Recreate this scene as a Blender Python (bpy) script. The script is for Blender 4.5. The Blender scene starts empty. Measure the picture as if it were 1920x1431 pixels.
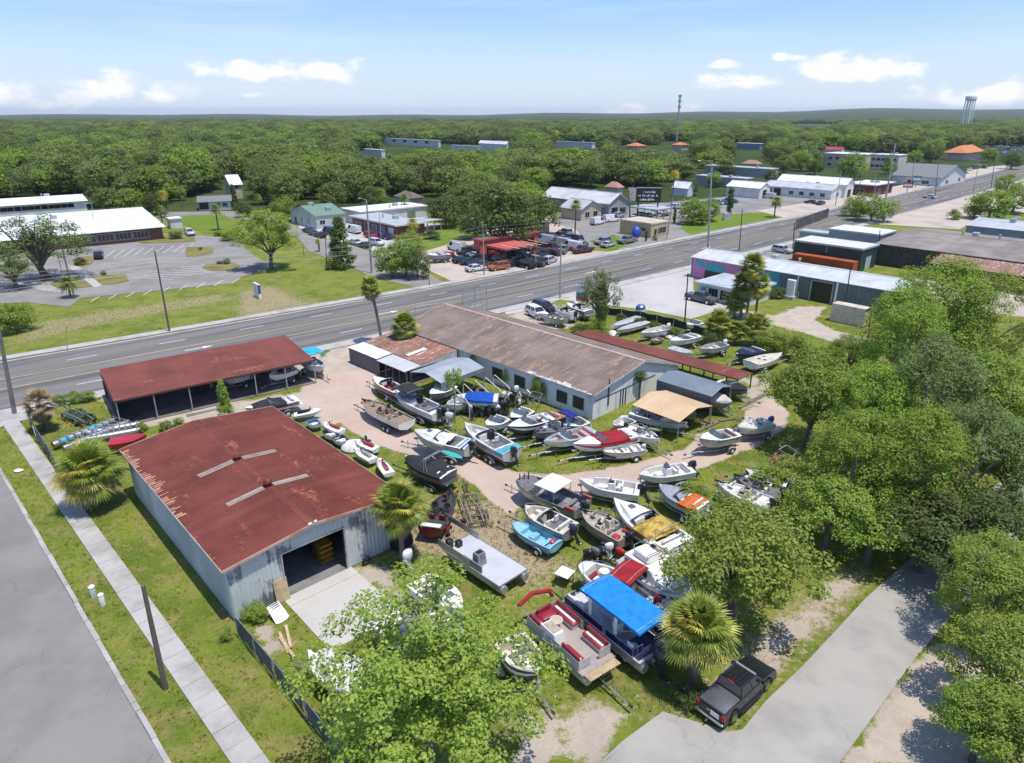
import bpy,math,random
import numpy as np
from mathutils import Vector,Matrix
R=math.radians
rnd=random.Random(11)
SC=bpy.context.scene
COL=SC.collection
# -------- camera
CAM_H=31.0                       # drone height, metres
FPX=1280.0                       # focal length in pixels of the 1920 wide photograph
PITCH=math.atan((715.5-212.0)/FPX)
SP,CP=math.sin(PITCH),math.cos(PITCH)
cam=bpy.data.cameras.new("camera")
cam.sensor_width=36.0
cam.lens=36.0*FPX/1920.0
cam.clip_start=0.5
cam.clip_end=40000.0
cam_ob=bpy.data.objects.new("camera",cam)
COL.objects.link(cam_ob)
cam_ob.location=(0,0,CAM_H)
cam_ob.rotation_euler=(math.pi/2-PITCH,0,0)
SC.camera=cam_ob
# -------- sun, sky, exposure
SUN_EL=R(74)
SUN_DIR=Vector((0.80*math.cos(SUN_EL),-0.60*math.cos(SUN_EL),math.sin(SUN_EL))).normalized()
sun=bpy.data.lights.new("sun",'SUN')
sun.energy=3.2
sun.angle=R(0.5)
sun.color=(1.0,0.94,0.85)
sun_ob=bpy.data.objects.new("sun",sun)
COL.objects.link(sun_ob)
sun_ob.rotation_euler=SUN_DIR.to_track_quat('Z','Y').to_euler()
world=bpy.data.worlds.new("World")
SC.world=world
world.use_nodes=True
SC.view_settings.view_transform='Standard'
SC.view_settings.look='None'
SC.view_settings.gamma=1
SC.view_settings.exposure=0.58
SC.view_settings.use_curve_mapping=False
SC.cycles.max_bounces=6
SC.cycles.diffuse_bounces=3
SC.cycles.glossy_bounces=2
SC.cycles.transmission_bounces=3
SC.cycles.transparent_max_bounces=4
SC.cycles.volume_bounces=0
def build_world():
	nt=world.node_tree
	N,L=nt.nodes,nt.links
	N.clear()
	out=N.new("ShaderNodeOutputWorld")
	bg=N.new("ShaderNodeBackground")
	sky=N.new("ShaderNodeTexSky")
	sky.sky_type='NISHITA'
	sky.sun_disc=False
	sky.sun_elevation=SUN_EL
	sky.sun_rotation=math.atan2(SUN_DIR.x,SUN_DIR.y)
	sky.air_density=1.0
	sky.dust_density=0.6
	sky.ozone_density=1.6
	bg.inputs['Strength'].default_value=0.125
	tc=N.new("ShaderNodeTexCoord")
	sep=N.new("ShaderNodeSeparateXYZ")
	L.new(tc.outputs['Generated'],sep.inputs[0])
	def mth(op,a,b=None,c=None):
		m=N.new("ShaderNodeMath")
		m.operation=op
		for i,q in enumerate((a,b,c)):
			if q is None:
				continue
			if isinstance(q,(int,float)):
				m.inputs[i].default_value=q
			else:
				L.new(q,m.inputs[i])
		return m.outputs[0]
	az=mth('ARCTAN2',sep.outputs[0],sep.outputs[1])
	el=mth('ARCSINE',sep.outputs[2])
	com=N.new("ShaderNodeCombineXYZ")
	L.new(az,com.inputs[0])
	L.new(mth('MULTIPLY',el,1.6),com.inputs[1])
	nz=N.new("ShaderNodeTexNoise")
	nz.inputs['Scale'].default_value=21
	nz.inputs['Detail'].default_value=8
	nz.inputs['Roughness'].default_value=0.56
	L.new(com.outputs[0],nz.inputs['Vector'])
	nf=N.new("ShaderNodeTexNoise")
	nf.inputs['Scale'].default_value=4.2
	nf.inputs['Detail'].default_value=2
	L.new(com.outputs[0],nf.inputs['Vector'])
	# cumulus: soft billows on flat bases, each (azimuth, base elevation, half width, height)
	tot=None
	clouds=[(-0.58,0.6,6.6,2.6),(-0.485,1.2,5.4,2.7),(-0.70,0.7,5.2,2.9),(-0.335,2.75,4.4,2.3),(-0.25,2.6,4.4,2.6),(-0.33,1.5,1.6,0.7),
              (0.30,2.2,5.0,1.7),(0.415,2.6,5.2,3.1),(0.28,3.5,1.6,0.9),(0.355,3.9,1.6,.8),(0.565,1.0,5.6,2.1),(0.66,0.9,5.0,2.4),(0.155,0.3,3.6,1.3),(0.225,.4,2.4,1.2),
              (0.61,5.6,1.3,0.7),(0.9,1.5,7,3),(1.3,2,6,3),(-1.0,2,7,3),(-1.4,1.5,6,3),(2.2,2,8,3.5),(-2.3,2,8,3),(3.0,2,7,3)]
	for (a0,e0,w,h) in clouds:
		e0,h=e0-.45,h*.70
		dx=mth('DIVIDE',mth('SUBTRACT',az,a0),R(w))
		dz=mth('DIVIDE',mth('SUBTRACT',el,R(e0+h*0.28)),R(h*0.72))
		# base side falls off faster than the top
		dzl=mth('MULTIPLY',mth('MINIMUM',dz,0.0),1.7)
		dd=mth('ADD',mth('MAXIMUM',dz,0.0),mth('ABSOLUTE',dzl))
		r2=mth('ADD',mth('MULTIPLY',dx,dx),mth('MULTIPLY',dd,dd))
		v=mth('SUBTRACT',1.0,r2)
		tot=v if tot is None else mth('MAXIMUM',tot,v)
	dens=mth('ADD',mth('MULTIPLY',mth('MAXIMUM',tot,-1.4),0.55),mth('MULTIPLY',mth('SUBTRACT',nz.outputs['Fac'],0.5),2.6))
	mr=N.new("ShaderNodeMapRange")
	mr.interpolation_type='SMOOTHSTEP'
	mr.inputs[1].default_value=0.04
	mr.inputs[2].default_value=0.55
	L.new(dens,mr.inputs[0])
	# thin high veil streaks
	mp=N.new("ShaderNodeMapping")
	mp.inputs['Scale'].default_value=(1.6,11.0,1)
	mp.inputs['Rotation'].default_value=(0,0,R(9))
	L.new(com.outputs[0],mp.inputs[0])
	nv=N.new("ShaderNodeTexNoise")
	nv.inputs['Scale'].default_value=1.7
	nv.inputs['Detail'].default_value=5
	L.new(mp.outputs[0],nv.inputs['Vector'])
	mv=N.new("ShaderNodeMapRange")
	mv.interpolation_type='SMOOTHSTEP'
	mv.inputs[1].default_value=0.47
	mv.inputs[2].default_value=0.78
	mv.inputs[4].default_value=0.40
	L.new(nv.outputs['Fac'],mv.inputs[0])
	# pale moist air low over the horizon, as wide as the whole sky
	hz=N.new("ShaderNodeMapRange")
	hz.interpolation_type='SMOOTHERSTEP'
	hz.inputs[1].default_value=-0.02
	hz.inputs[2].default_value=0.15
	hz.inputs[3].default_value=0.92
	hz.inputs[4].default_value=0.0
	L.new(el,hz.inputs[0])
	def mix(fac,a,b):
		m=N.new("ShaderNodeMix")
		m.data_type='RGBA'
		for s,q in ((0,fac),(6,a),(7,b)):
			if isinstance(q,float):
				m.inputs[s].default_value=q
			elif isinstance(q,tuple):
				m.inputs[s].default_value=(*q,1)
			else:
				L.new(q,m.inputs[s])
		return m.outputs[2]
	gain=N.new("ShaderNodeMix")
	gain.data_type='RGBA'
	gain.blend_type='MULTIPLY'
	gain.inputs[0].default_value=1
	L.new(sky.outputs[0],gain.inputs[6])
	gain.inputs[7].default_value=(.64,.76,1.02,1)
	c0=mix(hz.outputs[0],gain.outputs[2],(4.0,4.65,5.45))
	c1=mix(mv.outputs[0],c0,(4.5,5.1,5.8))
	sh=N.new("ShaderNodeMapRange")
	sh.inputs[1].default_value=0.05
	sh.inputs[2].default_value=0.75
	L.new(dens,sh.inputs[0])
	cc=mix(sh.outputs[0],(4.5,4.9,5.5),(6.2,6.1,6.0))
	c2=mix(mth('MULTIPLY',mr.outputs[0],0.93),c1,cc)
	L.new(c2,bg.inputs['Color'])
	L.new(bg.outputs[0],out.inputs['Surface'])
build_world()
# -------- survey helpers
def G(u,v,z=0.0):
	"""World x, y of the point at height z that stands at (u, v) on the 1920 px survey photograph."""
	x=(u-960)/FPX
	y=(715.5-v)/FPX
	dy=CP+y*SP
	dz=-SP+y*CP
	t=(CAM_H-z)/-dz
	return (x*t,dy*t)
def PX(X,Y,Z):
	w=Z-CAM_H
	d=Y*CP-w*SP
	return (960+FPX*X/d,715.5-FPX*(Y*SP+w*CP)/d)
def zat(base,vt):
	X,Y=G(*base)
	lo,hi=-2.0,200.0
	for _ in range(50):
		m=(lo+hi)/2
		if PX(X,Y,m)[1]>vt:
			lo=m
		else:
			hi=m
	return lo
def poly_dist(pts,poly):
	"""signed distance (inside positive) of Nx2 points to polygon"""
	poly=np.asarray(poly,float)
	n=len(poly)
	d=np.full(len(pts),1e9)
	inside=np.zeros(len(pts),bool)
	for i in range(n):
		a,b=poly[i],poly[(i+1) % n]
		ab=b-a
		t=np.clip(((pts-a) @ ab)/max(ab @ ab,1e-9),0,1)
		q=a+t[:,None]*ab
		d=np.minimum(d,np.hypot(*(pts-q).T))
		c=((a[1]>pts[:,1]) != (b[1]>pts[:,1]))
		with np.errstate(divide='ignore',invalid='ignore'):
			xi=(b[0]-a[0])*(pts[:,1]-a[1])/(b[1]-a[1])+a[0]
		inside ^= c & (pts[:,0]<xi)
	return np.where(inside,d,-d)
# -------- mesh builder
class MB:
	def __init__(s):
		s.v,s.f=[],[]
	def add(s,vs,fs):
		o=len(s.v)
		s.v += [tuple(q) for q in vs]
		s.f += [tuple(o+i for i in f) for f in fs]
		return s
	def box(s,x0,x1,y0,y1,z0,z1):
		return s.add([(x0,y0,z0),(x1,y0,z0),(x1,y1,z0),(x0,y1,z0),(x0,y0,z1),(x1,y0,z1),(x1,y1,z1),(x0,y1,z1)],
                     [(0,3,2,1),(4,5,6,7),(0,1,5,4),(1,2,6,5),(2,3,7,6),(3,0,4,7)])
	def taper(s,c,sx,sy,sz,tx=1.0,ty=1.0,ox=0.0,oy=0.0):
		"""box with base centre c; top scaled by tx, ty and shifted"""
		x,y,z=c
		a,b=sx/2,sy/2
		v=[(x-a,y-b,z),(x+a,y-b,z),(x+a,y+b,z),(x-a,y+b,z)]
		v += [(x+ox-a*tx,y+oy-b*ty,z+sz),(x+ox+a*tx,y+oy-b*ty,z+sz),(x+ox+a*tx,y+oy+b*ty,z+sz),(x+ox-a*tx,y+oy+b*ty,z+sz)]
		return s.add(v,[(0,3,2,1),(4,5,6,7),(0,1,5,4),(1,2,6,5),(2,3,7,6),(3,0,4,7)])
	def rbox(s,c,sx,sy,sz,b=0.05,tx=1.0,ty=1.0):
		"""rounded-edge cushion: stacked octagonal rings"""
		x,y,z=c
		rings=[]
		for zz,k,g in ((0,0,1),(b,1,1),(sz-b,1,tx),(sz,0,tx)):
			e=b*(1-k)
			a2,b2=(sx/2-e)*g,(sy/2-e)*g
			q=min(b*1.5,a2*.6,b2*.6)
			rings.append([(x+px,y+py,z+zz) for px,py in ((-a2+q,-b2),(a2-q,-b2),(a2,-b2+q),(a2,b2-q),(a2-q,b2),(-a2+q,b2),(-a2,b2-q),(-a2,-b2+q))])
		return s.loft(rings)
	def loft(s,rings,closed=True,cap=True):
		n=len(rings[0])
		o=len(s.v)
		for r in rings:
			s.v += [tuple(q) for q in r]
		m=n if closed else n-1
		for i in range(len(rings)-1):
			for j in range(m):
				a,b=o+i*n+j,o+i*n+(j+1) % n
				s.f.append((a,b,b+n,a+n))
		if cap and closed:
			s.f.append(tuple(o+j for j in reversed(range(n))))
			s.f.append(tuple(o+(len(rings)-1)*n+j for j in range(n)))
		return s
	def tube(s,path,r,n=6,r1=None,cap=True):
		P=[Vector(p) for p in path]
		rings=[]
		for i,p in enumerate(P):
			d=(P[min(i+1,len(P)-1)]-P[max(i-1,0)])
			d=d.normalized() if d.length>1e-9 else Vector((0,0,1))
			a=d.cross(Vector((0,0,1))) if abs(d.z)<0.95 else d.cross(Vector((1,0,0)))
			a.normalize()
			b=d.cross(a)
			t=i/max(1,len(P)-1)
			rr=r if r1 is None else r+(r1-r)*t
			if isinstance(r,(list,tuple)):
				rr=r[i]
			rings.append([p+(a*math.cos(k*2*math.pi/n)+b*math.sin(k*2*math.pi/n))*rr for k in range(n)])
		return s.loft(rings,True,cap)
	def disc(s,c,axis,r,w,n=14):
		a=Vector(axis).normalized()*(w/2)
		return s.tube([Vector(c)-a,Vector(c)+a],r,n)
	def prism(s,poly,z0,z1):
		n=len(poly)
		return s.add([(x,y,z0) for x,y in poly]+[(x,y,z1) for x,y in poly],
                     [tuple(reversed(range(n))),tuple(range(n,2*n))]+[(i,(i+1) % n,n+(i+1) % n,n+i) for i in range(n)])
	def blob(s,c,rx,ry,rz,seg=8,rings=5,jit=0.0,zmin=-1.0):
		o=[]
		for i in range(rings+1):
			t=-1+2*i/rings
			z=max(zmin,math.sin(t*math.pi/2))
			k=math.sqrt(max(0.0,1-z*z))
			k=max(k,0.04)
			o.append([(c[0]+rx*k*math.cos(2*math.pi*j/seg)*(1+rnd.uniform(-jit,jit)),c[1]+ry*k*math.sin(2*math.pi*j/seg)*(1+rnd.uniform(-jit,jit)),c[2]+rz*z) for j in range(seg)])
		return s.loft(o)
	def xf(s,M,start=0):
		for i in range(start,len(s.v)):
			s.v[i]=tuple(M @ Vector(s.v[i]))
		return s
	def mesh(s,name):
		me=bpy.data.meshes.new(name)
		me.from_pydata(s.v,[],s.f)
		me.update()
		return me
	def build(s,name,mat,parent=None,smooth=False,bevel=0.0,label=None,kind=None):
		me=s.mesh(name)
		return put(name,me,mat,parent,smooth=smooth,bevel=bevel,label=label,kind=kind)
def smooth_mesh(me,on=True,angle=None):
	me.polygons.foreach_set("use_smooth",[on]*len(me.polygons))
	if angle is not None:
		try:
			me.set_sharp_from_angle(angle=angle)
		except Exception:
			pass
def put(name,me,mat,parent=None,M=None,smooth=False,bevel=0.0,label=None,kind=None):
	if mat is not None and not me.materials:
		me.materials.append(mat)
	if smooth:
		smooth_mesh(me,True,R(38))
	o=bpy.data.objects.new(name,me)
	COL.objects.link(o)
	if mat is not None and me.materials[0] != mat:
		o.material_slots[0].link='OBJECT'
		o.material_slots[0].material=mat
	if parent is not None:
		o.parent=parent
	if M is not None:
		o.matrix_basis=M
	if bevel:
		b=o.modifiers.new("bevel",'BEVEL')
		b.width=bevel
		b.segments=2
		b.limit_method='ANGLE'
	if label:
		o['label']=label
	if kind:
		o['kind']=kind
	return o
def thing(name,label,cat,loc=(0,0,0),rz=0.0,group=None):
	o=bpy.data.objects.new(name,None)
	COL.objects.link(o)
	o.empty_display_size=0.3
	o.location=(loc[0],loc[1],loc[2] if len(loc)>2 else 0.0)
	o.rotation_euler=(0,0,rz)
	o['label']=label
	o['category']=cat
	if group:
		o['group']=group
	return o
def tag(o,label,cat,group=None):
	o['label']=label
	o['category']=cat
	if group:
		o['group']=group
	return o
def struct(o):
	o['kind']='structure'
	return o
def tree_copy(o,parent=None):
	c=o.copy()
	COL.objects.link(c)
	if parent is not None:
		c.parent=parent
	for ch in o.children:
		tree_copy(ch,c)
	return c
# -------- materials
MATS={}
def nodes_for(name):
	m=bpy.data.materials.new(name)
	m.use_nodes=True
	nt=m.node_tree
	b=nt.nodes["Principled BSDF"]
	return m,nt.nodes,nt.links,b
def noise(N,L,vec,scale,detail=5,rough=.55,dist=0.0):
	n=N.new("ShaderNodeTexNoise")
	n.inputs['Scale'].default_value=scale
	n.inputs['Detail'].default_value=detail
	n.inputs['Roughness'].default_value=rough
	n.inputs['Distortion'].default_value=dist
	if vec is not None:
		L.new(vec,n.inputs['Vector'])
	return n.outputs['Fac']
def mixc(N,L,fac,a,b,blend='MIX'):
	m=N.new("ShaderNodeMix")
	m.data_type='RGBA'
	m.blend_type=blend
	for s,q in ((0,fac),(6,a),(7,b)):
		if isinstance(q,(int,float)):
			m.inputs[s].default_value=q
		elif isinstance(q,tuple):
			m.inputs[s].default_value=(*q[:3],1)
		else:
			L.new(q,m.inputs[s])
	return m.outputs[2]
def rng(N,L,src,a,b,c=0.0,d=1.0,sm=True):
	m=N.new("ShaderNodeMapRange")
	if sm:
		m.interpolation_type='SMOOTHSTEP'
	m.inputs[1].default_value=a
	m.inputs[2].default_value=b
	m.inputs[3].default_value=c
	m.inputs[4].default_value=d
	L.new(src,m.inputs[0])
	return m.outputs[0]
def mathn(N,L,op,a,b):
	m=N.new("ShaderNodeMath")
	m.operation=op
	for i,q in enumerate((a,b)):
		if isinstance(q,(int,float)):
			m.inputs[i].default_value=q
		else:
			L.new(q,m.inputs[i])
	return m.outputs[0]
def scaled(N,L,vec,s,rot=0.0):
	mp=N.new("ShaderNodeMapping")
	if rot:
		mp.vector_type='TEXTURE'
		s=tuple(1/q for q in s)
	mp.inputs['Scale'].default_value=s
	mp.inputs['Rotation'].default_value=(0,0,rot)
	L.new(vec,mp.inputs[0])
	return mp.outputs[0]
def M_(name,col,rough=.6,metal=0.0,var=.16,scale=1.2,col2=None,fine=14.0,bump=0.0,coat=0.0,lo=.42,hi=.68,objvar=0.0,stretch=None,spec=.5,rot=0.0):
	"""weathered surface: two-scale noise between col and col2 (default: a dirtier col)"""
	if name in MATS:
		return MATS[name]
	m,N,L,b=nodes_for(name)
	geo=N.new("ShaderNodeNewGeometry")
	pos=geo.outputs['Position']
	if stretch:
		pos=scaled(N,L,pos,stretch,rot)
	n1=noise(N,L,pos,scale,6,.6)
	n2=noise(N,L,pos,fine,3,.6)
	c2=col2 if col2 else tuple(max(0.0,c*(1-var*1.7)) for c in col)
	f=rng(N,L,n1,lo,hi)
	c=mixc(N,L,f,tuple(col),tuple(c2))
	dark=rng(N,L,n2,.25,.75,1-var*.8,1+var*.6,False)
	hs=N.new("ShaderNodeHueSaturation")
	L.new(dark,hs.inputs['Value'])
	L.new(c,hs.inputs['Color'])
	c=hs.outputs[0]
	if objvar:
		oi=N.new("ShaderNodeObjectInfo")
		h2=N.new("ShaderNodeHueSaturation")
		L.new(rng(N,L,oi.outputs['Random'],0,1,1-objvar,1+objvar,False),h2.inputs['Value'])
		L.new(c,h2.inputs['Color'])
		c=h2.outputs[0]
	L.new(c,b.inputs['Base Color'])
	b.inputs['Roughness'].default_value=rough
	b.inputs['Metallic'].default_value=metal
	b.inputs['Specular IOR Level'].default_value=spec
	if coat:
		b.inputs['Coat Weight'].default_value=coat
	if bump:
		bp=N.new("ShaderNodeBump")
		bp.inputs['Strength'].default_value=bump
		bp.inputs['Distance'].default_value=.05
		L.new(n2,bp.inputs['Height'])
		L.new(bp.outputs[0],b.inputs['Normal'])
	MATS[name]=m
	return m
def paint(col,rough=.32):
	k="paint_%d_%d_%d_%d" % tuple(int(c*100) for c in (*col,rough))
	return M_(k,col,rough,0,.12,.9,fine=7,coat=.25)
def cloth(col):
	k="cloth_%d_%d_%d" % tuple(int(c*100) for c in col)
	return M_(k,col,.85,0,.14,1.4,fine=20,spec=.15)
WHITE=(.74,.74,.71)
GEL=M_("gelcoat_white",(.76,.76,.73),.3,0,.16,.9,col2=(.52,.50,.43),fine=5,coat=.25,lo=.50,hi=.80)
GELIN=M_("gelcoat_inside",(.66,.65,.61),.55,0,.2,1.6,col2=(.46,.44,.39),fine=9,lo=.45,hi=.8)
ALU=M_("bare_aluminium",(.50,.50,.50),.38,.7,.18,1.3,col2=(.36,.36,.35))
GALV=M_("galvanized_steel",(.42,.43,.44),.5,.5,.2,2.0,col2=(.27,.26,.25))
STEELB=M_("black_steel",(.035,.035,.037),.5,.2,.2,2,col2=(.07,.055,.045))
BLACKP=M_("black_plastic",(.018,.018,.02),.38,0,.2,3)
RUBBER=M_("rubber",(.022,.022,.022),.8,0,.25,5,col2=(.05,.047,.042))
GLASS=M_("dark_glass",(.02,.026,.03),.06,0,.1,1,spec=.8)
SCREEN=M_("tinted_screen",(.10,.13,.14),.08,0,.1,1,spec=.9)
CHROME=M_("chrome",(.62,.62,.62),.18,.95,.06,2)
CARPETG=M_("grey_carpet",(.17,.17,.18),.95,0,.2,3,spec=.1)
CARPETT=M_("tan_carpet",(.30,.23,.17),.95,0,.2,3,spec=.1)
VINYLW=M_("vinyl_white",(.68,.66,.61),.55,0,.12,4)
WOODG=M_("grey_wood",(.23,.19,.15),.85,0,.3,1.5,col2=(.13,.11,.095),stretch=(8,8,.7),bump=.2)
WOODP=M_("pole_wood",(.15,.115,.085),.9,0,.25,1.5,col2=(.09,.075,.06),stretch=(10,10,.5),bump=.2)
LUMBER=M_("raw_lumber",(.50,.38,.22),.8,0,.18,2,objvar=.12)
CONC=M_("concrete",(.40,.385,.36),.9,0,.12,.35,col2=(.29,.275,.25),fine=9,objvar=.07,bump=.15)
CONCP=M_("concrete_pole",(.36,.345,.32),.9,0,.12,.8)
WHITEPAINT=M_("road_paint",(.66,.66,.63),.7,0,.25,1.2,col2=(.42,.42,.40),lo=.5,hi=.8)
YELLOWPAINT=M_("yellow_paint",(.60,.40,.10),.7,0,.25,1.2,col2=(.40,.30,.14),lo=.5,hi=.8)
REDL=M_("red_lens",(.45,.015,.015),.15,0,.05,1)
TYREG=RUBBER
# -------- ground
def ground_material():
	m,N,L,b=nodes_for("ground_cover")
	geo=N.new("ShaderNodeNewGeometry")
	pos=geo.outputs['Position']
	at=N.new("ShaderNodeVertexColor")
	at.layer_name="zone"
	sp=N.new("ShaderNodeSeparateColor")
	L.new(at.outputs[0],sp.inputs[0])
	n0=noise(N,L,pos,.055,4,.6)
	n1=noise(N,L,pos,.55,7,.62)
	n2=noise(N,L,pos,2.6,6,.7)
	n3=noise(N,L,pos,11,4,.7)
	n4=noise(N,L,pos,.2,5,.6)
	g=mixc(N,L,rng(N,L,n4,.35,.68),(.112,.162,.021),(.190,.228,.034))
	g=mixc(N,L,rng(N,L,n1,.42,.70),g,(.245,.215,.070))
	dry=mathn(N,L,'ADD',sp.outputs[2],mathn(N,L,'MULTIPLY',mathn(N,L,'SUBTRACT',n2,.5),1.7))
	drym=rng(N,L,dry,.40,.72)
	g=mixc(N,L,drym,g,mixc(N,L,rng(N,L,n3,.35,.65),(.27,.205,.115),(.40,.325,.225)))
	sand=mathn(N,L,'ADD',sp.outputs[1],mathn(N,L,'MULTIPLY',mathn(N,L,'SUBTRACT',n1,.5),1.3))
	sand=mathn(N,L,'ADD',sand,mathn(N,L,'MULTIPLY',mathn(N,L,'SUBTRACT',n3,.5),.35))
	sm=rng(N,L,sand,.40,.62)
	sc=mixc(N,L,rng(N,L,n1,.35,.7),(.50,.425,.345),(.395,.345,.285))
	g=mixc(N,L,sm,g,sc)
	pk=mathn(N,L,'ADD',sp.outputs[0],mathn(N,L,'MULTIPLY',mathn(N,L,'SUBTRACT',n1,.5),.55))
	pk=mathn(N,L,'ADD',pk,mathn(N,L,'MULTIPLY',mathn(N,L,'SUBTRACT',n3,.5),.3))
	pm=rng(N,L,pk,.42,.60)
	pc=mixc(N,L,rng(N,L,n4,.35,.65),(.53,.42,.345),(.47,.365,.295))
	pc=mixc(N,L,rng(N,L,n2,.45,.85),pc,(.50,.40,.335))
	g=mixc(N,L,pm,g,pc)
	hs=N.new("ShaderNodeHueSaturation")
	L.new(g,hs.inputs['Color'])
	bare=mathn(N,L,'SUBTRACT',1.0,mathn(N,L,'MULTIPLY',mathn(N,L,'MAXIMUM',pm,sm),.75))
	val=mathn(N,L,'MULTIPLY',rng(N,L,n3,.2,.8,.66,1.34,False),rng(N,L,n2,.2,.8,.82,1.18,False))
	val=mathn(N,L,'ADD',1.0,mathn(N,L,'MULTIPLY',mathn(N,L,'SUBTRACT',val,1.0),bare))
	L.new(val,hs.inputs['Value'])
	L.new(hs.outputs[0],b.inputs['Base Color'])
	b.inputs['Roughness'].default_value=.95
	b.inputs['Specular IOR Level'].default_value=.12
	bp=N.new("ShaderNodeBump")
	bp.inputs['Strength'].default_value=.9
	bp.inputs['Distance'].default_value=.12
	L.new(mathn(N,L,'ADD',mathn(N,L,'MULTIPLY',n3,.7),n2),bp.inputs['Height'])
	L.new(bp.outputs[0],b.inputs['Normal'])
	return m
GROUND=ground_material()
def px(*pts):
	return [G(u,v) for u,v in pts]
ZONES=[
	(2,.27,4.0,px((-20,790),(90,740),(300,800),(900,845),(1300,880),(1480,900),(1420,1440),(-40,1440))),
	# channel, strength, soft edge (m), survey outline
	(0,1.0,1.0,px((560,748),(600,705),(700,690),(705,745),(760,800),(800,830),(868,838),(885,856),(960,882),(1060,890),(1190,868),(1290,838),(1310,812),(1390,800),(1398,770),(1445,745),(1480,772),(1472,802),(1430,832),(1330,872),(1290,888),(1100,930),(1080,945),(1050,975),(985,945),(960,965),(930,948),(870,895),(840,880),(760,850),(700,832),(640,795))),
	(1,.95,1.2,px((585,690),(625,648),(705,640),(712,700),(690,742),(660,790),(620,800),(590,790),(560,780),(440,782),(300,800),(290,775),(560,735))),
	(1,.9,1.0,px((160,700),(600,640),(612,700),(280,800),(215,790))),
	(2,.86,3.0,px((800,930),(960,930),(1000,1000),(1080,1060),(1000,1120),(880,1060),(800,1050),(700,1050))),
	(2,.58,2.0,px((980,1040),(1180,1030),(1200,1060),(1000,1120))),
	(2,.5,2.5,px((900,1290),(1240,1260),(1260,1340),(1100,1440),(860,1440))),
	(1,.66,1.3,px((960,1340),(1130,1300),(1230,1345),(1100,1450),(930,1450))),
	(1,.62,1.6,px((1420,1180),(1560,1060),(1640,1090),(1500,1240),(1400,1340),(1330,1350))),
	(2,.7,1.6,px((1390,1180),(1600,1040),(1660,1080),(1480,1270),(1380,1380),(1240,1340),(1280,1300))),
	(1,.92,1.0,px((1715,1236),(1570,1440),(1930,1440),(1930,1180),(1800,1180))),
	(1,.55,1.5,px((430,1170),(520,1130),(560,1200),(500,1290))),
	(1,.6,1.5,px((640,1060),(720,1040),(900,1220),(720,1260))),
	(1,.95,1.2,px((1335,566),(1449,592),(1495,574),(1552,574),(1530,600),(1562,618),(1640,636),(1640,655),(1576,645),(1500,622),(1440,606),(1345,590))),
	(1,.9,2.5,px((1660,560),(1960,600),(1960,540),(1700,520))),
	(1,.72,2.5,px((930,620),(960,560),(1100,575),(1080,620))),
	(1,.55,1.5,px((1370,700),(1460,690),(1460,780),(1390,770))),
	(2,.55,3,px((0,640),(60,600),(420,545),(470,560),(200,610),(0,660))),
	(2,.62,3,px((430,545),(520,530),(580,560),(700,560),(640,600),(430,610))),
	(2,.42,2.0,px((80,760),(140,740),(230,800),(100,850))),
	(2,.28,1.0,px((0,805),(20,800),(420,1431),(330,1431))),
]
LUSH=[px((500,520),(690,505),(760,540),(640,590),(470,570)),px((160,640),(430,566),(640,560),(700,565),(300,612),(100,655),(20,668),(20,650)),px((880,860),(1060,830),(1290,800),(1290,845),(1060,890)),px((1090,640),(1480,640),(1480,700),(1250,700))]
def yard_ground():
	xs=np.concatenate([np.arange(-190,-76.5,1.9),np.arange(-76,84.01,.42),np.arange(86,200,1.9)])
	ys=np.concatenate([np.arange(17,146.01,.42),np.arange(147,236,1.5)])
	X,Y=np.meshgrid(xs,ys)
	P=np.stack([X.ravel(),Y.ravel()],1)
	n=len(P)
	rs=np.random.RandomState(3)
	h=np.zeros((len(ys),len(xs)))
	for k in (6,14,40):
		c=rs.rand(len(ys) // k+3,len(xs) // k+3)
		yi,xi=np.arange(len(ys))/k,np.arange(len(xs))/k
		y0,x0=yi.astype(int),xi.astype(int)
		fy,fx=(yi-y0)[:,None],(xi-x0)[None,:]
		fy,fx=fy*fy*(3-2*fy),fx*fx*(3-2*fx)
		h += (c[y0][:,x0]*(1-fy)*(1-fx)+c[y0+1][:,x0]*fy*(1-fx)+c[y0][:,x0+1]*(1-fy)*fx+c[y0+1][:,x0+1]*fy*fx)*(.012 if k<40 else .02)
	z=h.ravel()-.075
	zone=np.zeros((n,4),np.float32)
	zone[:,3]=1
	zone[:,2]=.19
	for poly in LUSH:
		d=poly_dist(P,poly)
		zone[:,2] -=np.clip(.5+d/4,0,1)*.42
	for ch,st,soft,poly in ZONES:
		d=poly_dist(P,poly)
		zone[:,ch]=np.maximum(zone[:,ch],st*np.clip(.5+d/(2*soft),0,1))
	zone[:,2]=np.clip(zone[:,2],0,1)
	nx,ny=len(xs),len(ys)
	i=np.arange((ny-1)*(nx-1))
	a=(i // (nx-1))*nx+i % (nx-1)
	F=np.stack([a,a+1,a+nx+1,a+nx],1)
	me=fast_mesh("yard_ground",np.column_stack([P,z]),F)
	ca=me.color_attributes.new("zone",'FLOAT_COLOR','POINT')
	ca.data.foreach_set("color",zone.ravel())
	o=put("yard_ground",me,GROUND,smooth=False)
	smooth_mesh(me,True)
	struct(o)
def fast_mesh(name,V,F):
	me=bpy.data.meshes.new(name)
	k=F.shape[1]
	me.vertices.add(len(V))
	me.vertices.foreach_set("co",np.ascontiguousarray(V,np.float32).ravel())
	me.loops.add(F.size)
	me.loops.foreach_set("vertex_index",np.ascontiguousarray(F,np.int32).ravel())
	me.polygons.add(len(F))
	me.polygons.foreach_set("loop_start",np.arange(0,F.size,k,dtype=np.int32))
	me.update(calc_edges=True)
	return me
yard_ground()
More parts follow.
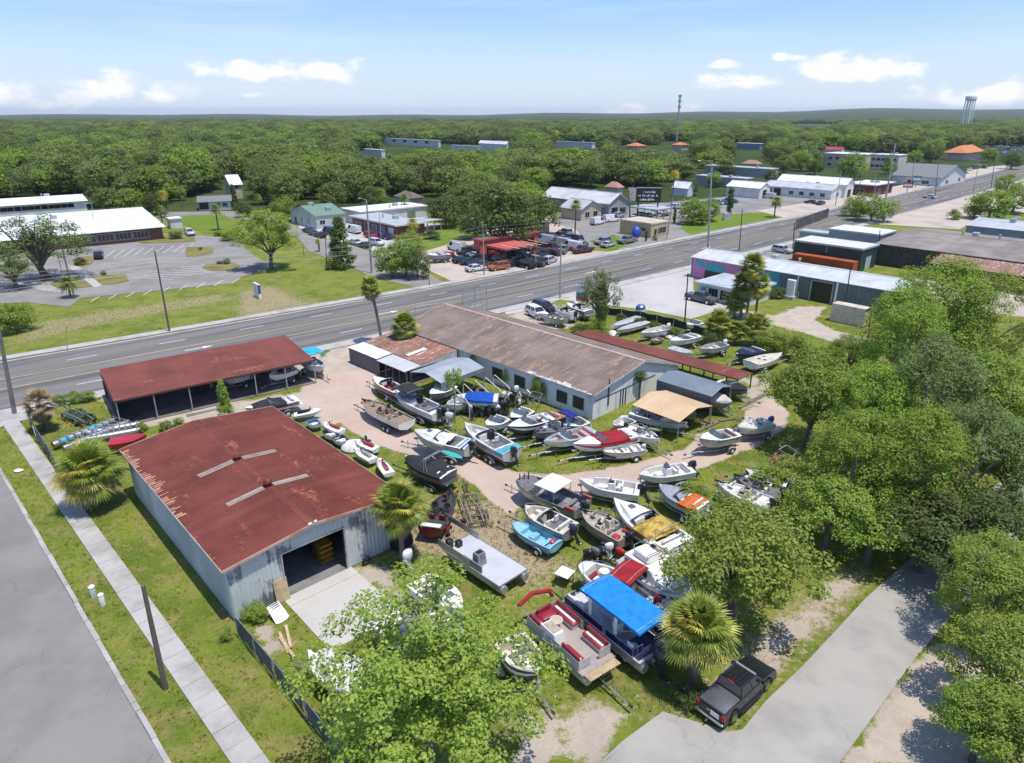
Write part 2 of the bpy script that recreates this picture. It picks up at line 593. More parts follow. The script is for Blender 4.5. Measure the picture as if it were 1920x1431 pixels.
# far terrain: one sheet to the horizon, rolling hills only far off to the right
FARG=M_("woodland_floor",(.040,.062,.018),.95,0,.3,.012,col2=(.062,.085,.024),fine=.06,spec=.1)
def terrain():
	rows=[12,60,150,300,600,1000,1600,2400,3500,5000,6500,8000,10000,11800]
	V,F=[],[]
	nx=61
	for y in rows:
		for i in range(nx):
			s=-1+2*i/(nx-1)
			x=s*(y*1.3+260)
			az=math.atan2(x,y)
			z=-.16
			if y>3000:
				k=min(1,(y-3000)/5000)
				z += k*(6+62*max(0,min(1,(az+.05)/.5))+9*math.sin(az*31)+7*math.sin(az*13+1))
			V.append((x,y,z))
	for r in range(len(rows)-1):
		for i in range(nx-1):
			a=r*nx+i
			F.append((a,a+1,a+nx+1,a+nx))
	b=MB()
	b.v,b.f=V,F
	struct(b.build("terrain",FARG,smooth=True))
terrain()
def paving(name,col,col2,crack=.45,scale=.16):
	m,N,L,b=nodes_for(name)
	pos=N.new("ShaderNodeNewGeometry").outputs['Position']
	n0=noise(N,L,pos,scale,6,.65)
	n1=noise(N,L,pos,1.1,6,.7)
	n2=noise(N,L,pos,18,3,.7)
	c=mixc(N,L,rng(N,L,n0,.38,.66),col,col2)
	c=mixc(N,L,rng(N,L,n1,.62,.80,0,.5),c,tuple(x*.72 for x in col2))
	w=N.new("ShaderNodeVectorMath")
	w.operation='MULTIPLY_ADD'
	nn=N.new("ShaderNodeTexNoise")
	nn.inputs['Scale'].default_value=.5
	nn.inputs['Detail'].default_value=5
	L.new(pos,nn.inputs['Vector'])
	L.new(nn.outputs['Color'],w.inputs[0])
	w.inputs[1].default_value=(2.6,2.6,0)
	L.new(pos,w.inputs[2])
	v=N.new("ShaderNodeTexVoronoi")
	v.feature='DISTANCE_TO_EDGE'
	v.inputs['Scale'].default_value=.17
	L.new(w.outputs[0],v.inputs['Vector'])
	k=rng(N,L,v.outputs['Distance'],.0,.008,crack,0)
	k=mathn(N,L,'MULTIPLY',k,rng(N,L,n0,.42,.6))
	c=mixc(N,L,k,c,tuple(x*.35 for x in col))
	hs=N.new("ShaderNodeHueSaturation")
	L.new(c,hs.inputs['Color'])
	L.new(rng(N,L,n2,.2,.8,.88,1.12,False),hs.inputs['Value'])
	L.new(hs.outputs[0],b.inputs['Base Color'])
	b.inputs['Roughness'].default_value=.92
	b.inputs['Specular IOR Level'].default_value=.15
	return m
ASPH=M_("road_asphalt",(.192,.184,.170),.92,0,.16,.55,col2=(.104,.102,.098),fine=16,stretch=(.04,1.0,1),rot=R(42),spec=.2,lo=.4,hi=.66)
ASPHL=paving("pale_asphalt",(.265,.253,.235),(.20,.192,.178),.5,.12)
ASPHS=paving("street_asphalt",(.240,.230,.213),(.192,.184,.171),.35)
CONCLOT=paving("concrete_lot",(.47,.455,.425),(.40,.385,.36),.30,.12)
LANE=paving("drive_concrete",(.36,.343,.31),(.285,.272,.248),.40,.22)
SANDLOT=M_("sand_lot",(.48,.41,.35),.95,0,.15,.12,col2=(.38,.33,.28),fine=5,spec=.1)
GRASSF=M_("lawn",(.120,.192,.022),.95,0,.2,.1,col2=(.190,.205,.045),fine=4,lo=.42,hi=.75,spec=.1)
def sheet(name,pts,z,mat,kind='structure',parent=None,label=None,thick=0.0):
	b=MB()
	pts=[(p[0],p[1]) for p in pts]
	area=sum(pts[i][0]*pts[(i+1) % len(pts)][1]-pts[(i+1) % len(pts)][0]*pts[i][1] for i in range(len(pts)))
	if area<0:
		pts=pts[::-1]
	b.prism(pts,z-max(thick,.03),z)
	o=b.build(name,mat,parent)
	if kind and parent is None:
		o['kind']=kind
	return o
# ---- main road: spine through the surveyed far kerb
SPINE=[(-150,26),(-110,54.5),(-68,85.4),(-36.9,109.2),(0,139.0),(47.8,181.5),(115.3,244.0),(200,326),(317,445),(520,650),(900,1040)]
def smooth_line(pts,n=10):
	out=[]
	P=[Vector((*p,0)) for p in pts]
	for i in range(len(P)-1):
		p0,p1,p2,p3=P[max(i-1,0)],P[i],P[i+1],P[min(i+2,len(P)-1)]
		for k in range(n):
			t=k/n
			q=.5*((2*p1)+(-p0+p2)*t+(2*p0-5*p1+4*p2-p3)*t*t+(-p0+3*p1-3*p2+p3)*t ** 3)
			out.append((q.x,q.y))
	out.append(pts[-1])
	return out
SPL=smooth_line(SPINE,12)
def cum(line):
	s=[0]
	for i in range(1,len(line)):
		s.append(s[-1]+math.hypot(line[i][0]-line[i-1][0],line[i][1]-line[i-1][1]))
	return s
SPS=cum(SPL)
def at_s(s,off):
	"""point at arc length s along the far kerb, off metres toward the near side"""
	s=max(0,min(SPS[-1]-.01,s))
	i=max(0,int(np.searchsorted(SPS,s))-1)
	t=(s-SPS[i])/(SPS[i+1]-SPS[i])
	a,b=SPL[i],SPL[i+1]
	dx,dy=b[0]-a[0],b[1]-a[1]
	l=math.hypot(dx,dy)
	# smoothed normal
	j0,j1=max(0,i-1),min(len(SPL)-1,i+2)
	ex,ey=SPL[j1][0]-SPL[j0][0],SPL[j1][1]-SPL[j0][1]
	el=math.hypot(ex,ey)
	return (a[0]+dx*t+ey/el*off,a[1]+dy*t-ex/el*off)
def band(s0,s1,o0,o1,step=4.0):
	n=max(1,int(abs(s1-s0)/step))
	ss=[s0+(s1-s0)*k/n for k in range(n+1)]
	return [at_s(s,o0) for s in ss]+[at_s(s,o1) for s in reversed(ss)]
def strip(name,s0,s1,o0,o1,z,mat,parent=None,thick=.0,step=4.0,kind=None):
	n=max(1,int(abs(s1-s0)/step))
	b=MB()
	rings=[]
	for k in range(n+1):
		s=s0+(s1-s0)*k/n
		p,q=at_s(s,o0),at_s(s,o1)
		rings.append([(*p,z-max(.03,thick)),(*p,z),(*q,z),(*q,z-max(.03,thick))])
	b.loft(rings)
	# make top face up
	o=b.build(name,mat,parent)
	if kind:
		o['kind']=kind
	return o
RW=18.9
road=strip("main_road",2,SPS[-1]-2,0,RW,.004,ASPH,step=5,kind='structure')
for a,b_,nm in ((.0,0.0,0),):
	pass
# lane lines: yellow pair bounding the turn lane, dashed white between lanes
LW=.16
strip("lane_line",20,900,7.25,7.25+LW,.009,YELLOWPAINT,road,.004)
strip("lane_line",20,900,11.1,11.1+LW,.009,YELLOWPAINT,road,.004)
dash_me=None
for off in (3.7,14.75):
	s=40.0
	while s<520:
		strip("lane_dash",s,s+3.6,off,off+LW,.009,WHITEPAINT,road,.004)
		s += 11.4
# dashes of the turn pocket on the near left stretch
s=46.0
for k in range(5):
	strip("lane_dash",s,s+7.0 if k % 2 == 0 else s+3,6.3,6.3+LW,.009,WHITEPAINT,road,.004)
	s += 12
# turn arrow
ar=MB()
sA=122
c=[at_s(sA+ds,o) for ds,o in ((0,9.1),(0,9.35),(2.4,9.35),(2.4,9.75),(3.8,9.2),(2.4,8.7),(2.4,9.1))]
ar.prism(c[::-1],.005,.009)
ar.build("turn_arrow",WHITEPAINT,road)
for ds in (30,78,120):
	ar=MB()
	c=[at_s(sA+ds+d2,o) for d2,o in ((0,9.1),(0,9.35),(2.4,9.35),(2.4,9.75),(3.8,9.2),(2.4,8.7),(2.4,9.1))]
	ar.prism(c[::-1],.005,.009)
	ar.build("turn_arrow",WHITEPAINT,road)
# kerbs and pavements of the main road, slabs one by one as far as they can be told apart
pav=strip("pavement",20,620,-3.1,-1.35,.1,CONC,None,.12,kind='structure')
kerb=strip("kerb",20,700,-.45,-.02,.13,CONC,None,.16,kind='structure')
kerbn=strip("kerb",24,640,RW+.02,RW+.42,.10,CONC,None,.16,kind='structure')
pavn=strip("pavement",58,330,RW+.43,RW+2.3,.085,CONC,None,.12,kind='structure')
# ---- side street along the left edge, its kerb blocks and the slab pavement
kA,kB=Vector((*G(2,893),0)),Vector((*G(318,1450),0))
kd=(kB-kA).normalized()
kn=Vector((kd.y,-kd.x,0))          # towards the street (left/near side)
if kn.x>0:
	kn=-kn
k0,k1=kA-kd*16,kB+kd*10
st=[k0,k1,k1+kn*11,k0+kn*11]
street=sheet("side_street",[(p.x,p.y) for p in st],.006,ASPHS)
kerb2=struct(MB().add([],[]).build("kerb_line",CONC))
nblk=27
seg=(k1-k0).length/nblk
for i in range(nblk):
	w=.34+rnd.uniform(-.03,.03)
	b=MB()
	b.taper((0,0,0),seg-.035,w,.1+rnd.uniform(0,.03),.99,.8)
	o=b.build("kerb_stone",CONC,kerb2)
	p=k0+kd*seg*(i+.5)-kn*(.16+rnd.uniform(-.02,.02))
	o.location=(p.x,p.y,-.02)
	o.rotation_euler=(0,0,math.atan2(kd.y,kd.x)+rnd.uniform(-.006,.006))
sL0,sL1=Vector((*G(5,797),0)),Vector((*G(432,1431),0))
sR0,sR1=Vector((*G(38,787),0)),Vector((*G(440,1339),0))
sd=(sL1-sL0).normalized()
sn=Vector((-sd.y,sd.x,0))
if sn.x<0:
	sn=-sn
walk=struct(MB().build("sidewalk",CONC))
wW=abs((sR1-sL0).dot(sn))
nsl=52
sl=1.48
slab_me=[]
for k in range(4):
	b=MB()
	b.taper((0,0,0),sl-.022,wW-.01,.1,.996,.992)
	me=b.mesh("slab")
	me.materials.append(CONC)
	slab_me.append(me)
for i in range(-3,nsl-3):
	p=sL0+sd*sl*(i+.5)+sn*(wW/2)
	o=put("slab",slab_me[i % 4],CONC,walk)
	o.location=(p.x,p.y,-.035+rnd.uniform(-.006,.008))
	o.rotation_euler=(rnd.uniform(-.004,.004),rnd.uniform(-.004,.004),math.atan2(sd.y,sd.x)+rnd.uniform(-.004,.004))
# apron joining pavement to main road
sheet("pavement_corner",px((-20,775),(40,762),(70,782),(38,790),(5,800),(-60,830)),.03,CONC)
# ---- right hand lane
sheet("concrete_lane",px((1110,1445),(1165,1391),(1243,1334),(1318,1357),(1365,1372),(1392,1368),(1437,1313),(1502,1252),(1626,1119),(1690,1062),(1790,975),(1890,890),(1990,900),(1850,1080),(1715,1235),(1560,1450)),.004,LANE)
# ---- lots
sheet("parking_lot",px((-160,470),(0,470),(102,462),(254,446),(300,438),(367,440),(449,449),(455,463),(478,481),(519,501),(452,519),(437,531),(152,559),(131,575),(44,567),(-160,575)),.0,ASPHL)
sheet("cross_street",px((834,532),(806,545),(700,520),(636,491),(579,471),(560,446),(520,425),(470,412),(430,408),(300,405),(296,398),(430,396),(500,398),(560,427),(606,446),(658,460),(700,474),(780,498)),.002,ASPHL)
sheet("scrap_lot",px((790,500),(700,474),(735,470),(820,462),(880,440),(1000,410),(1080,430),(1110,470),(1160,474),(1000,505),(905,517),(850,529)),.001,SANDLOT)
sheet("shop_lot",px((560,440),(610,446),(700,470),(740,468),(830,420),(700,415),(560,420)),-.004,CONCLOT)
sheet("dealer_lot",px((1020,412),(1090,395),(1240,380),(1330,372),(1400,365),(1570,350),(1660,350),(1640,372),(1500,408),(1290,446),(1180,470),(1105,462),(1085,440)),-.002,ASPHL)
sheet("far_lot",px((1420,395),(1500,382),(1600,365),(1700,345),(1790,325),(1860,312),(1900,309),(1880,318),(1760,345),(1583,388),(1470,412)),.0,SANDLOT)
sheet("concrete_lot",px((1146,538),(1262,503),(1300,505),(1300,545),(1352,570),(1358,578),(1296,598),(1217,582),(1140,572),(1100,566),(1050,562),(1000,580),(950,590),(945,584),(1075,556)),-.001,CONCLOT)
sheet("roadside_lot",px((1640,420),(1720,388),(1810,355),(1900,325),(2050,320),(2050,400),(1850,400),(1800,430)),-.002,SANDLOT)
sheet("side_lot",px((1380,470),(1480,455),(1560,470),(1500,490),(1420,490)),.001,ASPHL)
sheet("lawn",px((1275,428),(1290,410),(1320,402),(1400,402),(1445,412),(1400,420),(1330,433),(1295,440)),.01,GRASSF)
sheet("lawn",px((1370,402),(1430,398),(1470,408),(1440,416)),.012,GRASSF)
sheet("lawn",px((1104,452),(1150,440),(1190,455),(1150,470),(1120,462)),.011,GRASSF)
sheet("lawn",px((335,405),(420,402),(470,440),(446,444),(380,436),(345,420)),.012,GRASSF)
sheet("lawn",px((440,398),(490,395),(500,400),(460,406)),.012,GRASSF)
sheet("lawn",px((850,425),(900,420),(905,440),(800,470),(740,465)),.004,GRASSF)
sheet("field",px((-200,610),(-200,690),(0,672),(300,618),(530,585),(800,540),(690,510),(560,470),(520,500),(450,530),(150,562),(130,578),(-100,585)),-.03,GRASSF) if False else None
# kerbed islands in the car park, parking bay lines
DRYG=M_("dry_grass",(.22,.19,.075),.95,0,.2,.3,col2=(.14,.15,.035),fine=5,spec=.1)
for pts in (((96,532),(120,522),(150,520),(172,538),(140,541),(105,539)),((170,518),(235,515),(242,527),(220,532),(192,534)),((347,470),(352,464),(398,465),(400,473),(370,481),(350,482)),((380,503),(385,496),(440,493),(450,500),(440,507),(395,508)),((137,487),(172,480),(176,492),(155,502),(140,498)),((250,452),(300,441),(365,445),(366,453),(270,457))):
	sheet("parking_island",px(*pts),.11,DRYG,thick=.13)
lot=bpy.data.objects["parking_lot"]
def pline(a,b,w=.13):
	A,B=Vector((*G(*a),0)),Vector((*G(*b),0))
	d=(B-A)
	n=Vector((-d.y,d.x,0)).normalized()*w/2
	sheet("bay_line",[(p.x,p.y) for p in (A-n,B-n,B+n,A+n)],.005,WHITEPAINT,parent=lot)
for i in range(9):
	u=195+i*18.5
	pline((u,484-i*1.6),(u+12,476-i*1.6))
	pline((u+12,476-i*1.6),(u+20,469-i*1.4))
for i in range(9):
	u=170+i*33
	pline((u,566-i*4.3),(u+16,556-i*4.3))
for i in range(8):
	u=250+i*18
	pline((u,520-i*3.4),(u+75,524-i*3.4))
for i in range(10):
	pline((105+i*15,461-i*1.5),(130+i*15,464-i*1.6))
for i in range(6):
	pline((30+i*12,530+i),(85+i*10,545+i))
sheet("island_path",px((128,500),(145,497),(192,535),(178,540)),.02,CONC)
# -------- sheet metal and buildings
def rust_material(name,base,streak,amt=.5,along=0.0,objvar=.06,scale=.35,wear=(.5,.46,.42),wearamt=0.0,rough=.6):
	if name in MATS:
		return MATS[name]
	m,N,L,b=nodes_for(name)
	geo=N.new("ShaderNodeNewGeometry")
	pos=geo.outputs['Position']
	st=scaled(N,L,pos,(1.0,.22,.3),along)
	n1=noise(N,L,st,scale*2,6,.65)
	n2=noise(N,L,pos,3.5,6,.7)
	n3=noise(N,L,pos,.22,4,.6)
	f=mathn(N,L,'ADD',n1,mathn(N,L,'MULTIPLY',mathn(N,L,'SUBTRACT',n2,.5),.6))
	f=mathn(N,L,'ADD',f,mathn(N,L,'MULTIPLY',mathn(N,L,'SUBTRACT',n3,.5),.6))
	f=rng(N,L,f,.86-amt*.55,1.02-amt*.5)
	c=mixc(N,L,rng(N,L,n3,.35,.65),base,tuple(x*.70 for x in base))
	c=mixc(N,L,f,c,streak)
	if wearamt:
		n4=noise(N,L,st,scale*4.3,5,.6)
		c=mixc(N,L,rng(N,L,n4,.72-wearamt*.4,.86-wearamt*.4),c,wear)
	oi=N.new("ShaderNodeObjectInfo")
	hs=N.new("ShaderNodeHueSaturation")
	L.new(c,hs.inputs['Color'])
	L.new(mathn(N,L,'MULTIPLY',rng(N,L,oi.outputs['Random'],0,1,1-objvar,1+objvar,False),rng(N,L,n2,.2,.8,.86,1.14,False)),hs.inputs['Value'])
	L.new(hs.outputs[0],b.inputs['Base Color'])
	b.inputs['Roughness'].default_value=rough
	b.inputs['Specular IOR Level'].default_value=.2
	MATS[name]=m
	return m
RUSTRED=rust_material("red_rusty_roof",(.195,.055,.041),(.40,.135,.062),.47,R(42),.11)
RUSTDULL=rust_material("dull_red_roof",(.20,.062,.044),(.28,.095,.058),.50,R(-50),.05)
RUSTANNEX=rust_material("rust_patched_roof",(.29,.165,.125),(.36,.14,.08),.62,R(-45),.22,.8,(.55,.52,.50),.42)
ROOFBR=rust_material("brown_grey_roof",(.225,.178,.145),(.30,.205,.145),.58,R(-45),.10,.5,(.33,.29,.25),.34)
ROOFGREY=rust_material("grey_brown_roof",(.285,.25,.215),(.215,.175,.14),.5,R(40),.08,.4,(.30,.28,.26),.3)
WHITEROOF=M_("white_metal_roof",(.74,.75,.75),.5,0,.08,.3,col2=(.58,.58,.57),fine=4,objvar=.03)
GREYROOF=M_("light_grey_roof",(.48,.50,.51),.45,.1,.12,.3,col2=(.38,.39,.40),fine=4,objvar=.05)
WALLMETAL=rust_material("pale_painted_metal",(.50,.545,.54),(.24,.25,.27),.36,R(-41),.04,1.5,(.62,.64,.62),.1)
def wall_streaks():
	m,N,L,b=nodes_for("streaked_white_wall")
	geo=N.new("ShaderNodeNewGeometry")
	pos=geo.outputs['Position']
	st=scaled(N,L,pos,(2.6,2.6,.18))
	n1=noise(N,L,st,1.1,6,.7)
	n2=noise(N,L,pos,.5,5,.6)
	f=mathn(N,L,'ADD',n1,mathn(N,L,'MULTIPLY',mathn(N,L,'SUBTRACT',n2,.5),1.0))
	c=mixc(N,L,rng(N,L,f,.54,.78),(.74,.735,.70),(.47,.46,.45))
	c=mixc(N,L,rng(N,L,f,.80,.98),c,(.20,.195,.19))
	L.new(c,b.inputs['Base Color'])
	b.inputs['Roughness'].default_value=.85
	return m
def shed_streaks():
	m,N,L,b=nodes_for("streaked_green_grey_metal")
	geo=N.new("ShaderNodeNewGeometry")
	pos=geo.outputs['Position']
	st=scaled(N,L,pos,(3.2,3.2,.25))
	n1=noise(N,L,st,1.2,6,.72)
	n2=noise(N,L,pos,.34,5,.6)
	f=mathn(N,L,'ADD',n1,mathn(N,L,'MULTIPLY',mathn(N,L,'SUBTRACT',n2,.5),1.7))
	c=mixc(N,L,rng(N,L,n2,.35,.65),(.47,.50,.485),(.56,.58,.555))
	c=mixc(N,L,rng(N,L,f,.55,.74),c,(.15,.165,.185))
	L.new(c,b.inputs['Base Color'])
	b.inputs['Roughness'].default_value=.6
	return m
WALLW=wall_streaks()
SHEDW=shed_streaks()
INSIDE=M_("dim_interior",(.10,.10,.10),.95,0,.3,1)
_PC={}
def panel_mesh(w,l,n=3,h=.035):
	k=(round(w,3),round(l,3),n,h)
	if k in _PC:
		return _PC[k]
	p=w/n
	prof=[(0,0)]
	for i in range(n):
		c=(i+.5)*p
		prof += [(c-.30*p,0),(c-.16*p,h),(c+.16*p,h),(c+.30*p,0)]
	prof.append((w,0))
	b=MB()
	b.loft([[(x,0,z) for x,z in prof],[(x,l,z) for x,z in prof]],closed=False)
	b.f=[tuple(f) for f in b.f]
	me=b.mesh("panel")
	_PC[k]=me
	return me
def axes(o,ux,uy):
	ux,uy=Vector(ux).normalized(),Vector(uy).normalized()
	uz=ux.cross(uy).normalized()
	uy=uz.cross(ux)
	return Matrix(((ux.x,uy.x,uz.x,o[0]),(ux.y,uy.y,uz.y,o[1]),(ux.z,uy.z,uz.z,o[2]),(0,0,0,1)))
def panels(parent,name,o,ux,uy,width,length,mat,pw=.95,n=3,h=.035,jit=.0,lift=.004):
	"""row of separate ribbed sheets along ux, each running length along uy"""
	cnt=max(1,round(width/pw))
	w=width/cnt
	me=panel_mesh(w*1.0,length,n,h)
	ux,uy=Vector(ux).normalized(),Vector(uy).normalized()
	uz=ux.cross(uy).normalized()
	res=[]
	for i in range(cnt):
		p=Vector(o)+ux*(w*i)+uz*(lift*(i % 2)+rnd.uniform(0,jit))+uy*rnd.uniform(-jit,jit)*3
		m2=bpy.data.objects.new(name,me)
		COL.objects.link(m2)
		if not me.materials:
			me.materials.append(mat)
		if me.materials[0] != mat:
			m2.material_slots[0].link='OBJECT'
			m2.material_slots[0].material=mat
		m2.parent=parent
		m2.matrix_basis=axes(p,ux,uy)
		res.append(m2)
	return res
def beam(b,p,q,t=.08):
	b.tube([p,q],t*.7,4)
def wpart(parent,side,W,D,x,z,w,h,frame,pane,name="window",deep=.05,bars=(0,0),sub="pane"):
	"""window or door set in a wall: a frame with a recessed pane as its sub-part"""
	t=.07
	fr=MB()
	y0,y1=-.05,.03
	fr.box(-w/2-t,w/2+t,y0,y1,h,h+t)
	fr.box(-w/2-t,w/2+t,y0,y1,-t,0)
	fr.box(-w/2-t,-w/2,y0,y1,0,h)
	fr.box(w/2,w/2+t,y0,y1,0,h)
	for i in range(bars[0]):
		xx=-w/2+w*(i+1)/(bars[0]+1)
		fr.box(xx-.02,xx+.02,y0+.01,y1-.03,0,h)
	for i in range(bars[1]):
		zz=h*(i+1)/(bars[1]+1)
		fr.box(-w/2,w/2,y0+.012,y1-.032,zz-.02,zz+.02)
	if side == 'f':
		M=Matrix.Translation((x,0,z))
	elif side == 'r':
		M=Matrix.Translation((W,x,z)) @ Matrix.Rotation(R(90),4,'Z')
	elif side == 'b':
		M=Matrix.Translation((x,D,z)) @ Matrix.Rotation(R(180),4,'Z')
	else:
		M=Matrix.Translation((0,x,z)) @ Matrix.Rotation(R(-90),4,'Z')
	o=fr.build(name,frame,parent)
	o.matrix_basis=M
	pn=MB()
	pn.box(-w/2,w/2,-.022,-.004,0,h)
	q=pn.build(sub,pane,o)
	return o
def frame_of(A,B,C,h):
	"""footprint frame from surveyed eave corners: returns origin, angle, width, depth (depth to the left of A->B)"""
	a,b,c=Vector(G(*A,h)),Vector(G(*B,h)),Vector(G(*C,h))
	d=b-a
	n=Vector((-d.y,d.x)).normalized()
	dep=(c-a).dot(n)
	if dep<0:
		a,b=b,a
		d=b-a
		n=Vector((-d.y,d.x)).normalized()
		dep=(c-a).dot(n)
	return a,math.atan2(d.y,d.x),d.length,dep
def building(name,label,cat,A,B,C,h,wall,roofm,roof='flat',rise=1.2,over=.4,openings=(),parts=True,group=None,pw=0,trim=None,sink=0.15):
	o,ang,W,D=frame_of(A,B,C,h)
	t=thing(name,label,cat,(o.x,o.y,0),ang,group)
	tw=.16
	trim=trim or VINYLW
	def wl(x0,x1,y0,y1):
		MB().box(x0,x1,y0,y1,-sink,h).build("wall",wall,t)
	wl(0,W,0,tw)
	wl(0,W,D-tw,D)
	wl(0,tw,tw,D-tw)
	wl(W-tw,W,tw,D-tw)
	if roof == 'flat':
		MB().box(-over,W+over,-over,D+over,h+.002,h+.22).build("roof",roofm,t)
		e=MB()
		e.box(-over-.06,W+over+.06,-over-.06,-over-.002,h-.08,h+.30)
		e.box(-over-.06,W+over+.06,D+over+.002,D+over+.06,h-.08,h+.30)
		e.box(-over-.06,-over-.002,-over,D+over,h-.08,h+.30)
		e.box(W+over+.002,W+over+.06,-over,D+over,h-.08,h+.30)
		e.build("fascia",trim,t)
	elif roof in ('gx','gy','hip','shed'):
		if roof == 'gx':
			ridge=[(-over,D/2,h+rise),(W+over,D/2,h+rise)]
			s=math.hypot(D/2+over,rise*(1+over/(D/2)))
			zl=h-rise*over/(D/2)
			slopes=[((-over,-over,zl),(1,0,0),(0,D/2+over,h+rise-zl),W+2*over,s),((W+over,D+over,zl),(-1,0,0),(0,-D/2-over,h+rise-zl),W+2*over,s)]
			for x in (.02,W-.02-tw):
				g=MB()
				g.add([(x,0,h),(x,D,h),(x,D/2,h+rise-.05),(x+tw,0,h),(x+tw,D,h),(x+tw,D/2,h+rise-.05)],[(0,2,1),(3,4,5),(0,1,4,3),(1,2,5,4),(2,0,3,5)])
				g.build("gable",wall,t)
		elif roof == 'gy':
			s=math.hypot(W/2+over,rise*(1+over/(W/2)))
			zl=h-rise*over/(W/2)
			slopes=[((W+over,-over,zl),(0,1,0),(-W/2-over,0,h+rise-zl),D+2*over,s),((-over,D+over,zl),(0,-1,0),(W/2+over,0,h+rise-zl),D+2*over,s)]
			ridge=[(W/2,-over,h+rise),(W/2,D+over,h+rise)]
			for y in (.02,D-.02-tw):
				g=MB()
				g.add([(0,y,h),(W,y,h),(W/2,y,h+rise-.05),(0,y+tw,h),(W,y+tw,h),(W/2,y+tw,h+rise-.05)],[(0,1,2),(3,5,4),(0,3,4,1),(1,4,5,2),(2,5,3,0)])
				g.build("gable",wall,t)
		elif roof == 'shed':
			s=math.hypot(D+2*over,rise)
			slopes=[((-over,-over,h),(1,0,0),(0,D+2*over,rise),W+2*over,s)]
			ridge=None
			g=MB()
			g.box(.01,W-.01,D-tw-.01,D-.01,h,h+rise-.06)
			g.build("wall",wall,t)
		if roof != 'hip':
			for (p,ux,uy,wd,ln) in slopes:
				if pw:
					panels(t,"roof_panel",p,ux,uy,wd,ln,roofm,pw)
					und=MB()
					und.box(0,wd,0,ln,-.10,-.012)
					u=und.build("roof_deck",trim,t)
					u.matrix_basis=axes(p,ux,uy)
				else:
					b=MB()
					b.box(0,wd,0,ln,-.10,0)
					u=b.build("roof",roofm,t)
					u.matrix_basis=axes(p,ux,uy)
			if ridge:
				MB().tube([Vector(ridge[0])+Vector((0,0,.02)),Vector(ridge[1])+Vector((0,0,.02))],.14,6).build("ridge_cap",roofm,t)
		else:
			b=MB()
			k=min(W,D)/2
			if W >= D:
				r0,r1=(k,D/2),(W-k,D/2)
			else:
				r0,r1=(W/2,k),(W/2,D-k)
			e=over
			v=[(-e,-e,h),(W+e,-e,h),(W+e,D+e,h),(-e,D+e,h),(*r0,h+rise),(*r1,h+rise),(-e,-e,h-.12),(W+e,-e,h-.12),(W+e,D+e,h-.12),(-e,D+e,h-.12)]
			if W >= D:
				f=[(0,1,5,4),(1,2,5),(2,3,4,5),(3,0,4)]
			else:
				f=[(0,1,4),(1,2,5,4),(2,3,5),(3,0,4,5)]
			f += [(6,9,8,7),(0,6,7,1),(1,7,8,2),(2,8,9,3),(3,9,6,0)]
			b.add(v,f)
			b.build("roof",roofm,t)
	if roof in ('flat','gx','gy','shed') and W*D>120:
		for k in range(rnd.choice((2,3,4))):
			x,y=W*rnd.uniform(.2,.8),D*rnd.uniform(.2,.8)
			zz=h+.2
			if roof == 'gx':
				zz=h+rise*(1-abs(y-D/2)/(D/2))
			elif roof == 'gy':
				zz=h+rise*(1-abs(x-W/2)/(W/2))
			elif roof == 'shed':
				zz=h+rise*y/D
			b=MB()
			if k % 2:
				b.tube([(x,y,zz-.1),(x,y,zz+.7),(x,y,zz+.75),(x,y,zz+.95)],[.18,.18,.32,.26],8)
				b.build("roof_vent",GALV,t)
			else:
				b.rbox((x,y,zz-.1),1.5,1.2,1.0,.06)
				b.build("roof_unit",GREYCP if 'GREYCP' in globals() else GALV,t)
	for op in openings:
		kind,side,fx,z,w,hh=op[:6]
		L_=W if side in 'fb' else D
		x=fx*L_ if fx <= 1 else fx
		if kind == 'w':
			wpart(t,side,W,D,x,z,w,hh,trim,GLASS,bars=op[6] if len(op)>6 else (1,0))
		elif kind == 'd':
			wpart(t,side,W,D,x,z+.08,w,hh,trim,op[6] if len(op)>6 else BLACKP,name="door",sub="door_leaf")
	return t,W,D
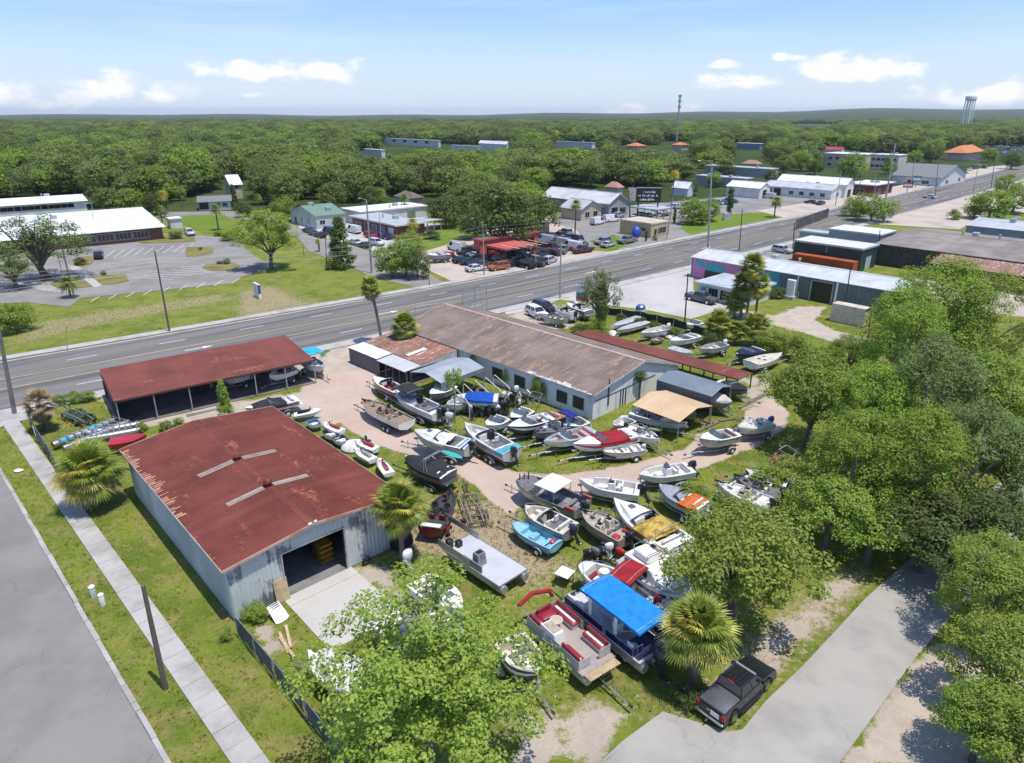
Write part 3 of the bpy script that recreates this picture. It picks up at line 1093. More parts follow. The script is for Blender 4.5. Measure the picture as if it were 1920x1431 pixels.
# ================================================================= the red roofed shed
def red_shed():
	A=Vector((-18.1,35.8))
	au=R(42.6)
	W,D,H0,RI=13.0,22.0,4.28,.72
	XR=5.9
	hw=lambda sg:XR if sg<0 else W-XR
	t=thing("metal_shed","pale green-grey metal shed with a rust red ribbed roof and an open bay","shed",(A.x,A.y,0),au)
	dx0,dx1,dh=3.65,8.25,3.5
	tw=.1
	# structural skin
	def wall(x0,x1,y0,y1,z0,z1,mat=INSIDE):
		MB().box(x0,x1,y0,y1,z0,z1).build("wall",mat,t)
	wall(0.06,.16,.16,D,-.1,H0-.05)
	wall(W-.16,W-.06,.16,D,-.1,H0-.05)
	wall(0.06,W-.06,D-.1,D,-.1,H0)
	wall(.06,dx0,.06,.16,-.1,H0-.02)
	wall(dx1,W-.06,.06,.16,-.1,H0-.02)
	wall(dx0,dx1,.06,.16,dh,H0+.1)
	for y in (.06,D-.1):
		g=MB()
		g.add([(.06,y,H0-.03),(W-.06,y,H0-.03),(XR,y,H0+RI-.06),(.06,y+.09,H0-.03),(W-.06,y+.09,H0-.03),(XR,y+.09,H0+RI-.06)],[(0,1,2),(3,5,4),(0,3,4,1),(1,4,5,2),(2,5,3,0)])
		g.build("gable",SHEDW,t)
	# cladding sheets, each one a part
	def clad(x0,x1,z0,z1):
		panels(t,"wall_panel",(x0,.05,z0),(1,0,0),(0,0,1),x1-x0,z1-z0,SHEDW,.92,3,.03)
	clad(.0,dx0,-.02,H0)
	clad(dx1,W,-.02,H0)
	clad(dx0,dx1,dh+.08,H0)
	n=14
	for i in range(n):       # gable sheets, cut to the slope
		x0,x1=W*i/n,W*(i+1)/n
		z=lambda x:H0+RI*(1-abs(x-XR)/hw(x-XR))-.05
		b=MB()
		m=(x0+x1)/2
		b.add([(x0,.045,H0+.002),(x1,.045,H0+.002),(x1,.045,z(x1)),(m,.045,z(m)),(x0,.045,z(x0))],[(0,1,2,3,4)])
		for xx in (x0+.2,x0+.6):
			b.box(xx,xx+.12,.015,.044,H0+.002,min(z(xx),z(xx+.12)))
		b.build("gable_panel",SHEDW,t)
	panels(t,"wall_panel",(.05,D,-.02),(0,-1,0),(0,0,1),D,H0-.02,WALLMETAL,.92,3,.03)
	panels(t,"wall_panel",(W-.05,0,-.02),(0,1,0),(0,0,1),D,H0-.02,SHEDW,.92,3,.03)
	# door frame
	f=MB()
	f.box(dx0-.1,dx0,-.04,.18,-.02,dh+.08)
	f.box(dx1,dx1+.1,-.04,.18,-.02,dh+.08)
	f.box(dx0,dx1,-.04,.18,dh,dh+.08)
	f.build("door_frame",GALV,t)
	# roof sheets on both slopes
	ov=.32
	zl=H0-RI*ov/XR+.03
	panels(t,"roof_panel",(-ov,D+.3,zl),(0,-1,0),(XR+ov,0,RI+H0+.03-zl),D+.6,math.hypot(XR+ov,RI+H0+.03-zl),RUSTRED,.82,3,.06,.005)
	panels(t,"roof_panel",(W+ov,-.3,zl),(0,1,0),(XR-W-ov,0,RI+H0+.03-zl),D+.6,math.hypot(W-XR+ov,RI+H0+.03-zl),RUSTRED,.82,3,.06,.005)
	for k in range(8):
		y0,y1=-.32+k*(D+.64)/8,-.32+(k+1)*(D+.64)/8-.01
		b=MB()
		b.loft([[(XR-.26,y,H0+RI+.055),(XR,y,H0+RI+.11),(XR+.26,y,H0+RI+.055),(XR,y,H0+RI+.07)] for y in (y0,y1)])
		b.build("ridge_cap",RUSTRED,t)
	# rake and eave trim
	otm=M_("orange_trim",(.50,.36,.27),.6,0,.2,.8,col2=(.34,.17,.09))
	for y in (-.36,D+.30):
		for sgn in (-1,1):
			tr=MB()
			p=Vector((XR+sgn*(hw(sgn)+ov),y,zl-.05))
			q=Vector((XR,y,H0+RI-.02))
			tr.loft([[Vector(a)+Vector((0,yy,zz)) for yy,zz in ((0,-.06),(.06,-.06),(.06,.13),(0,.13))] for a in (p,q)])
			tr.build("rake_trim",otm,t)
	te=MB()
	te.box(-ov-.05,-ov-.003,-.3,D+.3,zl-.1,zl+.03)
	te.box(W+ov+.003,W+ov+.05,-.3,D+.3,zl-.1,zl+.03)
	te.build("eave_trim",M_("cream_trim",(.52,.46,.42),.6,0,.2,.8),t)
	# faded translucent skylight strips and roof vents on the ridge
	sk=M_("faded_skylight",(.31,.29,.245),.6,0,.2,1.5,col2=(.22,.20,.165))
	for yv in (6.6,12.3):
		for sgn in (-1,1):
			ux=Vector((0,-1 if sgn<0 else 1,0))
			uy=Vector((-sgn*(hw(sgn)+ov),0,RI+H0+.03-zl)).normalized()
			top=Vector((XR+sgn*.32,yv,0))
			top.z=H0+.03+RI*(1-.45/hw(sgn))+.07
			p=top-uy*2.85-ux*.32
			pm=panels(t,"skylight",p,ux,uy,.64,2.8,sk,.64,3,.03)
		v=MB()
		v.tube([(XR,yv,H0+RI),(XR,yv,H0+RI+.42)],.17,10)
		v.tube([(XR,yv,H0+RI+.36),(XR,yv,H0+RI+.44),(XR,yv,H0+RI+.62)],[.36,.36,.26],10)
		v.build("roof_vent",RUSTRED,t,smooth=False)
	b=MB()
	b.blob((XR-.15,-.3,H0+RI+.12),.16,.12,.1,7,4)
	b.blob((XR+.25,-.3,H0+RI+.14),.14,.1,.12,7,4)
	b.build("foam_patch",GEL,t)
	# sheet ends rusted bare along the street eave
	bare=M_("bare_rust",(.52,.30,.19),.7,0,.25,2,col2=(.40,.19,.09))
	up=Vector((XR+ov,0,RI+H0+.03-zl)).normalized()
	for k in range(46):
		y=D*.98-k*.30
		ln=rnd.uniform(.2,.7)+.35*math.exp(-((k-30)/9) ** 2)
		b=MB()
		if rnd.random()<.12:
			continue
		b.box(0,rnd.uniform(.10,.22),0,ln*rnd.choice((.5,.8,1,1.1)),.064,.068)
		b.build("rust_strip",bare,t).matrix_basis=axes((-ov,y,zl),(0,-1,0),up)
	# floor and rafters inside
	MB().box(.16,W-.16,.02,D-.1,.0,.03).build("floor",M_("shed_floor",(.22,.22,.21),.85,0,.2,.7),t)
	raf=MB()
	for k in range(5):
		y=2.5+k*4.2
		for sgn in (-1,1):
			beam(raf,(XR+sgn*(hw(sgn)-.3),y,H0-.15),(XR,y,H0+RI-.15),.16)
	raf.build("rafter",STEELB,t)
	return t,A,au,W,D,H0
SHED,SHA,SHU,SHW,SHD,SHH=red_shed()
def shed_pt(x,y,z=0):
	c,s=math.cos(SHU),math.sin(SHU)
	return (SHA.x+x*c-y*s,SHA.y+x*s+y*c,z)
# concrete apron in front of the bay, in two pours
for i,(x0,x1,y0,y1) in enumerate(((3.3,8.6,-1.0,.02),(3.3,8.6,-6.6,-1.03))):
	c=[shed_pt(x,y)[:2] for x,y in ((x0,y0),(x1,y0),(x1,y1),(x0,y1))]
	sheet("concrete_apron",c,.03,CONCLOT,thick=.1)
# ================================================================= long open boat shed
def open_shed():
	z0=3.0
	a=Vector(G(214,753,z0))
	b=Vector(G(590,675,z0))
	d=b-a
	ang=math.atan2(d.y,d.x)
	W=d.length
	n=Vector((-d.y,d.x)).normalized()
	c=Vector(G(161,698,3.5))
	D=(c-a).dot(n)
	t=thing("open_shed","long open boat shed with a dark red metal roof on thin posts by the road","shed",(a.x,a.y,0),ang)
	z1=3.55
	s=math.hypot(D,z1-z0)
	panels(t,"roof_panel",(0,0,z0),(1,0,0),(0,D,z1-z0),W,s,RUSTDULL,.95,3,.018,.002)
	for nm,y in (("post",.1),("post",D-.1)):
		for k in range(7):
			x=.12+(W-.24)*k/6
			zz=(z0 if y<1 else z1)-.12
			MB().box(x-.06,x+.06,y-.06,y+.06,-.05,zz).build("post",GALV,t)
	MB().box(.06,.18,D*.5-.06,D*.5+.06,-.05,3.1).build("post",GALV,t)
	pu=MB()
	for k in range(5):
		y=.1+(D-.2)*k/4
		z=z0+(z1-z0)*y/D-.1
		pu.box(.02,W-.02,y-.05,y+.05,z,z+.08)
	pu.build("purlin",GALV,t)
	fa=MB()
	fa.box(-.02,W+.02,-.07,-.01,z0-.16,z0+.05)
	fa.box(-.07,-.02,-.02,D,z0-.1,z0+.03)
	fa.build("eave_trim",M_("dark_trim",(.10,.045,.04),.6),t)
	# back screen wall on the road side
	panels(t,"wall_panel",(W,D-.2,-.02),(-1,0,0),(0,0,1),W,2.2,M_("dark_sheet",(.07,.07,.07),.8,0,.3,1),.95,3,.03)
	mesh=MB()
	mesh.box(.12,.15,.2,D-.2,0,2.6)
	mesh.build("side_screen",M_("screen_mesh",(.03,.032,.03),.9,0,.3,1),t)
	MB().add([(.1,.1,.02),(W-.1,.1,.02),(W-.1,D-.2,.02),(.1,D-.2,.02)],[(0,1,2,3)]).build("floor",M_("dirt_floor",(.20,.17,.145),.95,0,.3,.5,col2=(.12,.105,.09)),t)
	return t,a,ang,W,D
OPSH,OPA,OPU,OPW,OPD=open_shed()
def opsh_pt(x,y,z=0):
	c,s=math.cos(OPU),math.sin(OPU)
	return (OPA.x+x*c-y*s,OPA.y+x*s+y*c,z)
# ================================================================= main workshop
def workshop():
	A=Vector((8.7,67.4))
	au=R(45)            # gable wall direction (A -> right corner)
	c,s=math.cos(au),math.sin(au)
	W,H0,RI=16.75,3.0,1.55
	XR,HR=9.0,2.1
	D=35.0
	t=thing("workshop","long white-walled workshop under a brown-grey metal roof in the middle of the yard","workshop",(A.x,A.y,0),au)
	tw=.2
	# long left wall (x=0) with window openings
	def wall(x0,x1,y0,y1,z0,z1):
		MB().box(x0,x1,y0,y1,z0,z1).build("wall",WALLW,t)
	wall(0,tw,tw,D,-.1,H0)
	wall(W-tw,W,tw,D,-.1,HR)
	wall(0,W,D-tw+.002,D,-.1,HR-.01)
	wall(0,W,0,tw,-.1,HR-.002)
	for y in (.005,D-tw+.004):
		g=MB()
		g.add([(0,y,HR),(W,y,HR),(XR,y,H0+RI-.06),(0,y,H0),(0,y+tw-.02,HR),(W,y+tw-.02,HR),(XR,y+tw-.02,H0+RI-.06),(0,y+tw-.02,H0)],[(0,1,2,3),(4,7,6,5),(0,4,5,1),(1,5,6,2),(2,6,7,3),(3,7,4,0)])
		g.build("gable",WALLW,t)
	# vertical cladding boards on the gable wall
	panels(t,"wall_panel",(.0,-.008,-.02),(1,0,0),(0,0,1),W,HR,WALLW,1.0,2,.02)
	MB().box(.4,W*.7,-.06,-.035,H0-.92,H0-.84).build("pipe",STEELB,t)
	MB().tube([(2.6,-.1,.9),(2.6,-.1,H0+1.1)],.07,6).build("vent_pipe",STEELB,t)
	ov=.35
	# two courses of sheets each side
	ends=[]
	for (x0,ux,sx,y0,hw,he) in ((-ov,(0,-1,0),1,D+.3,XR,H0),(W+ov,(0,1,0),-1,-.3,W-XR,HR)):
		rise=H0+RI-he
		sl=math.hypot(hw+ov,rise*(1+ov/hw))
		zl=he-rise*ov/hw+.05
		ends.append((x0,zl))
		up=Vector((sx*(hw+ov),0,RI+H0+.05-zl)).normalized()
		for k in range(3):
			p=Vector((x0,y0,zl))+up*(sl/3*k)+Vector((0,0,.006*(k)))
			panels(t,"roof_panel",p,ux,up,D+.6,sl/3+.03,ROOFBR,1.05,3,.03,.004)
	rm=M_("pink_ridge",(.42,.30,.265),.6,0,.2,1,col2=(.50,.40,.36))
	for k in range(12):
		y0,y1=-.35+k*(D+.7)/12,-.35+(k+1)*(D+.7)/12-.012
		b=MB()
		b.loft([[(XR-.24,y,H0+RI+.07),(XR,y,H0+RI+.15),(XR+.24,y,H0+RI+.04),(XR,y,H0+RI+.085)] for y in (y0,y1)])
		b.build("ridge_cap",rm,t)
	rbm=M_("rake_board",(.50,.47,.45),.7,0,.25,1)
	for sgn in (-1,1):
		for y in (-.34,D+.29):
			tr=MB()
			e_=ends[0] if sgn<0 else ends[1]
			p=Vector((e_[0],y,e_[1]-.05))
			q=Vector((XR,y,H0+RI-.02))
			tr.loft([[Vector(a)+Vector((0,yy,zz)) for yy,zz in ((0,-.08),(.05,-.08),(.05,.10),(0,.10))] for a in (p,q)])
			tr.build("rake_trim",rbm,t)
	# bleached sheet ends along the near eave
	up=Vector((XR+ov,0,RI+H0+.05-ends[0][1])).normalized()
	bl=M_("bleached_sheet",(.56,.53,.49),.7,0,.25,1.5,col2=(.30,.25,.21),lo=.45,hi=.6)
	for k in range(24):
		b=MB()
		b.box(0,rnd.uniform(.30,.40),0,rnd.uniform(.25,1.0)*(1-abs(k-8)/26),.036,.041)
		b.build("bleached_strip",bl,t).matrix_basis=axes((-ov,9.6-k*.40,ends[0][1]),(0,-1,0),up)
	# windows of the long wall
	for y,w in ((2.0,1.5),(4.4,1.5),(11.0,1.7),(14.8,1.7),(23.5,2.2)):
		wpart(t,'l',W,D,y,.75,w,1.35,M_("old_frame",(.33,.34,.34),.8),M_("dusty_screen",(.035,.038,.04),.55,0,.3,2),bars=(0,0))
	wpart(t,'f',W,D,5.4,.05,1.1,2.0,M_("old_frame",(.33,.34,.34),.8),BLACKP,name="door",sub="door_leaf")
	return t,A,au,W,D,H0,RI
WKS,WKA,WKU,WKW,WKD,WKH,WKR=workshop()
def wk_pt(x,y,z=0):
	c,s=math.cos(WKU),math.sin(WKU)
	return (WKA.x+x*c-y*s,WKA.y+x*s+y*c,z)
def wk_local(p):
	c,s=math.cos(WKU),math.sin(WKU)
	dx,dy=p[0]-WKA.x,p[1]-WKA.y
	return (dx*c+dy*s,-dx*s+dy*c)
def annex():
	# lean-to on the road end: continues the left slope down and out
	y0=wk_local(G(858,655,2.9))[1]
	y1=WKD-.5
	low=wk_local(G(697,668,2.2))
	depth=-low[0]
	depth=max(4.0,min(9,depth))
	o=wk_pt(-depth,y0)
	t=thing("annex","low lean-to annex with rust-streaked roof sheets against the workshop end","lean-to",(o[0],o[1],0),WKU)
	L=y1-y0
	zt,zb=2.82,2.12
	zm=zb+(zt-zb)*.27
	d1=depth*.27
	panels(t,"roof_panel",(d1,L,zm),(0,-1,0),(depth-d1-.36,0,zt-zm),L,math.hypot(depth-d1-.36,zt-zm),RUSTANNEX,.8,3,.03,.008)
	panels(t,"roof_panel",(-.1,L-.02,zb),(0,-1,0),(d1,0,zm-zb),L*.52,math.hypot(d1+.1,zm-zb),WHITEROOF,.85,3,.03,.006,lift=.01)
	panels(t,"roof_panel",(-.25,L*.47,zb-.1),(0,-1,0),(d1,0,zm-zb),L*.47,math.hypot(d1+.25,zm-zb),GREYROOF,.85,3,.03,.006,lift=.01)
	# pale skylight sheet
	up=Vector((depth-d1,0,zt-zm)).normalized()
	panels(t,"skylight",(d1+.6,L*.32,zm+.16),(0,-1,0),tuple(up),.7,3.0,GEL,.7,3,.03)
	wm=M_("dark_wood_wall",(.13,.125,.12),.9,0,.25,2,col2=(.20,.19,.18),stretch=(6,6,.5))
	panels(t,"wall_panel",(.02,L,-.02),(0,-1,0),(0,0,1),L*.55,zb,wm,.6,2,.02)
	MB().box(0.04,.12,0,L*.45,1.7,zb-.12).build("wall",wm,t)
	MB().box(.05,depth,L-.14,L,-.05,zb).build("wall",wm,t)
	g=MB()
	g.add([(.05,0,zb-.1),(depth-.4,0,zb-.1),(depth-.4,0,zt-.06),(.05,.1,zb-.1),(depth-.4,.1,zb-.1),(depth-.4,.1,zt-.06)],[(0,1,2),(3,5,4),(0,3,4,1),(1,4,5,2),(2,5,3,0)])
	g.build("gable",M_("white_board",(.60,.60,.58),.8,0,.15,1),t)
	MB().box(depth*.55,depth-.4,.0,.12,-.05,zb-.1).build("wall",WALLW,t)
	b=MB()
	for k in range(5):
		y=.1+k*L*.45/4
		b.box(.02,.14,y-.06,y+.06,-.05,zb-.12)
	b.build("post",WOODG,t)
	MB().box(.3,depth-.05,.2,L-.2,.0,.02).build("floor",M_("dirt_floor",(.20,.17,.145),.95),t)
	return t
annex()
def carport(name,label,lf,lb,rf_ridge,rf,ze,zr,mat,side=0.0,sidemat=None,posts=3,pw=.9,ribs_across=True):
	"""gable carport from surveyed eave corners: left front, left back; the ridge and right eave at the front"""
	a,b2,r,e=Vector(G(*lf,ze)),Vector(G(*lb,ze)),Vector(G(*rf_ridge,zr)),Vector(G(*rf,ze))
	ax=b2-a
	L=ax.length
	n=Vector((ax.y,-ax.x)).normalized()          # to the right of a->b
	if n.dot(e-a)<0:
		n=-n
	W=abs((e-a).dot(n))
	ang=math.atan2(n.y,n.x)
	yv=Vector((-n.y,n.x))
	sgn=1 if yv.dot(ax)>0 else -1
	o=a if sgn>0 else b2
	t=thing(name,label,"carport",(o.x,o.y,0),ang)
	s=math.hypot(W/2,zr-ze)
	panels(t,"roof_panel",(0,L,ze),(0,-1,0),(W/2,0,zr-ze),L,s,mat,pw,2,.012)
	panels(t,"roof_panel",(W,0,ze),(0,1,0),(-W/2,0,zr-ze),L,s,mat,pw,2,.012)
	fr=MB()
	for k in range(posts):
		y=.1+(L-.2)*k/(posts-1)
		for x in (.05,W-.05):
			MB().box(x-.04,x+.04,y-.04,y+.04,-.05,ze-.05).build("post",GALV,t)
		fr.tube([(.05,y,ze-.07),(W/2,y,zr-.08),(W-.05,y,ze-.07)],.035,4)
	fr.build("bow_frame",GALV,t)
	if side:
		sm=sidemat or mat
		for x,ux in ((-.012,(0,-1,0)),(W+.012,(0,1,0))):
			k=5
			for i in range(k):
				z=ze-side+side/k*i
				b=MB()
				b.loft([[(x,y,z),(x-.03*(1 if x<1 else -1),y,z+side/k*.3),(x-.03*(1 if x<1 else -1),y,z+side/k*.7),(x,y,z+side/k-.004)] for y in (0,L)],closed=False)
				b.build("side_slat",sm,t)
	return t,W,L
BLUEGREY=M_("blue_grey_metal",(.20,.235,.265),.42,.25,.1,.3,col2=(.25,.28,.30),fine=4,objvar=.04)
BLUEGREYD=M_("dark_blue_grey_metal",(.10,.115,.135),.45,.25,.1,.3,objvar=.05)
GREYCP=M_("pale_grey_metal",(.34,.375,.39),.42,.2,.1,.3,col2=(.42,.45,.46),fine=4,objvar=.04)
TANM=M_("tan_metal",(.55,.39,.215),.5,0,.06,.3,col2=(.60,.44,.26),fine=4,objvar=.03)
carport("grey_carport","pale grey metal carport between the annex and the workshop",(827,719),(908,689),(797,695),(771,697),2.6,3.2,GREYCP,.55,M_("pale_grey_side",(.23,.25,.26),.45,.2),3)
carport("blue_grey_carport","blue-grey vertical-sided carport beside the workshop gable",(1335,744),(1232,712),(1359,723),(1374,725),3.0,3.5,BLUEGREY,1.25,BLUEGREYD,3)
carport("tan_carport","tan metal boat carport in front of the gable end",(1274,792),(1185,759),(1306,761),(1332,760),2.3,2.95,TANM,0,None,4)
def leanto():
	z0,z1=1.9,2.16
	a,b=wk_pt(WKW+.1,-7.5),None
	lf=wk_local(G(1365,711,z0))
	rf=wk_local(G(1412,700,z0))
	y0=min(lf[1],rf[1])
	x1=max(rf[0],lf[0]) if False else rf[0]
	yb=17.5
	x0=WKW+.4
	o=wk_pt(x0,y0)
	W=max(3.4,rf[0]-x0)
	L=min(40.0,yb-y0)
	t=thing("red_lean_to","long low dark red lean-to roof running along the right side of the workshop","lean-to",(o[0],o[1],0),WKU)
	panels(t,"roof_panel",(W,0,z0),(0,1,0),(-W,0,z1-z0),L,math.hypot(W,z1-z0),RUSTDULL,.95,3,.03,.004)
	for k in range(int(L/1.55)):
		y=.6+k*1.55
		if rnd.random()<.82:
			p=MB()
			p.box(0,.14+rnd.uniform(0,.06),0,.75+rnd.uniform(-.2,.25),.034,.042)
			q=p.build("pale_patch",M_("patch_pink",(.46,.36,.33),.8,0,.2,2),t)
			q.matrix_basis=axes((W*.52,y,z0+(z1-z0)*.48),(-W,0,z1-z0),(0,1,0))
	for k in range(9):
		y=.1+(L-.2)*k/8
		for x,z in ((W-.1,z0),(.1,z1)):
			MB().box(x-.06,x+.06,y-.06,y+.06,-.05,z-.1).build("post",STEELB,t)
	b=MB()
	for x,z in ((W-.08,z0-.13),(W*.5,(z0+z1)/2-.13),(.08,z1-.13)):
		b.box(x-.05,x+.05,0,L,z,z+.1)
	b.build("purlin",STEELB,t)
	MB().tube([(0,-.03,z1-.03),(W,-.03,z0-.03)],.06,4).build("eave_trim",STEELB,t)
	return t
leanto()
# ================================================================= fences and the sign wall
def screen_fence(label,top,bot_h,mat,n,group=None,cat="fence",name="screen_fence"):
	"""posts with one windscreen panel per bay along a surveyed ground line"""
	pts=[Vector((*G(*p),0)) for p in top]
	ln=[p.to_2d() for p in pts]
	t=thing(name,label,cat,tuple(pts[0]),0,group)
	o=pts[0]
	for i in range(len(pts)-1):
		a,b=pts[i]-o,pts[i+1]-o
		m=max(1,round((b-a).length/n))
		for k in range(m):
			p,q=a+(b-a)*k/m,a+(b-a)*(k+1)/m
			d=(q-p)
			dn=Vector((-d.y,d.x,0)).normalized()
			w=MB()
			rows,cols=5,6
			V=[]
			for r_ in range(rows):
				for c_ in range(cols):
					f=c_/(cols-1)
					zz=.06+(bot_h-.06)*r_/(rows-1)-(.16*math.sin(f*math.pi) if r_ == rows-1 else 0)
					V.append(p+d*(.02+.96*f)+dn*(rnd.uniform(-.07,.07)+.1*math.sin(f*3.1))+Vector((0,0,zz)))
			F=[(r_*cols+c_,r_*cols+c_+1,(r_+1)*cols+c_+1,(r_+1)*cols+c_) for r_ in range(rows-1) for c_ in range(cols-1)]
			w.add(V,F)
			w.build("screen_panel",mat,t,smooth=True)
			MB().tube([p,p+Vector((0,0,bot_h+.08))],.035,6).build("post",GALV,t)
			MB().tube([p+Vector((0,0,bot_h)),q+Vector((0,0,bot_h))],.02,4).build("top_rail",GALV,t)
	return t
SCRN=M_("black_windscreen",(.075,.078,.088),.85,0,.3,1.2,col2=(.12,.125,.14))
screen_fence("sagging black screened fence from the shed corner toward the bottom of the lot",[(447,1193),(517,1277),(575,1350),(633,1427),(680,1490)],1.6,SCRN,3.0)
screen_fence("grey screened fence along the sidewalk behind the boat trailers",[(57,795),(75,832),(100,872),(118,905)],1.7,M_("grey_windscreen",(.12,.12,.115),.85,0,.3,1.2),2.6)
sgn=thing("notice_sign","blank white notice board fixed on the grey screened fence","sign",(*G(72,828),0),math.atan2(*(Vector(G(100,872))-Vector(G(57,795))).yx))
MB().box(-.45,.45,-.12,-.09,.75,1.65).build("board",GEL,sgn)
MB().box(-.03,.03,-.09,-.05,0,1.6).build("post",GALV,sgn)
screen_fence("dark overgrown fence between the boat yard and the concrete lot",[(1130,590),(1200,600),(1262,613),(1330,634)],1.4,M_("dark_screen",(.035,.04,.035),.9,0,.3,1),3.4)
screen_fence("dark netting fence strung along the road verge",[(1490,432),(1552,408)],3.0,M_("netting",(.10,.10,.10),.9,0,.3,1),8)
def sign_frame():
	# tall wire mesh sign frame behind the workshop at the road
	t=thing("wire_sign_frame","tall open wire-mesh frame on the roadside behind the workshop ridge","frame",(*G(868,592),0),R(33))
	W,Hh=4.6,4.6
	b=MB()
	for x in (0,W/2,W):
		b.tube([(x,0,0),(x,0,Hh)],.06,6)
	b.build("post",GALV,t)
	w=MB()
	for k in range(24):
		x=W*k/23
		w.box(x-.012,x+.012,-.02,.02,2.2,Hh)
	for k in range(14):
		z=2.2+(Hh-2.2)*k/13
		w.box(0,W,.021,.045,z-.012,z+.012)
	w.build("wire_mesh",M_("pale_wire",(.45,.44,.42),.5,.3),t)
	return t
sign_frame()
def chain_fence(label,pts,h,group=None):
	P_=[Vector((*G(*p),0)) for p in pts]
	t=thing("wire_fence",label,"fence",tuple(P_[0]),0,group)
	o=P_[0]
	for i in range(len(P_)-1):
		a,b=P_[i]-o,P_[i+1]-o
		m=max(1,round((b-a).length/3))
		d=b-a
		for k in range(m):
			p,q=a+d*k/m,a+d*(k+1)/m
			MB().tube([p,p+Vector((0,0,h))],.035,5).build("post",GALV,t)
			w=MB()
			for j in range(12):
				x=p+(q-p)*(j/12)
				y=p+(q-p)*min(1,(j+5)/12)
				w.tube([x+Vector((0,0,.05)),y+Vector((0,0,h))],.008,3,cap=False)
				w.tube([y+Vector((0,0,.05)),x+Vector((0,0,h))],.008,3,cap=False)
			w.tube([p+Vector((0,0,h)),q+Vector((0,0,h))],.02,4)
			w.build("wire_panel",GALV,t)
	return t
chain_fence("rusty wire fence along the road behind the workshop",[(780,600),(860,588),(905,580)],2.2)
# -------- boats
def lerp(a,b,t):
	return a+(b-a)*t
def hull_shape(L,B,H,bowk=.5,pw=2.0,flare=.1,square=0.0):
	"""half beam, sheer and keel heights along t (0 stern, 1 bow)"""
	def hb(t):
		if t<bowk:
			return B/2*(0.93+.07*min(1,t/.3))
		k=(t-bowk)/(1-bowk)
		return B/2*max(square,(1-k ** pw)) if square == 0 else B/2*(1-(1-square)*k ** pw)
	def sh(t):
		return H*(1+.20*t*t)
	def kl(t):
		return 0.0 if t<.6 else H*.98*((t-.6)/.4) ** 2.6
	return hb,sh,kl
def boat_hull(root,L,B,H,hullm,bowk,pw,square,name="hull"):
	hb,sh,kl=hull_shape(L,B,H,bowk,pw,0,square)
	ts=[0,.15,.3,.45,.58,.68,.77,.85,.92,.97,1.0]
	b=MB()
	rings=[]
	for t in ts:
		w,z,k=max(hb(t),.03),sh(t),kl(t)
		x=t*L
		ch=k+(z-k)*.38
		rake=-.35*H*(1-t*0) if t >= 1 else 0
		rings.append([(x+.0,-w,z),(x-.0,-w*.90,ch+.02),(x,-w*.80,ch-.06*H),(x,0,k),(x,w*.80,ch-.06*H),(x,w*.90,ch+.02),(x,w,z)])
	b.loft(rings,closed=False)
	b.f.append(tuple(range(7)))
	n=len(ts)-1
	b.f.append(tuple(n*7+i for i in reversed(range(7))))
	return b.build(name,hullm,root,smooth=True),hb,sh
def deck_loft(root,L,hb,sh,stations,mat,name="deck",floor=.50,rim=.19,H=1.0):
	"""stations: (t, 'o' open cockpit | 'd' decked | 'l' low deck); abrupt changes make bulkheads"""
	b=MB()
	rings=[]
	for t,k in stations:
		x=t*L
		w,z=max(hb(t),.035)-.004,sh(t)+.012
		r=min(rim,w*.5)
		if k == 'o':
			zf=H*floor
			pr=[(-w,z),(-w+r,z+.015),(-w+r+.02,zf),(0,zf+.01),(w-r-.02,zf),(w-r,z+.015),(w,z)]
		elif k == 'l':
			zf=z-.16
			pr=[(-w,z),(-w+r*.6,z+.015),(-w+r*.6+.02,zf),(0,zf+.02),(w-r*.6-.02,zf),(w-r*.6,z+.015),(w,z)]
		else:
			pr=[(-w,z),(-w+r,z+.035),(-w*.5,z+.07),(0,z+.09),(w*.5,z+.07),(w-r,z+.035),(w,z)]
		rings.append([(x,y,zz) for y,zz in pr])
	b.loft(rings,closed=False)
	b.f=[f[::-1] for f in b.f]
	return b.build(name,mat,root,smooth=True)
def side_band(root,L,hb,sh,kl_frac,t0,t1,lo,hi,mat,name="stripe"):
	b=MB()
	for s in (-1,1):
		rings=[]
		for i in range(9):
			t=lerp(t0,t1,i/8)
			w,z=hb(t),sh(t)
			k=0 if t<.6 else .98*sh(0)*((t-.6)/.4) ** 2.6
			def at(f):
				zz=k+(z-k)*f
				ww=max(.03,w*lerp(.90,1.0,max(0,(f-.38)/.62)))+.012
				return (t*L+.005,s*ww,zz)
			rings.append([at(lo),at(hi)])
		b.loft(rings,closed=False)
	return b.build(name,mat,root,smooth=True)
def rub_rail(root,L,hb,sh,mat):
	b=MB()
	for s in (-1,1):
		b.tube([(t*L,s*(max(hb(t),.03)+.005),sh(t)+.0) for t in (0,.2,.45,.6,.72,.82,.9,.96,1.0)],.028,5)
	return b.build("rub_rail",mat,root)
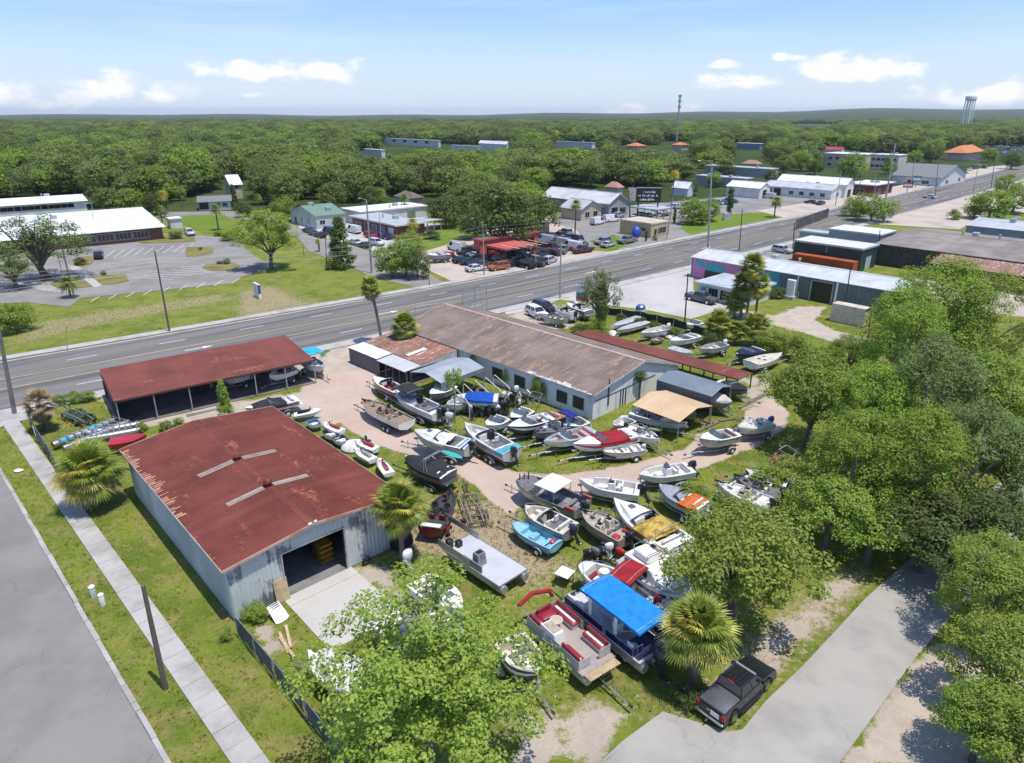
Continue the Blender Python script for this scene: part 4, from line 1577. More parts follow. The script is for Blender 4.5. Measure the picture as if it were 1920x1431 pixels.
def outboard(root,x,y,z,col,s=1.0,tilt=.35,name="outboard_motor",lower=None):
	"""leg with cowling and propeller as sub-parts; x is the transom, motor hangs aft (-x)"""
	M=Matrix.Translation((x,y,z)) @ Matrix.Rotation(tilt,4,'Y')
	lm=lower or paint((.05,.05,.055) if sum(col)<1.2 else tuple(c*.92 for c in col))
	b=MB()
	b.box(-.14*s,.04,-.13*s,.13*s,-.3*s,.12*s)
	b.taper((-.30*s,0,-.85*s),.20*s,.11*s,.9*s,1.25,1.6)
	b.taper((-.33*s,0,-.95*s),.44*s,.09*s,.10*s)
	b.box(-.50*s,-.12*s,-.12*s,.12*s,-.70*s,-.675*s)
	b.taper((-.28*s,0,-1.18*s),.12*s,.03*s,.24*s,1.9,1.5)
	b.tube([(-.06*s,0,-.97*s),(-.2*s,0,-.97*s),(-.58*s,0,-.97*s)],[.03*s,.075*s,.06*s],7)
	o=b.build(name,lm,root)
	o.matrix_basis=M
	c=MB()
	prof=[(-.06,.24,.17),(.06,.33,.21),(.30,.36,.22),(.46,.34,.20),(.54,.26,.14)]
	rings=[]
	for zz,ex,ey in prof:
		rings.append([(-.32*s+ex*s*math.cos(a)*(1 if math.cos(a)>0 else 1.12),ey*s*math.sin(a),zz*s+.05*s+(.05*s*math.cos(a) if zz>.4 else 0)) for a in [i*math.pi/5 for i in range(10)]])
	c.loft(rings)
	k=c.build("cowling",paint(col,.25),o,smooth=True)
	p=MB()
	for i in range(3):
		a=i*2*math.pi/3
		u,v=Vector((0,math.cos(a),math.sin(a))),Vector((.5,-math.sin(a),math.cos(a)))
		cc=Vector((-.60*s,0,-.97*s))
		p.add([cc+u*.03*s-v*.03*s,cc+u*.16*s-v*.07*s,cc+u*.17*s+v*.06*s,cc+u*.03*s+v*.03*s],[(0,1,2,3)])
	p.tube([(-.56*s,0,-.97*s),(-.66*s,0,-.97*s)],.04*s,6)
	p.build("propeller",CHROME,o)
	return o
def seat_part(root,x,y,z,mat,w=.5,face=1,h=.42,back=.55):
	b=MB()
	b.rbox((x,y,z),.46,w,h*.45,.05)
	b.rbox((x-face*.22,y,z+h*.35),.13,w,back,.05,1,.9)
	return b.build("seat",mat,root,smooth=True)
def bench_part(root,x0,x1,y0,y1,z,h,mat,base=None,back=None,name="bench_seat",bh=.38):
	"""back: '+y','-y','+x','-x' side that carries the backrest"""
	b=MB()
	b.rbox(((x0+x1)/2,(y0+y1)/2,z+h*.62),x1-x0,y1-y0,h*.38,.05)
	if back == '+y':
		b.rbox(((x0+x1)/2,y1-.08,z+h*.95),x1-x0,.17,bh,.05)
	elif back == '-y':
		b.rbox(((x0+x1)/2,y0+.08,z+h*.95),x1-x0,.17,bh,.05)
	elif back == '+x':
		b.rbox((x1-.08,(y0+y1)/2,z+h*.95),.17,y1-y0,bh,.05)
	elif back == '-x':
		b.rbox((x0+.08,(y0+y1)/2,z+h*.95),.17,y1-y0,bh,.05)
	o=b.build(name,mat,root,smooth=True)
	if base:
		MB().box(x0+.04,x1-.04,y0+.04,y1-.04,z,z+h*.62-.004).build("seat_base",base,o)
		s=MB()
		if back in ('+y','-y'):
			s.box(x0+.12,x1-.12,(y0+y1)/2-.09,(y0+y1)/2+.09,z+h*1.0-.006,z+h*1.0+.008)
			s.build("cushion_panel",VINYLW,o)
	return o
def console_part(root,x,z,mat,w=.75,h=.95,y=0.0,screen=True):
	b=MB()
	b.taper((x,y,z),.72,w,h,.72,.9,.05,0)
	o=b.build("console",mat,root,bevel=.03)
	wm=MB()
	c=Vector((x-.36,y,z+h*.82))
	wm.tube([c+Vector((.10*math.sin(a)*.3,.19*math.cos(a),.19*math.sin(a))) for a in [i*2*math.pi/10 for i in range(11)]],.02,4)
	wm.build("steering_wheel",BLACKP,o)
	d=MB()
	d.taper((x+.02,y,z+h+.003),.36,w*.6,.025)
	d.build("dash_panel",BLACKP,o)
	if screen:
		s=MB()
		s.loft([[(x+.28,y-w*.42,z+h),(x+.36,y,z+h),(x+.28,y+w*.42,z+h)],[(x+.05,y-w*.36,z+h+.42),(x+.12,y,z+h+.45),(x+.05,y+w*.36,z+h+.42)]],closed=False)
		s.build("windscreen",SCREEN,o)
	return o
def windshield_part(root,x,hb,sh,L,h=.42,rake=.45):
	t=x/L
	w=hb(t)-.12
	z=sh(t)+.06
	base=[(x-.85,-w,z),(x-.1,-w*.93,z),(x+.12,-w*.45,z+.02),(x+.16,0,z+.03),(x+.12,w*.45,z+.02),(x-.1,w*.93,z),(x-.85,w,z)]
	top=[(x-.95,-w*.97,z+h*.25),(x-.1-rake*.7,-w*.88,z+h),(x+.12-rake,-w*.42,z+h),(x+.16-rake,0,z+h),(x+.12-rake,w*.42,z+h),(x-.1-rake*.7,w*.88,z+h),(x-.95,w*.97,z+h*.25)]
	b=MB()
	b.loft([base,top],closed=False)
	o=b.build("windshield",SCREEN,root)
	f=MB()
	f.tube(top,.018,4)
	for i in (1,3,5):
		f.tube([base[i],top[i]],.016,4)
	f.build("windshield_frame",ALU,o)
	return o
def canopy_part(root,x0,x1,w,z,zt,mat,name="canopy",frame=GALV,sag=.10,edge=.10,n=6,fx=None):
	b=MB()
	top,ring=[],[]
	for i in range(n+1):
		x=lerp(x0,x1,i/n)
		row=[]
		for j in range(9):
			y=lerp(-w/2,w/2,j/8)
			c=1-(2*y/w) ** 2
			zz=zt+sag*c*.9-(.03 if i % 2 and 0<i<n else 0)+(-.07 if i in (0,n) else 0)
			row.append((x,y,zz))
		row=[(x,-w/2-.01,row[0][2]-edge)]+row+[(x,w/2+.01,row[-1][2]-edge)]
		ring.append(row)
	b.loft(ring,closed=False)
	e0=[(x0+.005,p[1],p[2]-edge) for p in ring[0]]
	b.loft([ring[0],e0],closed=False)
	e1=[(x1-.005,p[1],p[2]-edge) for p in ring[-1]]
	b.loft([ring[-1],e1],closed=False)
	o=b.build(name,mat,root,smooth=True)
	f=MB()
	xs=fx or ((x0+.25,(x0+x1)/2),(x1-.25,(x0+x1)/2))
	for xa,xb in xs:
		for s in (-1,1):
			f.tube([(xb,s*w/2*.98,z),(xa,s*w/2*.98,zt-.02)],.022,5)
		f.tube([(xa,-w/2,zt-.02),(xa,0,zt+sag*.8),(xa,w/2,zt-.02)],.02,5)
	f.build("canopy_frame",frame,o)
	return o
def cover_part(root,L,hb,sh,t0,t1,mat,peak=.45,name="boat_cover",wr=.05,overhang=.06,drop=.22,lump=()):
	b=MB()
	n,m=16,13
	rings=[]
	rs=random.Random(int(L*100)+int(peak*37))
	lump=(lump,) if lump and not isinstance(lump[0],tuple) else lump
	for i in range(n+1):
		t=lerp(t0,t1,i/n)
		w=max(hb(t),.04)+overhang
		z=sh(t)+.05
		e=math.sin(math.pi*min(1,max(0,(t-t0)/(t1-t0)))) ** .6
		for (lt,lh,lw) in lump:
			e=e+lh*math.exp(-((t-lt)/lw) ** 2)
		row=[(t*L,-w-.01,z-drop*(1+rs.uniform(-.25,.25)))]
		for j in range(m):
			f=-1+2*j/(m-1)
			c=(1-abs(f) ** 1.7)
			zz=z+peak*e*c+wr*rs.uniform(-1,1)*c ** .4+wr*.8*math.sin(i*2.1+j*.9)*c
			row.append((t*L+rs.uniform(-.03,.03),f*w,zz))
		row.append((t*L,w+.01,z-drop*(1+rs.uniform(-.25,.25))))
		rings.append(row)
	b.loft(rings,closed=False)
	b.f=[f[::-1] for f in b.f]
	return b.build(name,mat,root,smooth=True)
def tower_part(root,x,w,z,h,mat,name="tower",rack=None):
	b=MB()
	for s in (-1,1):
		b.tube([(x+.45,s*w/2,z),(x-.15,s*w/2*.86,z+h)],.04,6)
		b.tube([(x-.55,s*w/2,z),(x-.25,s*w/2*.86,z+h)],.04,6)
	for dx in (-.15,-.25):
		b.tube([(x+dx,-w/2*.86,z+h),(x+dx,w/2*.86,z+h)],.04,6)
	return b.build(name,mat,root)
def trolling_motor(root,x,z):
	b=MB()
	b.tube([(x,.1,z+.08),(x-.9,-.12,z+.16)],.03,6)
	b.tube([(x+.12,.12,z+.10),(x-.1,.08,z+.10)],.07,7)
	b.box(x-.55,x-.1,-.1,.12,z+.02,z+.07)
	b.taper((x-.95,-.13,z+.1),.2,.14,.12)
	return b.build("trolling_motor",BLACKP,root)
BOAT_N=0
TRAILERS=[]
def trailer_for(label,pos,rz,L,B,zk,axles=1,col=GALV,group="boat trailers in the yard",tongue=1.5):
	t=thing("boat_trailer",label,"boat trailer",pos,rz,group)
	zf=.42
	b=MB()
	for s in (-1,1):
		b.tube([(.2,s*.62,zf),(L*.58,s*.62,zf),(L*.98,s*.12,zf+.02)],.055,4)
	b.tube([(L*.55,0,zf),(L+tongue,0,zf+.02)],.06,4)
	for x in (.3,L*.3,L*.56):
		b.tube([(x,-.62,zf-.03),(x,.62,zf-.03)],.05,4)
	b.tube([(L*.93,0,zf),(L*.98,0,zf+.75)],.045,4)
	b.box(L*.95,L*1.02,-.12,.12,zf+.7,zf+.82)
	b.build("frame",col,t)
	bk=MB()
	for s in (-1,1):
		bk.box(.15,L*.55,s*.48-.06,s*.48+.06,zf+.06,max(zf+.12,zk+.06))
	bk.build("bunk",WOODG,t)
	ax=L*.26
	tw=B/2*.92+.08
	for i in range(axles):
		x=ax+(i-(axles-1)/2)*.72
		for s in (-1,1):
			w=MB()
			w.disc((x,s*tw,.32),(0,1,0),.32,.2,14)
			o=w.build("wheel",RUBBER,t)
			rm=MB()
			rm.disc((x,s*(tw+.105),.32),(0,1,0),.18,.02,10)
			rm.build("rim",GEL if i % 2 == 0 else GALV,o)
		MB().tube([(x,-tw,.32),(x,tw,.32)],.04,5).build("axle",STEELB,t)
	for s in (-1,1):
		f=MB()
		ln=.42+(axles-1)*.37
		f.loft([[(ax+ln*math.cos(a),s*tw-.12,.33+.42*math.sin(a) ** .7 if a not in (0,math.pi) else .33),(ax+ln*math.cos(a),s*tw+.12,.33+.42*math.sin(a) ** .7 if a not in (0,math.pi) else .33)] for a in [i*math.pi/7 for i in range(8)]],closed=False)
		f.build("fender",col,t)
	j=MB()
	j.tube([(L+tongue*.55,.12,.02),(L+tongue*.55,.12,.85)],.035,5)
	j.build("jack",GALV,t)
	c=MB()
	c.box(L+tongue-.05,L+tongue+.2,-.06,.06,zf-.03,zf+.1)
	c.build("coupler",STEELB,t)
	return t
INS=[GELIN,M_("inside_cream",(.60,.56,.47),.55,0,.2,1.6,col2=(.42,.38,.30),fine=9),M_("inside_grey",(.44,.45,.45),.6,0,.2,1.6,col2=(.30,.30,.29),fine=9),GELIN]
def boat(bow,stern,B,label,kind='runabout',hull=GEL,inside=GELIN,stripe=None,motor=None,nm=1,cover=None,trailer=True,z=.55,H=.92,bowk=.45,pw=2.1,square=0.0,seats=None,seatm=None,canopy=None,tower=None,axles=1,cat="motorboat",group="boats parked in the yard",carpet=None,tl=None,zoff=None,ms=1.0,tcol=GALV,msx=.02,coverpk=.4,tongue=1.5,extra=None,name="motorboat",tilt=.45):
	"""bow and stern: surveyed gunwale points"""
	zz=z+H
	a,b2=Vector(G(*bow,zz)),Vector(G(*stern,zz))
	d=a-b2
	L=d.length
	rz=math.atan2(d.y,d.x)
	root=thing(name,label,cat,(b2.x,b2.y,z),rz,group)
	_,hb,sh=boat_hull(root,L,B,H,hull,bowk,pw,square)
	sm=seatm or VINYLW
	F=.50
	if inside is GELIN:
		inside=INS[len(label) % 4]
	fl=H*F
	rr=lambda a_:a_*L
	if kind in ('runabout','bowrider','cuddy'):
		st=[(0,'d'),(.09,'d'),(.095,'o'),(.3,'o'),(.54,'o'),(.55,'d'),(.66,'d')]
		if kind == 'bowrider':
			st += [(.665,'o'),(.78,'o'),(.88,'o'),(.885,'d'),(.95,'d'),(1,'d')]
		else:
			st += [(.78,'d'),(.88,'d'),(.95,'d'),(1,'d')]
		deck_loft(root,L,hb,sh,st,inside if kind == 'bowrider' else GEL,H=H)
		MB().box(L*.11,L*.53,-hb(.3)+.2,hb(.3)-.2,fl+.02,fl+.035).build("cockpit_floor",carpet or CARPETG,root)
		if cover != 'full':
			windshield_part(root,L*.60,hb,sh,L)
			for s in (-1,1):
				seat_part(root,L*.44,s*B*.23,fl+.03,sm,.5,1)
			bench_part(root,L*.12,L*.22,-B*.34,B*.34,fl+.03,.42,sm,inside,'-x')
			MB().taper((L*.545,-B*.23,fl+.05),.3,B*.3,H*.62,.8,1).build("dashboard",BLACKP,root)
			if kind == 'bowrider':
				for s in (-1,1):
					c=MB()
					c.rbox((L*.76,s*hb(.78)*.58,fl+.03),L*.16,.34,.34,.05)
					c.build("bow_cushion",sm,root,smooth=True)
		if cover is None and len(label) % 3:
			rl=MB()
			for s in (-1,1):
				rl.tube([(L*.62,s*(hb(.62)-.05),sh(.62)+.03),(L*.70,s*(hb(.70)-.05),sh(.70)+.22),(L*.86,s*(hb(.86)-.04),sh(.86)+.25),(L*.985,s*.04,sh(.98)+.22)],.017,4)
				for q in (.76,.88):
					rl.tube([(L*q,s*(hb(q)-.05),sh(q)),(L*q,s*(hb(q)-.05),sh(q)+.24)],.014,4)
			rl.build("bow_rail",CHROME,root)
		if kind == 'cuddy':
			c=MB()
			rings=[]
			for t,k,hh in ((.56,.80,.16),(.64,.80,.34),(.74,.72,.34),(.84,.55,.2),(.92,.3,.05)):
				w=hb(t)*k
				zt=sh(t)+.03
				rings.append([(t*L,-w,zt),(t*L,-w*.82,zt+hh),(t*L,0,zt+hh+.05),(t*L,w*.82,zt+hh),(t*L,w,zt)])
			c.loft(rings,closed=False)
			c.f=[f[::-1] for f in c.f]
			c.f.append((0,1,2,3,4))
			c.build("cabin_top",GEL,root,smooth=True)
			h_=MB()
			h_.rbox((L*.72,0,sh(.72)+.42),.5,.5,.05,.02)
			h_.build("hatch",SCREEN,root)
	elif kind == 'console':
		st=[(0,'d'),(.08,'d'),(.085,'o'),(.3,'o'),(.6,'o'),(.77,'o'),(.775,'l'),(.85,'l'),(.92,'d'),(.97,'d'),(1,'d')]
		deck_loft(root,L,hb,sh,st,inside,H=H)
		console_part(root,L*.45,fl+.02,GEL,.8,.85)
		bench_part(root,L*.27,L*.36,-.45,.45,fl+.02,.62,sm,GEL,'-x',"leaning_seat",.25)
		c=MB()
		c.rbox((L*.62,0,fl+.02),.7,.6,.4,.04)
		c.build("fish_box",GEL,root)
		rl=MB()
		for s in (-1,1):
			rl.tube([(L*.6,s*(hb(.6)-.06),sh(.6)+.05),(L*.7,s*(hb(.7)-.06),sh(.7)+.25),(L*.86,s*(hb(.86)-.05),sh(.86)+.27),(L*.95,s*hb(.95)*.7,sh(.95)+.22)],.018,4)
		rl.build("bow_rail",CHROME,root)
	elif kind == 'bass':
		st=[(0,'l'),(.2,'l'),(.24,'l'),(.245,'o'),(.42,'o'),(.54,'o'),(.545,'l'),(.7,'l'),(.82,'l'),(.92,'l'),(.97,'d'),(1,'d')]
		deck_loft(root,L,hb,sh,st,carpet or inside,H=H)
		for s in (-1,1):
			seat_part(root,L*.33,s*B*.2,fl+.03,sm,.48,1,.4,.5)
			console_part(root,L*.47,fl+.03,inside,B*.30,H*.72,s*B*.24,True)
		p=MB()
		p.tube([(L*.72,0,sh(.72)-.15),(L*.72,0,sh(.72)+.25)],.035,6)
		p.rbox((L*.72,0,sh(.72)+.25),.4,.42,.1,.04)
		p.rbox((L*.72-.2,0,sh(.72)+.3),.1,.4,.38,.04)
		p.build("pedestal_seat",sm,root)
		trolling_motor(root,L*.97,sh(.95)+.02)
		for q,(x0,x1) in enumerate(((.04,.12),(.58,.66),(.76,.86))):
			for s in (-1,1):
				w=hb(x1)*.42
				h_=MB()
				h_.box(L*x0+.03,L*x1,s*w-w*.55,s*w+w*.55,sh(x0)-.145,sh(x0)-.12)
				h_.build("hatch_lid",inside,root)
	elif kind == 'jon':
		st=[(0,'l'),(.06,'l'),(.065,'o'),(.3,'o'),(.5,'o'),(.72,'o'),(.725,'l'),(.85,'l'),(.97,'l'),(1,'d')]
		deck_loft(root,L,hb,sh,st,inside,H=H,floor=.15,rim=.07)
		for x in (.18,.42,.6):
			MB().box(L*x,L*x+.3,-hb(x)+.08,hb(x)-.08,H*.55,H*.68).build("bench_seat",sm,root)
	elif kind == 'skiff':
		st=[(0,'d'),(.05,'d'),(.055,'o'),(.3,'o'),(.55,'o'),(.74,'o'),(.745,'l'),(.85,'l'),(.93,'d'),(1,'d')]
		deck_loft(root,L,hb,sh,st,inside,H=H,floor=.2,rim=.12)
		b=MB()
		b.rbox((L*.5,0,H*.2),.5,B*.5,.42,.04)
		b.build("thwart_box",sm,root)
		MB().box(L*.2,L*.2+.32,-hb(.2)+.12,hb(.2)-.12,H*.5,H*.62).build("bench_seat",sm,root)
	else:   # decked
		st=[(0,'d'),(.2,'d'),(.5,'d'),(.7,'d'),(.85,'d'),(.95,'d'),(1,'d')]
		deck_loft(root,L,hb,sh,st,inside,H=H)
	rub_rail(root,L,hb,sh,BLACKP if hull != GEL else GALV)
	if stripe is not None:
		side_band(root,L,hb,sh,1,.02,.97,.62,.82,stripe)
	if cover is not None:
		if cover == 'full':
			pass
		else:
			m,t0,t1=cover[:3]
			cover_part(root,L,hb,sh,t0,t1,m,coverpk,lump=cover[3] if len(cover)>3 else ())
	if canopy is not None:
		m,t0,t1,zt=canopy
		canopy_part(root,L*t0,L*t1,B*.86,H,zt,m)
	if tower is not None:
		tower_part(root,L*.42,B*.9,H,1.3,tower)
	if motor is not None:
		for i in range(nm):
			outboard(root,-msx,(i-(nm-1)/2)*.62,H*.78,motor,ms,tilt)
	elif kind in ('runabout','bowrider','cuddy'):
		p=MB()
		p.rbox((-.22,0,H*.36),.5,B*.72,.07,.03)
		p.build("swim_platform",hull,root)
	if trailer:
		trailer_for(tl or " ".join(("trailer carrying the "+label).split()[:16]),(b2.x,b2.y,0),rz,L,B,z-.1,axles,tcol,"boat trailers in the yard",tongue)
	else:
		bl=MB()
		for x in (.22,.62):
			bl.box(L*x,L*x+.3,-B*.3,B*.3,-z,.02 if x<.5 else .06)
		bl.build("cradle",WOODG,root)
	if extra:
		extra(root,L,B,H,hb,sh,fl)
	return root,L,hb,sh
def pontoon(bow,stern,B,label,deckm=CARPETG,bare=False,fence=None,canopy=None,motor=None,seats=(),console=True,fence_segs=(),z=.75,ms=1.0,trailer=True,tl=None,tubes=2,tongue=2.2,deck_over=0.0,rails=True,tongue_bow=True,group="boats parked in the yard",extra=None):
	a,b2=Vector(G(*bow,z+.35)),Vector(G(*stern,z+.35))
	d=a-b2
	L=d.length
	rz=math.atan2(d.y,d.x)
	root=thing("pontoon_boat",label,"pontoon boat",(b2.x,b2.y,z),rz,group)
	for s in ((-1,1) if tubes == 2 else (-1,0,1)):
		t=MB()
		t.tube([(-.25,s*B*.37,0),(0,s*B*.37,0),(L*.82,s*B*.37,0),(L*.9,s*B*.37,.04),(L*.96,s*B*.37,.12),(L*1.0,s*B*.37,.22)],[.30,.33,.33,.29,.19,.05],14)
		o=t.build("pontoon_tube",ALU,root,smooth=True)
		k=MB()
		k.box(.1,L*.85,s*B*.37-.02,s*B*.37+.02,.32,.36)
		k.build("bracket",ALU,o)
	if bare:
		for k in range(9):
			x=L*(.04+.11*k)
			MB().box(x,x+.12,-B*.46,B*.46,.36,.42).build("cross_member",ALU,root)
		if extra:
			extra(root,L,B,.43)
		return root,L
	MB().box(-.05,L*.985,-B/2,B/2,.36,.42).build("deck",deckm,root)
	e=MB()
	for s in (-1,1):
		e.box(-.06,L*.99,s*B/2-.02 if s>0 else -B/2-.03,s*B/2+.03 if s>0 else -B/2+.02,.33,.45)
	e.box(L*.986,L*.99+.03,-B/2,B/2,.33,.45)
	e.box(-.09,-.055,-B/2,B/2,.33,.45)
	e.build("deck_trim",ALU,root)
	zf=.43
	def fseg(p,q,h=.62,mat=fence,solid=True):
		p,q=Vector((*p,0)),Vector((*q,0))
		b=MB()
		dn=(q-p).normalized()
		nn=Vector((-dn.y,dn.x,0))*.012
		if solid:
			b.add([p-nn+Vector((0,0,zf+.06)),q-nn+Vector((0,0,zf+.06)),q+nn+Vector((0,0,zf+.06)),p+nn+Vector((0,0,zf+.06)),p-nn+Vector((0,0,zf+h)),q-nn+Vector((0,0,zf+h)),q+nn+Vector((0,0,zf+h)),p+nn+Vector((0,0,zf+h))],
                  [(0,3,2,1),(4,5,6,7),(0,1,5,4),(1,2,6,5),(2,3,7,6),(3,0,4,7)])
			o=b.build("fence_panel",mat,root)
		r_=MB()
		up=Vector((0,0,1))
		r_.tube([p+up*(zf+h+.02),q+up*(zf+h+.02)],.024,5)
		r_.tube([p+up*(zf+.04),q+up*(zf+.04)],.02,4)
		for k in range(3):
			x=p+(q-p)*k/2
			r_.tube([x+up*zf,x+up*(zf+h+.02)],.02,4)
		r_.build("rail",ALU if solid else CHROME,o if solid else root)
	for sg in fence_segs:
		fseg(*sg)
	for s in seats:
		bench_part(root,*s)
	if console is True:
		console_part(root,L*.40,zf,GEL,.7,.85,-B*.26)
	if canopy is not None:
		m,x0,x1,zt=canopy
		canopy_part(root,x0*L,x1*L,B*.98,zf+.5,zt,m,edge=.16)
	if motor is not None:
		outboard(root,-.1,0,.25,motor,ms,.3)
	if trailer:
		tr=trailer_for(tl or " ".join(("trailer under the "+label).split()[:16]),((b2.x,b2.y,0) if tongue_bow else (a.x,a.y,0)),rz if tongue_bow else rz+math.pi,L,B*.6,z-.4,2,GALV,"boat trailers in the yard",tongue)
	if extra:
		extra(root,L,B,zf)
	return root,L
def jetski(pos,rz,label,c1=GEL,c2=paint((.35,.03,.05)),z=.35,trailer=None,s=1.0):
	x,y=pos
	r=thing("jet_ski",label,"jet ski",(x,y,z),rz,"personal watercraft beside the red roofed shed")
	L,B=2.9*s,1.12*s
	b=MB()
	rings=[]
	for t in (0,.15,.4,.6,.78,.9,.97,1):
		w=B/2*(1 if t<.5 else max(.05,1-((t-.5)/.5) ** 2.2))
		zz=.42*s+.14*t*s
		k=0 if t<.6 else .45*((t-.6)/.4) ** 2
		rings.append([(t*L,-w,zz),(t*L,-w*.75,k+.1),(t*L,0,k),(t*L,w*.75,k+.1),(t*L,w,zz)])
	b.loft(rings,closed=False)
	b.f.append((0,1,2,3,4))
	b.build("hull",c1,r,smooth=True)
	d=MB()
	rings=[]
	for t,hw,hh in ((0,.98,.02),(.12,.98,.05),(.3,.96,.06),(.5,.9,.10),(.68,.72,.30),(.8,.58,.34),(.92,.3,.2),(1,.04,.05)):
		w=B/2*hw
		zz=.42*s+.14*t*s
		rings.append([(t*L,-w,zz),(t*L,-w*.6,zz+hh*.8),(t*L,0,zz+hh),(t*L,w*.6,zz+hh*.8),(t*L,w,zz)])
	d.loft(rings,closed=False)
	d.f=[f[::-1] for f in d.f]
	d.build("deck",c1,r,smooth=True)
	st=MB()
	st.loft([[(x_,-w,.46),(x_,-w*.8,zt),(x_,w*.8,zt),(x_,w,.46)] for x_,w,zt in ((.35*s,.18,.66),(.6*s,.2,.80),(1.2*s,.2,.78),(1.6*s,.16,.84),(1.72*s,.1,.72))])
	st.build("seat",c2,r,smooth=False)
	h=MB()
	h.tube([(1.75*s,0,.75),(1.72*s,0,1.0)],.07,6)
	h.tube([(1.66*s,-.36,1.02),(1.74*s,0,1.0),(1.66*s,.36,1.02)],.03,5)
	h.build("handlebar",BLACKP,r)
	m=MB()
	m.taper((2.05*s,0,.62),.5,.5,.16,.6,.8)
	m.build("hood",c2,r)
	k=MB()
	k.box(.3,L*.7,-.3,.3,-z,.04)
	k.build("cradle",WOODG,r)
	return r
# -------- cars
CARG={}
def car_meshes(kind):
	"""returns dict of part meshes in car space: x forward, centre at origin, wheels on z=0"""
	if kind in CARG:
		return CARG[kind]
	spec={  # L, W, hood z, belt z, roof z, cabin x positions (windscreen base, roof front, roof rear, rear glass base), wheel r, wheelbase, ground clearance
		'sedan':(4.7,1.82,.88,.96,1.45,(.95,.25,-1.0,-1.75),.33,2.75,.22),
		'suv':(4.8,1.92,1.06,1.12,1.78,(1.05,.45,-1.95,-2.28),.38,2.85,.28),
		'pickup':(5.8,2.0,1.16,1.22,1.9,(1.25,.62,-.85,-1.12),.40,3.65,.34),
		'van':(5.6,2.0,1.1,1.2,2.25,(2.0,1.35,-2.7,-2.76),.36,3.5,.3),
	}[kind]
	L,W,zh,zb,zr,cx,wr,wb,gc=spec
	f,r=L/2,-L/2
	w1,w2=wb/2+.05,-wb/2+.05
	def arc(cx_,rad,n=8):
		return [(cx_+rad*math.cos(a),max(gc,wr+rad*math.sin(a))) for a in [math.pi*i/n for i in range(n+1)]]
	bot=[]
	for wx in (w1,w2):
		bot += [(p[0],p[1]) for p in arc(wx,wr*1.17)]
	rear_z=zb if kind in ('suv','van') else (zb+.02)
	top=[(r+.02,gc+.08),(r,.6),(r+.04,rear_z-.04),(r+.12,rear_z)]
	if kind == 'pickup':
		top += [(cx[3]-.02,rear_z)]
	top += [(cx[3],zb),(cx[0],zb-.0),(f-.45,zh),(f-.1,zh-.14),(f,.62),(f-.03,gc+.08)]
	prof=top+bot
	prof=[(x,z) for x,z in prof]
	# left and right silhouettes with tumblehome
	def yy(z):
		return W/2*(1-.09*max(0,(z-.62))/.6) if z>.62 else W/2*(1-.03*(.62-z)/.4)
	b=MB()
	n=len(prof)
	vs=[(x,-yy(z),z) for x,z in prof]+[(x,yy(z),z) for x,z in prof]
	fs=[tuple(reversed(range(n))),tuple(range(n,2*n))]
	for i in range(n):
		j=(i+1) % n
		fs.append((i,j,n+j,n+i))
	b.add(vs,fs)
	body=b.mesh("body")
	# greenhouse glass
	gw0,gw1=yy(zb)-.03,yy(zb)-.20
	g=MB()
	lo=[(cx[0],zb-.01),(cx[3],zb-.01)]
	g.loft([[(cx[3],-gw0,zb-.02),(cx[0],-gw0,zb-.02),(cx[0],gw0,zb-.02),(cx[3],gw0,zb-.02)],[(cx[2],-gw1,zr-.05),(cx[1],-gw1,zr-.05),(cx[1],gw1,zr-.05),(cx[2],gw1,zr-.05)]])
	glass=g.mesh("windows")
	rf=MB()
	rf.loft([[(cx[2]-.03,-gw1-.02,zr-.055),(cx[1]+.04,-gw1-.02,zr-.055),(cx[1]+.04,gw1+.02,zr-.055),(cx[2]-.03,gw1+.02,zr-.055)],[(cx[2]+.05,-gw1+.1,zr),(cx[1]-.08,-gw1+.1,zr),(cx[1]-.08,gw1-.1,zr),(cx[2]+.05,gw1-.1,zr)]])
	for s in (-1,1):     # pillars
		for (xa,xb) in ((cx[0],cx[1]),(cx[3],cx[2]),(((cx[0]+cx[3])/2)+.15,((cx[1]+cx[2])/2)+.1)):
			rf.tube([(xa,s*(gw0+.004),zb-.02),(xb,s*(gw1+.004),zr-.04)],.045,4)
		if kind == 'van':
			rf.loft([[(cx[2],s*(gw1+.012),zr-.05),(.5,s*(gw1+.012),zr-.05)],[(cx[3],s*(gw0+.012),zb-.02),(.6,s*(gw0+.012),zb-.02)]],closed=False)
	if kind == 'van':
		rf.box(cx[3]-.03,cx[3]+.05,-gw0,gw0,zb,zr-.1)
	roof=rf.mesh("roof")
	wm=MB()
	wm.disc((0,0,0),(0,1,0),wr,.22,16)
	wheel=wm.mesh("wheel")
	rm=MB()
	rm.disc((0,.115,0),(0,1,0),wr*.64,.02,10)
	rm.disc((0,-.115,0),(0,1,0),wr*.64,.02,10)
	rim=rm.mesh("rim")
	hl=MB()
	hl.box(f-.12,f-.015,-.16,.16,zh-.30,zh-.16)
	head=hl.mesh("headlight")
	tl=MB()
	tl.box(r-.012,r+.1,-.12,.12,rear_z-.34,rear_z-.1)
	tail=tl.mesh("tail_light")
	bm=MB()
	bm.box(f-.1,f+.06,-W/2*.9,W/2*.9,gc+.06,gc+.26)
	bm.box(r-.06,r+.1,-W/2*.9,W/2*.9,gc+.06,gc+.26)
	bump=bm.mesh("bumper")
	mir=MB()
	mir.box(-.08,.06,-.1,.1,0,.16)
	mirror=mir.mesh("mirror")
	for me,m in ((glass,GLASS),(wheel,RUBBER),(rim,CHROME),(head,SCREEN),(tail,REDL),(bump,BLACKP)):
		me.materials.append(m)
	for me in (body,roof,mirror):
		me.materials.append(GEL)
